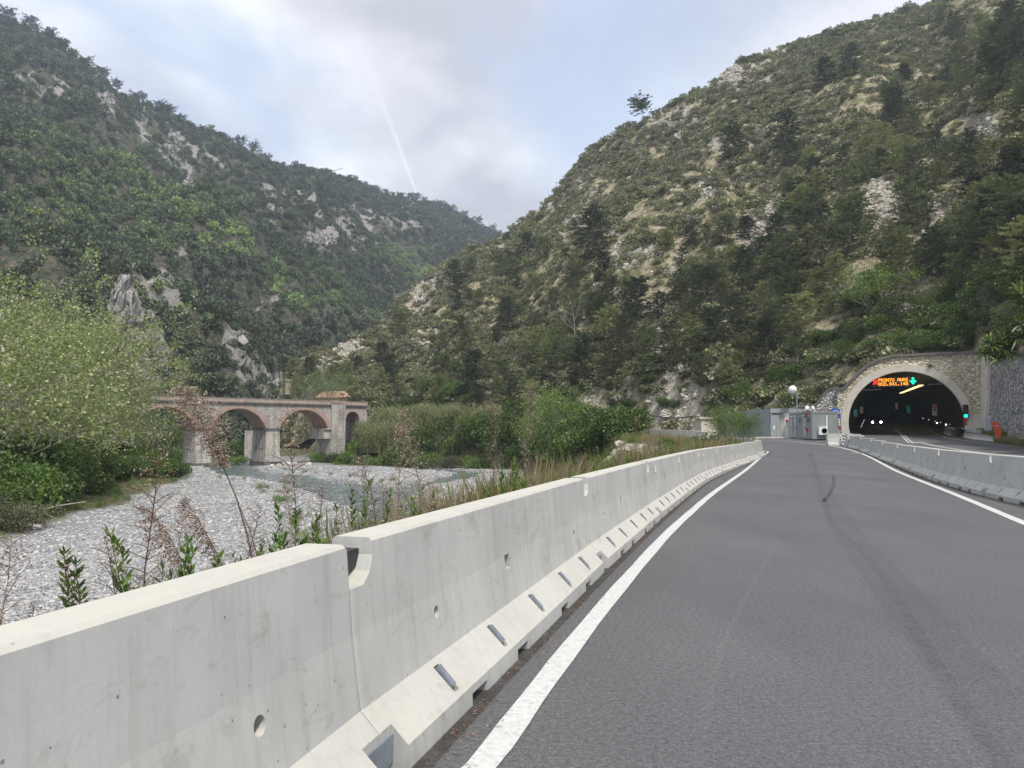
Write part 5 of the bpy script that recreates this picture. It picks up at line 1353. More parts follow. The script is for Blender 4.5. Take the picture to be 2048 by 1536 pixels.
def tree_meshes(name, seed, h, stems, spread, lev, nch, leaf_n, leaf, cl, barkm, leafm, up=0.12, r0=0.16, aspect=0.6, flat=0.6, droop=0.0, lean=(0, 0)):
    rng = R_(seed); tb_ = MB(); tips = []
    for s_ in range(stems):
        a_ = 6.28 * (s_ + 0.4 * rng.rand()) / stems; d = np.array([math.cos(a_) * spread + lean[0], math.sin(a_) * spread + lean[1], 1.0]); d /= np.linalg.norm(d)
        grow(tb_, tips, np.array([0.25 * math.cos(a_) * (stems > 1), 0.25 * math.sin(a_) * (stems > 1), -0.3]), d, h * (0.72 + 0.2 * rng.rand()), r0 * (0.8 + 0.4 * rng.rand()), lev, rng, nch, up, 0.22, 6, droop)
    T = np.array([t[0] for t in tips]); Dt = np.array([t[1] for t in tips])
    keep = T[:, 2] > h * (0.36 if h > 10.5 else 0.18); T = T[keep]; Dt = Dt[keep]
    wt_ = rng.rand(len(T)) ** 2.2 + 0.02; idx = rng.choice(len(T), leaf_n, p=wt_ / wt_.sum()); C = T[idx] + rng.normal(size=(leaf_n, 3)) * cl * np.array([1, 1, flat])
    lb = MB(); leaves(lb, C, leaf * (0.6 + 0.8 * rng.rand(leaf_n)), rng, aspect, Dt[idx] * 0.4 + np.array([0, 0, 0.1]), 1.0)
    return tb_.mesh(name + '_trunk', barkm, True), lb.mesh(name + '_crown', leafm)
def pine_meshes(name, seed, h=9.0, w=2.6, bare=0.22, nb=46, nn=30, leafm=None, umb=False):
    rng = R_(seed); tb_ = MB(); n = 9; lx, ly = rng.normal(size=2) * 0.06 * h
    P = [np.array([lx * (i / n) ** 1.5 + 0.05 * rng.normal(), ly * (i / n) ** 1.5 + 0.05 * rng.normal(), -0.4 + (h + 0.2) * i / n]) for i in range(n + 1)]
    tb_.tube(P, [0.02 * h * (1 - 0.85 * i / n) + 0.01 for i in range(n + 1)], 6, cap=False)
    Cs = []; Ds = []; Ss = []
    for b in range(nb):
        t = bare + (1 - bare) * ((b + rng.rand()) / nb) ** (0.6 if umb else 0.85); j = min(n - 1, int(t * n)); f = t * n - j; p0 = P[j] * (1 - f) + P[j + 1] * f
        s_ = (t - bare) / (1 - bare)
        wid = (0.22 + 0.82 * math.sin(math.pi * min(1, 0.22 + s_ * 0.76)) ** 0.8) if not umb else (0.45 + 0.65 * s_ ** 0.5 * (1.1 - 0.5 * s_))
        Lb = w * wid * (0.55 + 0.65 * rng.rand()); a_ = b * 2.4 + rng.rand(); rise = 0.05 + 0.7 * s_ * (0.4 if umb else 1) + 0.2 * rng.normal()
        d = np.array([math.cos(a_), math.sin(a_), rise]); pts = [p0 + d * Lb * q + np.array([0, 0, 0.12 * Lb * q * q]) for q in (0, 0.35, 0.7, 1.0)]
        tb_.tube(pts, [0.008 * h * (1 - 0.6 * s_), 0.006 * h * (1 - 0.6 * s_), 0.004 * h * (1 - 0.6 * s_), 0.008], 3, cap=False)
        for q in ((0.45, 0.7, 0.9, 1.08) if Lb > 0.9 else (0.8, 1.1)):
            c = p0 + d * Lb * q + rng.normal(size=3) * 0.12 * w * 0.5 + np.array([0, 0, 0.1]); sz = (0.26 + 0.10 * rng.rand()) * (0.5 + 0.25 * w)
            m = nn; u = unit(rng, m); u[:, 2] = np.abs(u[:, 2]) * 0.8 - 0.12
            rr = rng.rand(m)[:, None] ** 0.5
            Cs.append(c + u * rr * sz * np.array([1.25, 1.25, 0.75])); Ds.append(u + np.array([0, 0, 0.6]) + d * 0.4); Ss.append(np.full(m, 0.34))
    C = np.concatenate(Cs); D = np.concatenate(Ds); S = np.concatenate(Ss) * (0.7 + 0.6 * rng.rand(len(C)))
    lb = MB(); leaves(lb, C, S, rng, 0.30, D / np.linalg.norm(D, axis=1)[:, None], 0.45)
    return tb_.mesh(name + '_trunk', M['bark'], True), lb.mesh(name + '_crown', leafm or M['pine'])
TREES_USED = {}
def plant_tree(kind, meshes, loc, rz, scale, label, cat, group=None, tilt=(0, 0)):
    t_, c_ = meshes
    o = bpy.data.objects.new(kind, None); COL.objects.link(o); o.location = loc; o.rotation_euler = (tilt[0], tilt[1], rz)
    o.scale = scale if hasattr(scale, '__len__') else (scale, scale, scale)
    a_ = bpy.data.objects.new('trunk', t_); link(a_, o); b_ = bpy.data.objects.new('crown', c_); link(b_, o)
    return tag(o, label, cat, group)
def plant(kind, me_, loc, rz, scale, label, cat, group=None):
    o = bpy.data.objects.new(kind, me_); link(o); o.location = loc; o.rotation_euler = (0, 0, rz); o.scale = scale if hasattr(scale, '__len__') else (scale,) * 3
    return tag(o, label, cat, group)
def scatter(name, P, S, idx, meshes, label, tint=None, flat=True, tilt=0.15, seed=1):
    """stuff: many small plants or stones as ONE object, by geometry nodes"""
    rng = R_(seed); n = len(P)
    c = bpy.data.collections.new(name + '_kinds')
    for i, m in enumerate(meshes):
        c.objects.link(bpy.data.objects.new('%s_%02d' % (name, i), m))
    me_ = bpy.data.meshes.new(name); me_.vertices.add(n); me_.vertices.foreach_set('co', np.asarray(P, np.float32).ravel())
    def at_(nm, ty, arr, key='value'):
        a_ = me_.attributes.new(nm, ty, 'POINT'); a_.data.foreach_set(key, np.asarray(arr).ravel())
    S = np.asarray(S, np.float32); S = np.repeat(S[:, None], 3, 1) if S.ndim == 1 else S
    at_('sc', 'FLOAT_VECTOR', S.astype(np.float32), 'vector'); at_('ix', 'INT', np.asarray(idx, np.int32))
    rot = np.stack([rng.normal(size=n) * tilt, rng.normal(size=n) * tilt, rng.rand(n) * 6.283], 1).astype(np.float32)
    at_('ro', 'FLOAT_VECTOR', rot, 'vector'); at_('tint', 'FLOAT', np.zeros(n, np.float32) if tint is None else np.asarray(tint, np.float32))
    o = bpy.data.objects.new(name, me_); link(o)
    g = bpy.data.node_groups.new(name, 'GeometryNodeTree')
    g.interface.new_socket('Geometry', in_out='INPUT', socket_type='NodeSocketGeometry'); g.interface.new_socket('Geometry', in_out='OUTPUT', socket_type='NodeSocketGeometry')
    N = g.nodes; L = g.links; gi = N.new('NodeGroupInput'); go_ = N.new('NodeGroupOutput')
    ci = N.new('GeometryNodeCollectionInfo'); ci.inputs['Collection'].default_value = c; ci.inputs['Separate Children'].default_value = True; ci.inputs['Reset Children'].default_value = True
    ip = N.new('GeometryNodeInstanceOnPoints'); L.new(gi.outputs[0], ip.inputs['Points']); L.new(ci.outputs[0], ip.inputs['Instance']); ip.inputs['Pick Instance'].default_value = True
    def na(nm, ty):
        a_ = N.new('GeometryNodeInputNamedAttribute'); a_.data_type = ty; a_.inputs['Name'].default_value = nm; return a_.outputs['Attribute']
    L.new(na('ix', 'INT'), ip.inputs['Instance Index']); L.new(na('sc', 'FLOAT_VECTOR'), ip.inputs['Scale'])
    e2r = N.new('FunctionNodeEulerToRotation'); L.new(na('ro', 'FLOAT_VECTOR'), e2r.inputs[0]); L.new(e2r.outputs[0], ip.inputs['Rotation'])
    L.new(ip.outputs[0], go_.inputs[0])
    m = o.modifiers.new('scatter', 'NODES'); m.node_group = g
    return tag(o, label, kind='stuff')
def clump_mesh(name, mat, seed, n, leaf, w=1.0, h=0.9, nl=5, aspect=0.7):
    rng = R_(seed); lobes = [(0, 0, 0.45 * h, 0.5 * w, 0.5 * w, 0.45 * h)]
    for i in range(nl):
        a_ = rng.rand() * 6.28; r = 0.42 * w * rng.rand() ** 0.5; lobes.append((r * math.cos(a_), r * math.sin(a_), h * (0.3 + 0.45 * rng.rand()), w * (0.2 + 0.15 * rng.rand()), w * (0.2 + 0.15 * rng.rand()), h * (0.2 + 0.15 * rng.rand())))
    P, u = blob_points(n, rng, lobes, 0.7); P[:, 2] = np.maximum(P[:, 2], 0.0)
    mb = MB(); leaves(mb, P, leaf * (0.6 + 0.8 * rng.rand(n)), rng, aspect, u + np.array([0, 0, 0.2]), 0.8)
    return mb.mesh(name, mat)

# --- mountain: the far wood as one mass
rng = R_(5)
def sample_hill(h, k0, k1, n, rng, t0=0.0, t1=1.03):
    kk = k0 + (k1 - k0) * rng.rand(n * 3); tt = t0 + (t1 - t0) * rng.rand(n * 3)
    yf = h.yf(kk); yr = np.interp(kk, h.rk, h.rY); w = (yf + tt * (yr - yf)) * (yr - yf); w /= w.max()
    m = rng.rand(len(kk)) < w; kk = kk[m][:n]; tt = tt[m][:n]
    X, Y, Z = h.z(kk, tt); u, v = uv_of(X, Y, Z); return X, Y, Z, u, v, tt
X, Y, Z, u, v, tt = sample_hill(H_L, ks(-260, 800)[0], ks(1120, 800)[0], 27000, rng)
bare = patch_val(u, v, PATCH_L); den = fbm(X / 60, Y / 60, 201, 3) + 0.5 * fbm(X / 20, Y / 20, 203, 2)
keep = (rng.rand(len(X)) < np.clip(0.95 + 0.9 * den, 0.30, 1) * (1 - 0.80 * np.clip(bare, 0, 1)))
X, Y, Z, u, v, bare = [q[keep] for q in (X, Y, Z, u, v, bare)]
tint = np.clip(patch_val(u, v, TINT_L) * (0.4 + 1.2 * rng.rand(len(X))) * (rng.rand(len(X)) < 0.78) - 0.03, 0, 1); tint = np.maximum(tint, 0.25 * (rng.rand(len(X)) < 0.03))
wk = [clump_mesh('far_tree', M['wood'], 300 + i, 190, 0.20, 1.0, 0.95, 6) for i in range(6)]
scl = (2.6 + 3.4 * rng.rand(len(X)) ** 1.6) * (1 - 0.45 * np.clip(bare, 0, 1)) * (1 + (Y - 300) / 2600)
scatter('far_forest', np.stack([X, Y, Z - 0.3], 1), np.stack([scl, scl, scl * (0.8 + 0.4 * rng.rand(len(X)))], 1), rng.randint(6, size=len(X)), wk, 'mixed dark and fresh green woodland covering the mountainside', tint, tilt=0.12)

# --- right hillside scrub
rng = R_(6)
X, Y, Z, u, v, tt = sample_hill(H_R, ks(545, 800)[0], ks(2300, 800)[0], 42000, rng, 0.0, 1.02)
bare = patch_val(u, v, PATCH_R); den = 0.7 * fbm(X / 25, Y / 25, 211, 3) + 1.0 * fbm(X / 6, Y / 6, 213, 3, 0.7)
keep = rng.rand(len(X)) < np.clip(0.44 + 1.2 * den + 0.5 * sm(450, 720, v), 0.16, 1) * (1 - 0.93 * np.clip(bare * 1.1, 0, 1))
X, Y, Z, u, v, bare = [q[keep] for q in (X, Y, Z, u, v, bare)]
skd = [clump_mesh('scrub_bush', M['scrub'], 400 + i, 260, 0.15, 1.0, 0.72, 6) for i in range(5)] + [clump_mesh('scrub_bush', M['scrub_grey'], 440 + i, 220, 0.15, 1.0, 0.65, 6) for i in range(2)]
scl = (0.9 + 2.4 * rng.rand(len(X)) ** 2.4) * (1 + 0.25 * sm(200, 300, Y))
scatter('hillside_scrub', np.stack([X, Y, Z - 0.08], 1), np.stack([scl, scl, scl * (0.7 + 0.5 * rng.rand(len(X)))], 1), np.where(rng.rand(len(X)) < 0.85, rng.randint(5, size=len(X)), rng.randint(5, 7, size=len(X))), skd,
        'low dry grey green scrub covering the hillside', np.clip(fbm(X / 30, Y / 30, 219, 3) * 1.6, 0, 0.8) * (rng.rand(len(X)) < 0.7), tilt=0.1)

# --- broken rock on the bare patches
def rockpiece(seed):
    bm = bmesh.new(); r_ = R_(seed)
    for i in range(16): bm.verts.new(Vector(unit(r_, 1)[0]) * (0.6 + 0.4 * r_.rand()))
    bmesh.ops.convex_hull(bm, input=bm.verts); me_ = bpy.data.meshes.new('rock_piece'); bm.to_mesh(me_); bm.free(); me_.materials.append(M['crag']); return me_
M['crag'] = stone_mat('cracked_pale_rock', [(0.46, 0.42, 0.35), (0.64, 0.585, 0.49), (0.76, 0.70, 0.60), (0.40, 0.36, 0.30)], 1.1, (0.20, 0.18, 0.15), 0.05, (1, 1, 1.8), 0.9, 0.3)
RP = [rockpiece(60 + i) for i in range(6)]; M['crag2'] = stone_mat('cracked_grey_rock', [(0.26, 0.25, 0.235), (0.36, 0.345, 0.32), (0.46, 0.44, 0.41), (0.22, 0.21, 0.20)], 0.22, (0.16, 0.15, 0.14), 0.03, (1.3, 1.3, 0.45), 0.9, 0.5); RP2 = [m.copy() for m in RP]
for m in RP2: m.materials.clear(); m.materials.append(M['crag2'])
for h_, kr_, pl_, n_, s0_, s1_, nm_, lb_, thr_ in ((H_R, (545, 2100), PATCH_R, 60000, 0.35, 1.7, 'hillside_rubble', 'pale broken rock and scree lying on the bare parts of the hillside', 0.30), (H_L, (-150, 1050), PATCH_L, 60000, 1.2, 4.6, 'mountain_crags', 'grey broken crags on the bare parts of the mountain', 0.52)):
    rng = R_(61); X, Y, Z, u, v, tt = sample_hill(h_, ks(kr_[0], 800)[0], ks(kr_[1], 800)[0], n_, rng)
    bv = patch_val(u, v, pl_) + 0.55 * fbm(X / 9, Y / 9, 71, 4, 0.6) + 0.12 * fbm(X / 40, Y / 40, 72, 2)
    kp = (bv > thr_ + 0.25 * rng.rand(len(X))); X, Y, Z = X[kp], Y[kp], Z[kp]
    sr_ = s0_ + (s1_ - s0_) * rng.rand(len(X)) ** 3.5
    scatter(nm_, np.stack([X, Y, Z - 0.12 * sr_], 1), np.stack([sr_ * 0.8, sr_ * 0.8, sr_ * (0.6 + 0.7 * rng.rand(len(X)))], 1), rng.randint(6, size=len(X)), RP if h_ is H_R else RP2, lb_, tilt=0.5)

# --- rock outcrops on the mountain and hillside
def rock_mesh(name, seed, sx=1, sy=1, sz=1, mat=None, sub=4, jag=0.35):
    bm = bmesh.new(); bmesh.ops.create_icosphere(bm, subdivisions=sub, radius=1.0)
    for v_ in bm.verts:
        c = v_.co; n1 = float(fbm(c.x * 1.7 + seed, c.y * 1.7 + c.z * 1.3, seed, 4, 0.6)); n2 = float(vnoise(c.x * 3 + c.z * 4 + seed, c.y * 3 - c.z, seed + 3))
        f = 1 + jag * n1 * 1.6 + jag * 0.5 * (round(n2 * 3) / 3 - 0.5); v_.co = Vector((c.x * sx, c.y * sy, c.z * sz)) * f
    me_ = bpy.data.meshes.new(name); bm.to_mesh(me_); bm.free(); me_.materials.append(mat or M['rock']); return me_
for i, (u_, v_, w_, h_, lab) in enumerate(((243, 628, 3.6, 13, 'tall pale rock spire rising from the wooded slope above the riverside trees'), (262, 660, 5.5, 10, 'grey rock face below the tall spire'), (291, 642, 4.0, 4.5, 'small tilted pale rock slab right of the tall spire'),
                                    (285, 700, 6, 8, 'broken grey rock on the spur below the tilted slab'), (560, 778, 6, 6, 'pale rock knob just above the bridge parapet'), (600, 775, 5, 5, 'pale rock under the turret above the bridge'))):
    r_ = H_L.hit(u_, v_)
    if r_ is None: continue
    P = r_[0]; o = plant('rock_outcrop', rock_mesh('rock_outcrop', 31 + i, w_ * 0.75, w_ * 0.7, h_ * 0.62, M['crag2'], jag=0.55), (P.x, P.y, P.z - h_ * 0.1), i * 1.3, 1.0, lab, 'rock outcrop')

# --- pines on the right hillside
PN = [pine_meshes('pine', 500 + i, 7.2 + 0.8 * (i % 3), 2.9 + 0.3 * (i % 3), 0.07 + 0.04 * (i % 3), 62, 34) for i in range(4)]
PP = [pine_meshes('pale_pine', 520 + i, 7.6, 3.0, 0.10, 54, 32, M['pine_pale']) for i in range(2)]
UM = [pine_meshes('ridge_pine', 540 + i, 6.5, 3.0, 0.38, 46, 28, M['pine_dark'], True) for i in range(3)]
DK = [pine_meshes('dark_pine', 560 + i, 8.2, 3.0, 0.06, 66, 38, M['pine_dark']) for i in range(2)]
rng = R_(7)
regs = [  # photo window, how many, height scale, what the label says
    (770, 1130, 640, 850, 38, 0.95, 'dark pine in the dense stand at the foot of the hillside behind the riverbank bushes'),
    (1120, 1500, 620, 800, 34, 0.95, 'dark pine in the dense stand above the rock cutting of the back road'),
    (1480, 1680, 560, 760, 20, 0.9, 'pine on the slope between the rock cutting and the tunnel wing wall'),
    (900, 1240, 520, 650, 22, 0.9, 'pine scattered half way up the left shoulder of the hillside'),
    (1240, 1560, 480, 640, 20, 0.85, 'pine scattered among scrub in the middle of the hillside'),
    (1560, 1790, 330, 580, 22, 0.95, 'pine left of the pale scree patch on the hillside'),
    (1790, 2060, 330, 600, 30, 1.0, 'pine in the dark stand right of the pale scree, above the tunnel portal'),
    (1760, 2060, 150, 340, 20, 1.0, 'pine in the loose stand high on the right of the hillside'),
    (1850, 2060, 50, 150, 14, 1.1, 'dark pine in the cluster near the top right corner of the hillside'),
    (560, 770, 735, 815, 10, 0.8, 'dark pine on the rocky spur behind the right end of the bridge'),
    (1000, 1160, 480, 540, 7, 0.8, 'pine near the lower end of the hillside ridge'),
]
placed = []
npine = 0
for (u0, u1, v0, v1, cnt, hs2, lab) in regs:
    k = 0; tries = 0
    while k < cnt and tries < 900:
        tries += 1; uu = u0 + (u1 - u0) * rng.rand(); vv = v0 + (v1 - v0) * rng.rand()
        r_ = H_R.hit(uu, vv, 160)
        if r_ is None: continue
        P, kk, t_ = r_
        if any((P - q).length < 3.6 for q in placed): continue
        if patch_val(np.array([uu]), np.array([vv]), PATCH_R)[0] > 0.38: continue
        if 1610 < uu and vv > 640: continue
        placed.append(P); k += 1; npine += 1
        ms = PP[rng.randint(2)] if rng.rand() < 0.28 else (DK[rng.randint(2)] if rng.rand() < 0.35 else PN[rng.randint(4)])
        s_ = hs2 * (0.50 + 0.48 * rng.rand())
        plant_tree('pine_tree', ms, P - Vector((0, 0, 0.2)), rng.rand() * 6.28, (s_, s_, s_ * (0.85 + 0.3 * rng.rand())), lab, 'pine tree', 'pines on the hillside: ' + lab[:40], tilt=(rng.normal() * 0.06, rng.normal() * 0.06))
for uu, vv, s_, lab in ((1466, 322, 1.05, 'dark bushy pine standing alone high on the open hillside'), (1572, 300, 1.1, 'tall dark pine with a layered crown on the open upper hillside'), (1650, 172, 0.9, 'rounded dark pine on the upper hillside left of the top cluster'), (1705, 150, 1.0, 'tallest dark pine below the skyline of the upper hillside'), (1184, 520, 1.35, 'large dark pine leaning on the left shoulder of the hillside'), (1055, 520, 1.0, 'dark pine close under the low end of the ridge line'), (1590, 440, 0.9, 'rounded dark tree beside the scree at mid height')):
    r_ = H_R.hit(uu, vv)
    if r_: plant_tree('pine_tree', DK[rng.randint(2)], r_[0] - Vector((0, 0, 0.2)), rng.rand() * 6, (s_ * 1.05, s_ * 1.05, s_), lab, 'pine tree')
# the lone umbrella pine on the skyline
t_ = pine_meshes('lone_pine', 77, 5.6, 3.6, 0.42, 60, 34, M['pine_dark'], True)
r_ = H_R.hit(1292, 238); lp_ = r_[0] if r_ else at(1290, 236, 290)
plant_tree('pine_tree', t_, lp_ - Vector((0.5, 0, 0.6)), 0.5, 1.3, 'lone flat topped pine leaning out on the skyline of the hillside', 'pine tree', tilt=(0.0, -0.28))
# dead trees
def dead_tree(loc, h, seed, label):
    rng_ = R_(seed); mb = MB(); tips = []; grow(mb, tips, np.zeros(3), np.array([0.05, 0, 1.0]), h, 0.016 * h, 2, rng_, 6, 0.05, 0.3, 4)
    o = mb.build('dead_tree', M['deadwood']); o.location = loc; tag(o, label, 'dead tree')
for uu, vv, h_, sd, lab in ((1799, 215, 6.5, 3, 'bare silver dead tree among pines high on the right'), (1662, 490, 4.5, 4, 'small bare dead tree left of the scree patch'), (1148, 690, 7, 5, 'pale bare dead branches among the pines low on the slope')):
    r_ = H_R.hit(uu, vv)
    if r_: dead_tree(r_[0], h_, sd, lab)
# power pole on the ridge
r_ = H_R.hit(1113, 385)
if r_:
    q = MB(); q.tube([(0, 0, -0.5), (0, 0, 4.2)], 0.09, 6); q.box((0, 0, 4.0), (1.2, 0.1, 0.1)); o = q.build('utility_pole', M['black']); o.location = r_[0]; tag(o, 'thin utility pole on the low part of the hillside ridge', 'utility pole')

# ridge trees on the mountain skyline
rng = R_(8); n_r = 0
for uu in np.arange(-20, 1005, 15.5):
    uu = uu + rng.normal() * 4; k = ks(uu, 400)[0]
    for it in range(1):
        t_ = 1.0 - 0.03 * rng.rand(); X_, Y_, Z_ = [float(q) for q in H_L.z(np.array(k), np.array(t_))]
        s_ = (0.95 + 0.9 * rng.rand()) * (1 + (Y_ - 500) / 2500)
        if uu > 560 and uu < 800: s_ *= 0.7
        ms = UM[rng.randint(3)] if rng.rand() < 0.6 else PN[rng.randint(4)]
        s_ = s_ * (1.0 if ms in UM else 0.7)
        side = 'left' if uu < 350 else ('middle' if uu < 700 else 'right')
        plant_tree('pine_tree', ms, (X_, Y_, Z_ - 0.4), rng.rand() * 6.28, s_, 'pine on the %s part of the hazy mountain skyline' % side, 'pine tree', 'pines on the mountain skyline, %s part' % side)
# tiny crane beyond the ridge
P = at(668, 350, 700); q = MB(); q.tube([(0, 0, -6), (0, 0, 5)], 0.35, 4); q.tube([(-7, 0, 2.0), (8, 0, 6.6)], 0.3, 4); o = q.build('crane', M['zinc']); o.location = P; tag(o, 'tiny tower crane on the mountain skyline', 'crane')

# --- shrubs above the portal and along the foot of the slope
BUSH = [bush_mesh('green_shrub', M['bush'], 600 + i, 4200, 0.068, nl=13) for i in range(4)]
BRT = [bush_mesh('bright_shrub', M['bush_bright'], 620 + i, 3600, 0.07, nl=12) for i in range(3)]
OLV = [bush_mesh('olive_shrub', M['bush_olive'], 640 + i, 4200, 0.055, nl=12) for i in range(3)]
LOC = [bush_mesh('dark_shrub', M['locust_dark'], 660 + i, 4600, 0.07, nl=14) for i in range(3)]
rng = R_(9)
def shrubs_on(h, wins, group_prefix):
    for (u0, u1, v0, v1, cnt, s0, s1, sets, lab) in wins:
        for i in range(cnt):
            uu = u0 + (u1 - u0) * rng.rand(); vv = v0 + (v1 - v0) * rng.rand(); r_ = h.hit(uu, vv, 240)
            if r_ is None: continue
            st_ = sets[rng.randint(len(sets))]; s_ = s0 + (s1 - s0) * rng.rand()
            plant('shrub', st_[rng.randint(len(st_))], r_[0] - Vector((0, 0, 0.2)), rng.rand() * 6.28, (s_, s_, s_ * (0.75 + 0.35 * rng.rand())), lab, 'shrub', group_prefix + lab[:46])
shrubs_on(H_R, [(1700, 1960, 655, 712, 32, 1.7, 2.7, (BUSH, BUSH, LOC, BRT), 'green shrub in the thicket hanging over the top of the tunnel portal'),
                (1690, 2050, 570, 660, 34, 1.9, 3.2, (BUSH, OLV, LOC), 'shrub in the green thicket on the bank above the portal'),
                (1560, 1700, 690, 805, 26, 1.5, 2.5, (BUSH, OLV, LOC), 'shrub on the slope above the stepped wing wall'),
                (1960, 2120, 600, 690, 16, 1.6, 2.6, (OLV, OLV, BUSH), 'olive green shrub on top of the cobble retaining wall'),
                (1400, 1580, 760, 835, 16, 1.4, 2.3, (BUSH, OLV, LOC), 'shrub at the foot of the slope behind the metal enclosure'),
                (1120, 1420, 760, 830, 22, 1.0, 1.9, (BUSH, OLV, LOC), 'shrub growing on the rock face above the back road'),
                (760, 1150, 780, 850, 26, 2.4, 3.9, (LOC, BUSH, OLV), 'dark shrub under the pines behind the riverbank')], 'shrubs: ')
# tall pale tree, fan palm and yuccas on the bank
TL = tree_meshes('young_tree', 81, 5.5, 3, 0.35, 2, 5, 3000, 0.22, 0.42, M['bark_pale'], M['bush_bright'], r0=0.07)
r_ = H_R.hit(1762, 640)
if r_: plant_tree('young_tree', TL, r_[0], 0.4, 1.1, 'pale fresh green tree on the bank above the portal', 'tree')
def blade_rosette(n, L_, w, seed, droop=0.7, down=0.2):
    rng_ = R_(seed); mb = MB()
    for i in range(n):
        a_ = i * 2.399; el = -0.5 + 1.9 * (i / n) ** 0.8 + 0.1 * rng_.normal(); el = min(el, 1.45)
        d = np.array([math.cos(a_) * math.cos(el), math.sin(a_) * math.cos(el), math.sin(el)]); side = np.array([-math.sin(a_), math.cos(a_), 0]); l = L_ * (0.8 + 0.35 * rng_.rand()); V = []
        for q in (0, 0.3, 0.65, 1.0):
            c = d * l * q + np.array([0, 0, -droop * l * q * q * 0.35]); ww = w * (0.6 + 1.2 * q - 1.8 * q * q) if q < 1 else 0.003
            V += [c - side * ww / 2, c + side * ww / 2]
        mb.add(V, [(2 * j, 2 * j + 1, 2 * j + 3, 2 * j + 2) for j in range(3)])
    return mb.mesh('rosette', M['yucca'])
ROS = [blade_rosette(90, 1.0, 0.12, 91), blade_rosette(80, 1.0, 0.14, 92)]
def yucca(P, heads, label):
    e = thing('yucca', label, 'yucca', P)
    for i, (dx, dz, s_) in enumerate(heads):
        q = MB(); q.tube([(0, 0, -0.3), (dx * 0.5, 0, dz * 0.5), (dx, 0, dz)], [0.12, 0.10, 0.08], 6); q.build('stem', M['bark_pale'], e)
        o = bpy.data.objects.new('rosette', ROS[i % 2]); link(o, e); o.location = (dx, 0, dz); o.scale = (s_,) * 3; o.rotation_euler = (0.2 * (i % 3 - 1), 0.2 * (dx > 0) - 0.1, i)
yucca(at(2006, 712, 62), [(0.2, 1.3, 1.5), (-1.0, 0.9, 1.4), (-0.5, -0.2, 1.4), (0.6, 0.3, 1.4), (-1.4, 0.2, 1.2), (0.0, 0.6, 1.4)], 'spiky yucca with six heads drooping over the top of the cobble wall')
yucca(at(2044, 640, 61), [(0.1, 2.0, 1.6), (0.3, 0.9, 1.5), (-0.2, -0.4, 1.5), (-0.4, -1.4, 1.3)], 'tall yucca with several heads at the right edge above the cobble wall')
for uu, vv, lab in ((1865, 562, 'small yucca on the upper bank, left of two'), (1900, 572, 'small yucca on the upper bank, right of two')):
    r_ = H_R.hit(uu, vv)
    if r_: yucca(r_[0] + Vector((0, -0.5, 1.2)), [(0, 0.6, 1.0), (0.8, 0.1, 0.9)], lab)
r_ = H_R.hit(1712, 640)
if r_:
    rng_ = R_(44); e = thing('fan_palm', 'dark fan palm in the thicket left above the portal', 'palm', r_[0])
    q = MB(); q.tube([(0, 0, -0.5), (0.05, 0, 1.2), (0, 0, 2.4)], [0.2, 0.17, 0.16], 8); q.build('trunk', M['bark'], e)
    mb = MB()
    for i in range(26):
        a_ = i * 2.4; el = -0.35 + 1.5 * i / 26; d = np.array([math.cos(a_) * math.cos(el), math.sin(a_) * math.cos(el), math.sin(el)]); side = np.cross(d, [0, 0, 1]); side /= np.linalg.norm(side) + 1e-6; up_ = np.cross(side, d); c = np.array([0, 0, 2.4]) + d * 0.8
        for j in range(13):
            th = (j - 6) * 0.2; dd = d * math.cos(th) + side * math.sin(th); L2 = 0.75
            mb.add([c, c + dd * L2 * 0.6 + up_ * 0.03 - side * 0.035, c + dd * L2 - np.array([0, 0, 0.08]), c + dd * L2 * 0.6 + up_ * 0.03 + side * 0.035], [(0, 1, 2, 3)])
        mb.add([np.array([0, 0, 2.4]), np.array([0, 0, 2.4]) + side * 0.03, c + side * 0.02, c], [(0, 1, 2, 3)])
    mb.build('fronds', M['yucca'], e)
# tuft growing out of the portal masonry
q = MB(); rng_ = R_(3); D_ = unit(rng_, 90); D_[:, 2] = np.abs(D_[:, 2]); leaves(q, D_ * 0.28 * rng_.rand(90)[:, None], 0.4, rng_, 0.12, D_, 0.3); o = q.build('grass_tuft', M['weed_green']); rr_, zz_ = local_portal(1859, 733); o.location = PC + PR * rr_ + HD * (-0.25) + Vector((0, 0, zz_)); tag(o, 'green tuft growing out of the stonework above the arch', 'grass tuft')

# --- riverside trees on the left bank
LT = [tree_meshes('locust', 700 + i, 12.8, [4, 3, 5][i], 0.30, 3, 4, 9500, 0.20, 0.40, M['bark_pale'], M['locust'], up=0.07, r0=0.17, aspect=0.75, flat=0.5) for i in range(3)]
LN = tree_meshes('leaning_locust', 711, 11.5, 3, 0.22, 3, 4, 6000, 0.20, 0.40, M['bark_pale'], M['locust'], up=0.06, r0=0.16, aspect=0.75, flat=0.5, lean=(0.62, 0.0))
def gz_(x, y): return float(ground(np.array([x]), np.array([y]))[0])
def put(u, Y, dz=0.0):
    k = ks(u, 850)[0]; x = k * Y; return Vector((x, Y, gz_(x, Y) + dz))
plant_tree('riverside_tree', LT[0], put(20, 66), 0.3, (1.0, 1.0, 0.92), 'large locust tree with pale blossom at the left edge of the frame', 'tree')
plant_tree('riverside_tree', LT[1], put(95, 76), 1.9, (1.0, 1.0, 0.95), 'tall pale green locust tree, second from the left on the bank', 'tree')
plant_tree('riverside_tree', LT[2], put(148, 84), 4.0, (1.0, 1.0, 1.08), 'many stemmed locust tree with straight grey stems in the middle of the riverside group', 'tree')
plant_tree('riverside_tree', LN, put(186, 86), 0.0, (1.0, 1.0, 1.0), 'locust tree with stems leaning right in front of the bridge', 'tree')
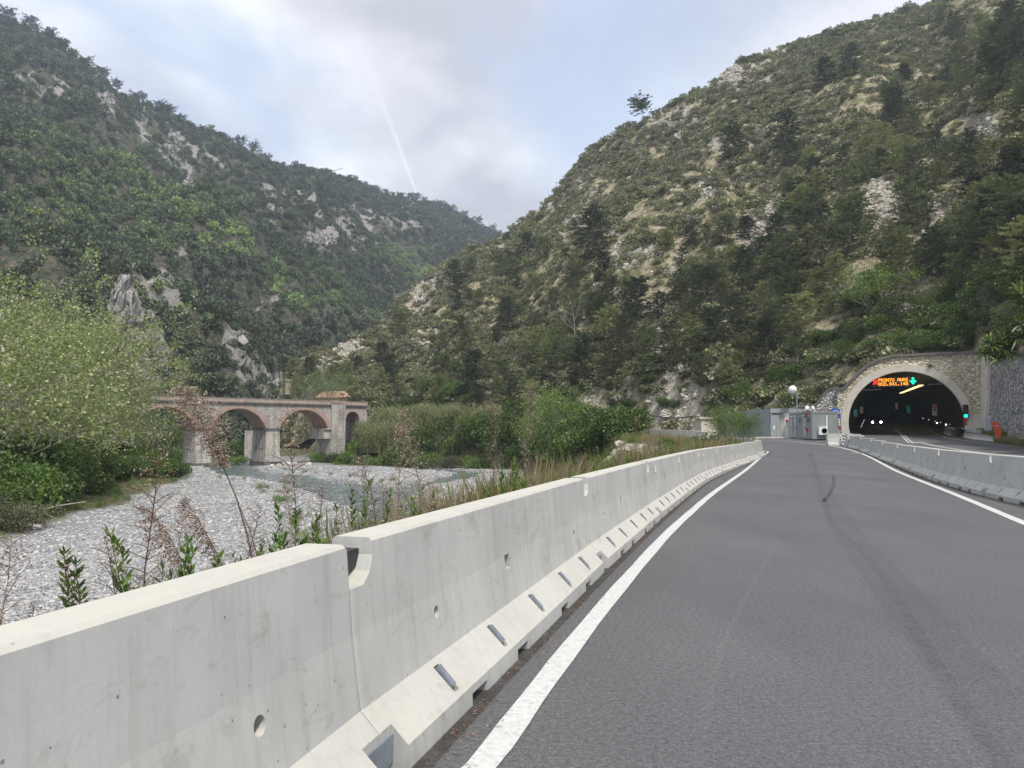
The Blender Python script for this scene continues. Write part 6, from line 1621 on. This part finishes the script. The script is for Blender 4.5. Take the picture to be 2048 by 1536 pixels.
SL = tree_meshes('locust_sapling', 715, 8.0, 4, 0.45, 2, 6, 6000, 0.20, 0.40, M['bark_pale'], M['locust'], up=0.03, r0=0.09, aspect=0.75, flat=0.7)
for i_, (u_, Y_, s_, lab_) in enumerate(((-10, 50, 1.0, 'young locust in front at the left frame edge'), (40, 56, 1.05, 'young pale locust low in front of the large left tree'), (85, 60, .9, 'young locust between the first two big trees'),  (205, 80, .8, 'young locust under the leaning stems'),
                                (228, 92, .8, 'young locust in front of the half hidden left pier'), (20, 75, 1.3, 'mid sized locust behind the left edge shrubs'), (150, 96, 1.35, 'mid sized locust behind the straight stems'), (205, 104, 1.2, 'mid sized locust whose crown hides the bridge end'))):
    plant_tree('riverside_tree', SL, put(u_, Y_), i_ * 1.1, (s_ * 1.1, s_ * 1.1, s_), lab_, 'tree')
plant_tree('riverside_tree', LT[0], put(-50, 60), 2.2, 0.95, 'locust tree cut by the left frame edge', 'tree')
plant_tree('riverside_tree', LT[1], put(60, 98), 5.2, 1.0, 'locust tree at the back of the riverside group', 'tree')
rng = R_(10)
def bush_row(items, sets, label, group, zoff=-0.15, ysc=1.0):
    for (u_, Y_, s_) in items:
        st_ = sets[rng.randint(len(sets))]; P = put(u_, Y_ * ysc, zoff)
        plant('shrub', st_[rng.randint(len(st_))], P, rng.rand() * 6.28, (s_, s_, s_ * (0.75 + 0.3 * rng.rand())), label, 'shrub', group)
bush_row([(u_ + rng.normal() * 6, Y_, s_) for u_, Y_, s_ in ((-30, 46, 3.2), (30, 50, 3.3), (75, 53, 3.4), (115, 60, 3.4), (150, 64, 3.2), (180, 70, 3.4), (215, 78, 3.6), (240, 82, 3.4), (130, 72, 4.2), (60, 62, 4.4), (10, 56, 4.6), (90, 68, 4.6), (175, 82, 4.4), (-60, 52, 4.6), (40, 70, 5.0), (225, 90, 4.0), (20, 60, 5.2), (-10, 50, 3.8), (110, 66, 4.0), (150, 76, 4.4), (200, 74, 3.2))], (LOC, BUSH, LOC), 'dense green shrub under the riverside locust trees', 'shrubs under the riverside trees', ysc=0.93)
bush_row([(262, 84, 3.0), (285, 86, 3.2), (310, 88, 3.0), (335, 90, 2.6), (352, 92, 2.2), (275, 92, 3.4), (300, 96, 3.4), (250, 100, 3.6)], (LOC, BRT), 'bright green shrub at the tip of the left bank near the bridge pier', 'shrubs at the tip of the left bank', ysc=0.95)
bush_row([(255, 132, 3.6), (290, 136, 3.8), (330, 134, 3.4), (350, 140, 3.4), (230, 128, 4.0), (380, 150, 4.0), (310, 150, 5.5), (260, 150, 6.0), (440, 158, 4.5), (475, 160, 3.6), (350, 165, 6.0)], (BUSH, LOC), 'green shrub behind the bridge seen through its arches', 'shrubs behind the bridge')
bush_row([(462, 150, 2.4), (485, 145, 1.8), (452, 142, 1.6), (470, 136, 1.2), (520, 140, 1.5)], (BRT, OLV), 'small shrub on the gravel bank behind the middle arch', 'shrubs behind the middle arch')
for u_, Y_, s_, st_, lab in ((215, 66, 1.2, OLV, 'small grey green bush alone on the gravel in front of the trees'), (270, 78, 1.5, OLV, 'dry olive bush at the edge of the gravel below the green shrubs'), (20, 40, 2.0, OLV, 'grey olive shrub at the left frame edge on the gravel'), (70, 42, 1.7, OLV, 'grey olive shrub with drift wood in front of the green bank'), (-40, 40, 2.2, OLV, 'grey olive shrub outside the left frame edge')):
    plant('shrub', st_[rng.randint(len(st_))], put(u_, Y_, -0.1), rng.rand() * 6, (s_, s_, s_ * 0.85), lab, 'shrub')
q = MB(); a0 = put(60, 43, 0.4)
q.tube([a0, a0 + Vector((1.4, 0.3, 0.5)), a0 + Vector((3.0, 0.5, 0.75))], [0.05, 0.04, 0.02], 5); q.tube([a0 + Vector((0.5, 0, 0.3)), a0 + Vector((1.9, -0.4, -0.1))], [0.03, 0.015], 4); tag(q.build('driftwood', M['deadwood']), 'pale driftwood branch caught in the bush at the left', 'driftwood')
# --- right bank: bushes, canes, small tree
bush_row([(u_, Y_, s_) for u_, Y_, s_ in ((640, 139, 2.4), (668, 136, 2.6), (700, 132, 2.8), (730, 129, 2.6), (760, 127, 2.8), (790, 124, 3.0), (820, 122, 2.8), (850, 120, 3.0), (880, 119, 2.8), (905, 118, 2.6), (940, 117, 2.8), (975, 116, 2.8), (1010, 115, 2.8), (1040, 114, 2.6), (1075, 112, 2.6), (1110, 108, 2.6), (1145, 102, 2.4), (1172, 95, 2.0))], (LOC, BRT, OLV, BUSH), 'shrub in the front row along the far river bank right of the bridge', 'shrubs of the front row on the right bank')
bk = []
for i in range(74):
    Yb = 80 + 60 * rng.rand(); ex = float(np.interp(Yb, E_Y, E_X)); db = 0.3 + 4.8 * rng.rand()
    bk.append((1024 + 1539 * (ex - db) / Yb, Yb, 3.0 + 1.6 * rng.rand()))
bush_row(bk, (LOC, BUSH, LOC, BRT), 'taller green shrub behind the front row on the right bank', 'shrubs of the back row on the right bank')
TW = [tree_meshes('small_tree', 730 + i, 6.5, 4, 0.4, 2, 6, 8500, 0.2, 0.55, M['bark_pale'], M['bush_bright'], r0=0.09, aspect=0.45) for i in range(2)]
WI = tree_meshes('willow', 741, 10, 4, 0.4, 2, 6, 6500, 0.24, 0.75, M['bark_pale'], leaf_mat('willow_leaves', (0.10, 0.15, 0.05), (0.20, 0.26, 0.11), None, 0.3), r0=0.12, aspect=0.4)
plant_tree('small_tree', TW[0], put(1112, 98, 0.0), 0.6, (1.25, 1.25, 1.15), 'airy light green tree on the right bank in front of the rock cutting', 'tree')
plant_tree('small_tree', TW[1], put(1065, 106, 0.0), 2.6, (0.9, 0.9, 0.85), 'smaller light green tree left of the airy tree', 'tree')
plant_tree('willow_tree', WI, Vector((ks(634, 850)[0] * 152, 152, 0.8)), 1.0, (1.05, 1.05, 1.0), 'pale green rounded tree behind the right end of the bridge', 'tree')
plant_tree('pine_tree', PN[1], Vector((ks(705, 850)[0] * 156, 156, 1.5)), 1.0, (0.95, 0.95, 0.95), 'dark round pine right of the orange roofed house', 'pine tree')
# giant cane: a stand one could not count
def cane_mesh(seed):
    rng_ = R_(seed); mb = MB()
    for s_ in range(7):
        x, y = rng_.normal(size=2) * 0.35; h = 2.6 + 1.2 * rng_.rand(); lean = rng_.normal(size=2) * 0.12; pts = [(x + lean[0] * h * q * q, y + lean[1] * h * q * q, h * q) for q in (0, .5, 1)]
        mb.tube(pts, [0.02, 0.016, 0.008], 3, cap=False)
        n = 22; t = rng_.rand(n) * 0.75 + 0.25; C = np.stack([x + lean[0] * h * t * t, y + lean[1] * h * t * t, h * t], 1); a_ = rng_.rand(n) * 6.28
        D_ = np.stack([np.cos(a_), np.sin(a_), np.full(n, 0.9)], 1); leaves(mb, C + D_ * 0.16, 0.5, rng_, 0.11, D_ / np.linalg.norm(D_, axis=1)[:, None], 0.3)
    return mb.mesh('cane', M['cane'])
rng = R_(12); n = 330
uu = np.concatenate([730 + 190 * rng.rand(n), 880 + 110 * rng.rand(60)]); YY = np.concatenate([128 + 12 * rng.rand(n), 122 + 8 * rng.rand(60)]); XX = (uu - 1024) / 1539 * YY
ZZ = np.maximum(ground(XX, YY), -1.6)
sc_ = 0.9 + 0.5 * rng.rand(len(XX)); m_ = YY > 0
scatter('cane_stand', np.stack([XX, YY, ZZ], 1), sc_ * 1.08, rng.randint(3, size=len(XX)), [cane_mesh(i) for i in (1, 2, 3)], 'pale feathery giant cane standing behind the bank shrubs', tilt=0.06)

# --- boulders of the revetment
rng = R_(13); BM_ = [rock_mesh('boulder', 900 + i, 1, 0.85, 0.75, M['boulder'], 3, 0.34) for i in range(5)]
for i in range(120):
    Yb = 53 + 24 * rng.rand(); ex = float(np.interp(Yb, E_Y, E_X)); d_ = 1.5 + 1.5 * rng.rand(); Xb = ex - d_
    plant('boulder', BM_[rng.randint(5)], (Xb, Yb, gz_(Xb, Yb) + 0.05), rng.rand() * 6.28, tuple(np.array([0.42, 0.38, 0.36]) * (0.6 + 0.9 * rng.rand())), 'pale limestone boulder in the bank revetment beyond the left barrier row', 'boulder', 'boulders of the revetment')
for u_, Y_, s_ in ((560, 120, .5), (590, 124, .7), (620, 126, .6), (545, 118, .45), (650, 122, .5), (575, 128, .8), (480, 133, .6), (460, 131, .5), (1210, 62, .7), (1235, 60, .5)):
    plant('boulder', BM_[rng.randint(5)], put(u_, Y_, 0.1), rng.rand() * 6, s_, 'pale boulder lying on the river bank by the bridge pier' if u_ < 1000 else 'pale boulder low on the bank under the revetment', 'boulder', 'boulders by the pier' if u_ < 1000 else 'boulders under the revetment')
plant('boulder', BM_[0], put(72, 41.0, 0.1), 0.4, (0.45, 0.3, 0.25), 'flat white stone beside the bush at the left edge of the gravel', 'boulder')
# --- loose river stones
rng = R_(14); st_m = [rock_mesh('stone', 950 + i, 1, 0.8, 0.5, None, 2, 0.25) for i in range(5)]
pal = [(0.31, 0.31, 0.315), (0.37, 0.37, 0.372), (0.42, 0.415, 0.40), (0.48, 0.47, 0.445), (0.345, 0.34, 0.325)]
for m_, c_ in zip(st_m, pal): m_.materials.clear(); m_.materials.append(simple('stone_grey', c_, 0.85, 0, 0.15, 4))
n = 120000; Yr_ = 17 + 105 * rng.rand(n) ** 1.7; kr_ = -0.72 + 0.78 * rng.rand(n); Xr_ = kr_ * Yr_
zg_, wet_, soil_ = ground(Xr_, Yr_, True); ok = (soil_ < 0.35) & (zg_ > BED - 0.45)
Xr_, Yr_, zg_ = Xr_[ok], Yr_[ok], zg_[ok]; sz_ = (0.018 + 0.075 * rng.rand(len(Xr_)) ** 4) * (0.75 + Yr_ / 75)
scatter('river_stones', np.stack([Xr_, Yr_, zg_ + sz_ * 0.12], 1), sz_, rng.randint(5, size=len(Xr_)), st_m, 'countless pale rounded stones of the gravel bar', tilt=0.25)

# ------------------------------------------------------------------ weeds behind the barrier
def weed_meshes(seed, h, bend=0.12, pan=0.4, n_br=26, fl=9, mat=None, dense=1.0, stem_r=0.006, flake=0.022, droop=0.5, one_side=0.0):
    rng_ = R_(seed); sb = MB(); n = 9; a_ = rng_.rand() * 6.28 if one_side == 0 else 0.0; bx_, by_ = math.cos(a_) * bend * h, math.sin(a_) * bend * h
    P = [np.array([bx_ * (i / n) ** 2.2 + 0.006 * rng_.normal(), by_ * (i / n) ** 2.2 + 0.006 * rng_.normal(), h * (i / n)]) for i in range(n + 1)]
    sb.tube(P, [stem_r * (1 - 0.75 * i / n) for i in range(n + 1)], 4, cap=False)
    Cs = []
    for b in range(n_br):
        t = 1 - pan * ((b + rng_.rand()) / n_br); j = min(n - 1, int(t * n)); f = t * n - j; p0 = P[j] * (1 - f) + P[j + 1] * f
        L_ = (0.03 + 0.11 * math.sin(math.pi * min(1, 0.12 + (1 - t) / pan * 0.9))) * h * 0.55 * (0.6 + 0.6 * rng_.rand()); a2 = b * 2.4 + rng_.rand() if one_side < 0.9 else rng_.normal() * 0.8
        d = np.array([math.cos(a2), math.sin(a2), 0.8]); q = [p0 + d * L_ * s_ + np.array([0, 0, -droop * L_ * s_ * s_]) for s_ in (0, .5, 1)]
        sb.tube(q, [0.0018, 0.0014, 0.001], 3, cap=False)
        m = int(fl * dense * (0.7 + 0.6 * rng_.rand())); s_ = 0.15 + 0.9 * rng_.rand(m)[:, None]
        Cs.append(p0 + d * L_ * s_ + np.array([0, 0, -droop * L_]) * s_ * s_ + rng_.normal(size=(m, 3)) * 0.012)
    m = 20; t = rng_.rand(m) * (1 - pan); jj = np.minimum(n - 1, (t * n).astype(int)); Cs.append(np.array([P[j] for j in jj]) + rng_.normal(size=(m, 3)) * 0.02)
    C = np.concatenate(Cs); lb = MB(); leaves(lb, C, flake * (0.6 + 0.9 * rng_.rand(len(C))), rng_, 0.5)
    return sb, lb, mat or M['seed']
def make_weed(name, seed, label, P, rz, h, **kw):
    smat = kw.pop('smat', M['stem']); sb, lb, lm = weed_meshes(seed, h, **kw)
    e = thing(name, label, 'dry weed', P, rz); sb.build('stem', smat, e, smooth=True); lb.build('seed_head', lm, e); return e
def behind(u, dback, v=1000):
    """a spot dback metres behind the left barrier row, on the sight column of photo u"""
    best = None
    for Y in np.arange(0.8, 60, 0.02):
        x = ks(u, v)[0] * Y; bx_ = float(np.interp(Y, E_Y, E_X)) - 0.1
        if x < bx_ and best is None: pass
        if x >= bx_ - 0.15 - dback: return Vector((x, Y, gz_(x, Y)))
    return None
def spot(u, Y): x = ks(u, 1000)[0] * Y; return Vector((x, Y, gz_(x, Y)))
# the four tall ones in front of the bridge
S0 = spot(544, 4.35); make_weed('dry_weed', 1001, 'tallest dry weed with a big feathery pale brown plume in front of the bridge', S0, math.pi, 1.84, bend=0.27, pan=0.24, n_br=110, fl=34, flake=0.012, stem_r=0.008, droop=0.7, one_side=0.5)
S1 = spot(560, 4.45); make_weed('dry_weed', 1002, 'thin dark leaning stem crossing the tallest plume weed', S1, math.pi + 0.1, 1.22, bend=0.22, pan=0.3, n_br=8, fl=3, flake=0.014, stem_r=0.007, smat=M['stem'])
S2 = spot(514, 4.2); make_weed('dry_weed', 1003, 'dry weed with a drooping red brown head, right of the pair below the bridge pier', S2, math.pi, 1.24, bend=0.32, pan=0.42, n_br=60, fl=26, mat=M['seed_brown'], flake=0.011, stem_r=0.006, droop=1.2, one_side=1.0)
S3 = spot(474, 4.0); make_weed('dry_weed', 1004, 'dry weed with a drooping red brown head, left of the pair below the bridge pier', S3, math.pi, 1.20, bend=0.38, pan=0.46, n_br=60, fl=26, mat=M['seed_brown'], flake=0.011, stem_r=0.006, droop=1.2, one_side=1.0)
# kinds of ordinary dry weeds, each made once and then copied
rng = R_(15); kinds = []
for i in range(6):
    h = 0.75 + 0.12 * i; e = make_weed('dry_weed', 1020 + i, 'x', (0, 0, -50), 0, h, bend=0.06 + 0.05 * (i % 3), pan=0.5 + 0.05 * (i % 4), n_br=44, fl=10 + i % 3 * 5, smat=M['stem_red'] if i % 2 else M['stem'], mat=M['seed'] if i % 3 else M['seed_brown'], flake=0.0085 + 0.002 * (i % 2), stem_r=0.0045, droop=0.3)
    kinds.append([e, False])
def put_weed(P, s_, label, group):
    kk = kinds[rng.randint(len(kinds))]; o = kk[0] if not kk[1] else copy_tree(kk[0]); kk[1] = True
    o.location = P; o.scale = (s_,) * 3; o.rotation_euler = (rng.normal() * 0.08, rng.normal() * 0.08, rng.rand() * 6.28); tag(o, label, 'dry weed', group)
for u_, Y_, s_ in ((20, 2.5, .85), (55, 2.6, .9), (95, 2.7, 1.0), (75, 3.0, .9), (205, 3.0, .9), (235, 3.2, .8), (250, 2.9, .8), (290, 3.1, 1.15), (303, 3.2, 1.25), (318, 3.3, .9), (360, 3.4, .85), (385, 3.5, .7), (345, 3.3, .95), (420, 3.9, .9), (440, 3.9, 1.0), (455, 4.0, .95), (500, 4.3, .9), (585, 4.9, .95), (600, 5.0, 1.0), (625, 5.1, .9), (640, 5.3, 1.05), (655, 5.2, .85), (8, 2.4, .9), (-20, 2.3, .9), (150, 3.1, .6), (270, 3.3, .9)):
    put_weed(spot(u_, Y_), s_, 'dry weed behind the nearest left barrier segment' if u_ < 560 else 'dry weed behind the second left barrier segment near the joint', 'dry weeds behind the nearest barrier' if u_ < 560 else 'dry weeds near the first joint')
for i in range(150):
    Yw = 5.0 + 43 * rng.rand() ** 1.35; ex = float(np.interp(Yw, E_Y, E_X)); Xw = ex - 0.25 - 2.2 * rng.rand() ** 1.4
    z = 'dry weed behind the left barrier row, near part' if Yw < 14 else ('dry weed behind the left barrier row, middle part' if Yw < 28 else 'dry weed behind the left barrier row, far part')
    put_weed(Vector((Xw, Yw, gz_(Xw, Yw))), (0.78 + 0.5 * rng.rand()) * (1 + (rng.rand() < 0.10) * 0.4), z, z + ' (weeds)')
for kk in kinds:
    if not kk[1]:
        for c in list(kk[0].children): bpy.data.objects.remove(c)
        bpy.data.objects.remove(kk[0])
# leafy green weeds
def leafy_mesh(seed, h=1.22, n=300, L_=0.062):
    rng_ = R_(seed); mb = MB()
    for s_ in range(5):
        x, y = rng_.normal(size=2) * 0.09; hh = h * (0.78 + 0.27 * rng_.rand()); ln = rng_.normal(size=2) * 0.06; mb.tube([(x, y, 0), (x + ln[0] * hh, y + ln[1] * hh, hh)], [0.004, 0.002], 3, cap=False)
        t = 0.45 + 0.55 * rng_.rand(n // 5 + 6); a_ = np.arange(len(t)) * 2.4; D_ = np.stack([np.cos(a_), np.sin(a_), 0.7 + 0.6 * t], 1); D_ /= np.linalg.norm(D_, axis=1)[:, None]
        C = np.stack([x + ln[0] * hh * t, y + ln[1] * hh * t, hh * t], 1) + D_ * L_ * 0.45; leaves(mb, C, L_ * (0.7 + 0.5 * rng_.rand(len(t))), rng_, 0.3, D_, 0.2)
    return mb.mesh('leafy_weed', M['weed_green'])
LW = [leafy_mesh(i) for i in (1, 2, 3, 4)]
for u_, Y_, s_ in ((308, 3.15, 1.5), (322, 3.2, 1.3), (418, 3.7, .9), (445, 3.8, 1.0), (485, 4.0, .9), (592, 4.7, 1.3), (602, 4.8, 1.4), (626, 4.9, 1.1)):
    plant('leafy_weed', LW[rng.randint(4)], spot(u_, Y_), rng.rand() * 6.28, 0.64 + 0.20 * s_, 'fresh green leafy weed behind the nearest barrier segment' if u_ < 560 else 'fresh green leafy weed in the gap at the first barrier joint', 'weed', 'green weeds behind the nearest barrier' if u_ < 560 else 'green weeds at the first joint')
for i in range(110):
    Yw = 5.5 + 43 * rng.rand() ** 1.2; ex = float(np.interp(Yw, E_Y, E_X)); Xw = ex - 0.3 - 1.9 * rng.rand()
    z = 'green leafy weed behind the left barrier row, near part' if Yw < 18 else 'green leafy weed behind the left barrier row, far part'
    plant('leafy_weed', LW[rng.randint(4)], (Xw, Yw, gz_(Xw, Yw)), rng.rand() * 6.28, 0.66 + 0.36 * rng.rand() + Yw * 0.005, z, 'weed', z + ' (group)')
# grass: nobody could count it
def tuft_mesh(seed, n=64, L_=0.45, w=0.016, mat=None):
    rng_ = R_(seed); a_ = rng_.rand(n) * 6.28; D_ = np.stack([np.cos(a_) * 0.32, np.sin(a_) * 0.32, np.ones(n)], 1); D_ /= np.linalg.norm(D_, axis=1)[:, None]; l = L_ * (0.5 + 0.7 * rng_.rand(n)); mb = MB()
    leaves(mb, rng_.normal(size=(n, 3)) * np.array([0.09, 0.09, 0.0]) + D_ * l[:, None] * 0.5, l, rng_, w, D_, 0.12); return mb.mesh('tuft', mat or M['straw'])
TF = [tuft_mesh(i) for i in (1, 2, 3)] + [tuft_mesh(9, 60, 0.36, 0.035, M['weed_green'])]
rng = R_(16)
def plateau_pts(n, y0, y1, d0, d1, pw=1.0):
    Yp = y0 + (y1 - y0) * rng.rand(n) ** pw; Xp = np.interp(Yp, E_Y, E_X) - d0 - (d1 - d0) * rng.rand(n); return Xp, Yp
X1, Y1 = plateau_pts(4600, 3.6, 48, 0.85, 2.7, 1.15); X2, Y2 = plateau_pts(3800, 44, 100, -3.5, 3.6); X3, Y3 = plateau_pts(1000, 44, 62, -1.3, 0.5)
m2 = X2 < np.interp(Y2, L_Y, L_X) - 0.2; X2, Y2 = X2[m2], Y2[m2]
m3 = X3 + 0.9 < np.interp(Y3, L_Y, L_X) - 0.3; X3, Y3 = X3[m3], Y3[m3]
X4 = np.concatenate([X1, X2, X3]); Y4 = np.concatenate([Y1, Y2, Y3]); Z4 = ground(X4, Y4)
m4 = (fbm(X4 * 0.5, Y4 * 0.5, 77, 3) > -0.12 + 0.12 * (Y4 < 8)) & ((X4 < np.interp(Y4, E_Y, E_X) - 0.8) | (Y4 > 52)); X4, Y4, Z4 = X4[m4], Y4[m4], Z4[m4]
scatter('dry_grass', np.stack([X4, Y4, Z4], 1), np.where((np.interp(Y4, E_Y, E_X) - X4 < 2.0) & (Y4 < 46), (1.0 + 1.25 * sm(4.2, 8, Y4)) * (0.8 + 0.5 * rng.rand(len(X4))), 1.1 + 1.2 * rng.rand(len(X4))), np.where(fbm(X4 * 0.4, Y4 * 0.4, 78, 2) + 0.3 * rng.rand(len(X4)) - 0.1 * (Y4 < 14) > 0.10, 3, rng.randint(3, size=len(X4))), TF, 'dry straw coloured grass with green patches behind the barriers', tilt=0.1)
# low green fringe along the river and on the gravel
n = 2600; Yg = 24 + 110 * rng.rand(n); Xg = (-0.62 + 0.75 * rng.rand(n)) * Yg; r0_ = seg_dist(Xg, Yg, RIV[0]); zg_, wt_, so_ = ground(Xg, Yg, True)
pick = (((np.abs(r0_ - 6.5) < 1.6) & (rng.rand(n) < 0.55) & (fbm(Xg * .15, Yg * .15, 5, 2) > 0.0)) | (so_ > 0.4)) & (zg_ > BED - 0.3)
scatter('bank_grass', np.stack([Xg[pick], Yg[pick], zg_[pick]], 1), 1.1 + 0.9 * rng.rand(pick.sum()), np.where(rng.rand(pick.sum()) < 0.75, 3, 0), TF, 'low green growth along the water edge and banks', tilt=0.2)
# verge weeds by the cobble wall and the low wall
n = 420; Yv = 55 + 22 * rng.rand(n); Xv = wallx(Yv) - 0.1 - 1.0 * rng.rand(n)
scatter('verge_grass', np.stack([Xv, Yv, z_road(Yv) + 0.05 + 0.5 * (Yv > 70)], 1), 0.9 + 0.8 * rng.rand(n), np.where(rng.rand(n) < 0.5, 3, 1), TF, 'weedy green and straw grass along the foot of the cobble wall', tilt=0.2)
# bushes on the terrace beyond the left barriers
plant_tree('arching_shrub', TW[0], put(1448, 50.5, 0.2), 0.3, (0.36, 0.36, 0.36), 'arching bright green shrub above the end of the left barrier row', 'shrub')
plant_tree('arching_shrub', TW[1], put(1482, 51.5, 0.2), 2.3, (0.28, 0.28, 0.30), 'slim arching shrub just behind the bend of the left barriers', 'shrub')
for u_, Y_, s_, st_, lab in ((1408, 52, 1.9, BRT, 'bright green shrub left of the arching one at the end of the barrier row'),
                             (1335, 60, 1.0, BRT, 'round fresh green bush on the dry terrace in front of the parapet'), (1255, 70, 0.9, BUSH, 'green bush on the terrace near the plastic barriers'), (1305, 66, 0.7, OLV, 'low grey green bush on the terrace'), (1245, 46, 0.75, OLV, 'olive bush among dry grass below the revetment'), (1230, 34, 0.6, BUSH, 'dark green bush behind the middle of the left barrier row')):
    Pp = put(u_, Y_, -0.05); plant('shrub', st_[rng.randint(len(st_))], Pp, rng.rand() * 6, (s_ * 1.1, s_ * 1.1, s_ * 1.15), lab, 'shrub')
# litter of pine needles along the barrier foot
n = 5000; rngl = R_(17); i_ = rngl.rand(n) < 0.5
Yl = np.where(i_, 2 + 30 * rngl.rand(n) ** 1.4, 12 + 32 * rngl.rand(n)); LJa = np.array(LJ); RJa = np.array(RJ)
Xl = np.where(i_, np.interp(Yl, LJa[:, 1], LJa[:, 0]) + 0.40 + 0.10 * np.abs(rngl.normal(size=n)), np.interp(Yl, RJa[:, 1], RJa[:, 0]) - 0.42 - 0.28 * np.abs(rngl.normal(size=n)))
m_ = fbm(Xl * 1.3, Yl * 1.3, 8, 2) > 0.05; Xl, Yl = Xl[m_], Yl[m_]
lit = MB(); C = np.stack([Xl, Yl, np.full(len(Xl), 0.012)], 1); D_ = unit(rngl, len(C)); D_[:, 2] *= 0.05; leaves(lit, C, 0.032, rngl, 0.14, D_, 0.1)
tag(lit.build('needle_litter', leaf_mat('brown_litter', (0.12, 0.06, 0.035), (0.30, 0.17, 0.10), None, 0)), 'brown pine needle litter along the feet of the barriers', kind='stuff')

# ------------------------------------------------------------------ haze: the air between here and the mountain
hz_ = MB(); hz_.box((0, 560, 195), (2600, 1500, 420))
m_ = bpy.data.materials.new('haze_air'); m_.use_nodes = True; nt_ = m_.node_tree; nt_.nodes.clear()
o_ = nt_.nodes.new('ShaderNodeOutputMaterial'); pv = nt_.nodes.new('ShaderNodeVolumePrincipled'); pv.inputs['Color'].default_value = (0.78, 0.88, 1.0, 1); pv.inputs['Density'].default_value = HAZE; pv.inputs['Anisotropy'].default_value = 0.2
nt_.links.new(pv.outputs[0], o_.inputs['Volume'])
ho = hz_.build('haze', m_); tag(ho, 'thin blue air fading the far mountain', kind='stuff')
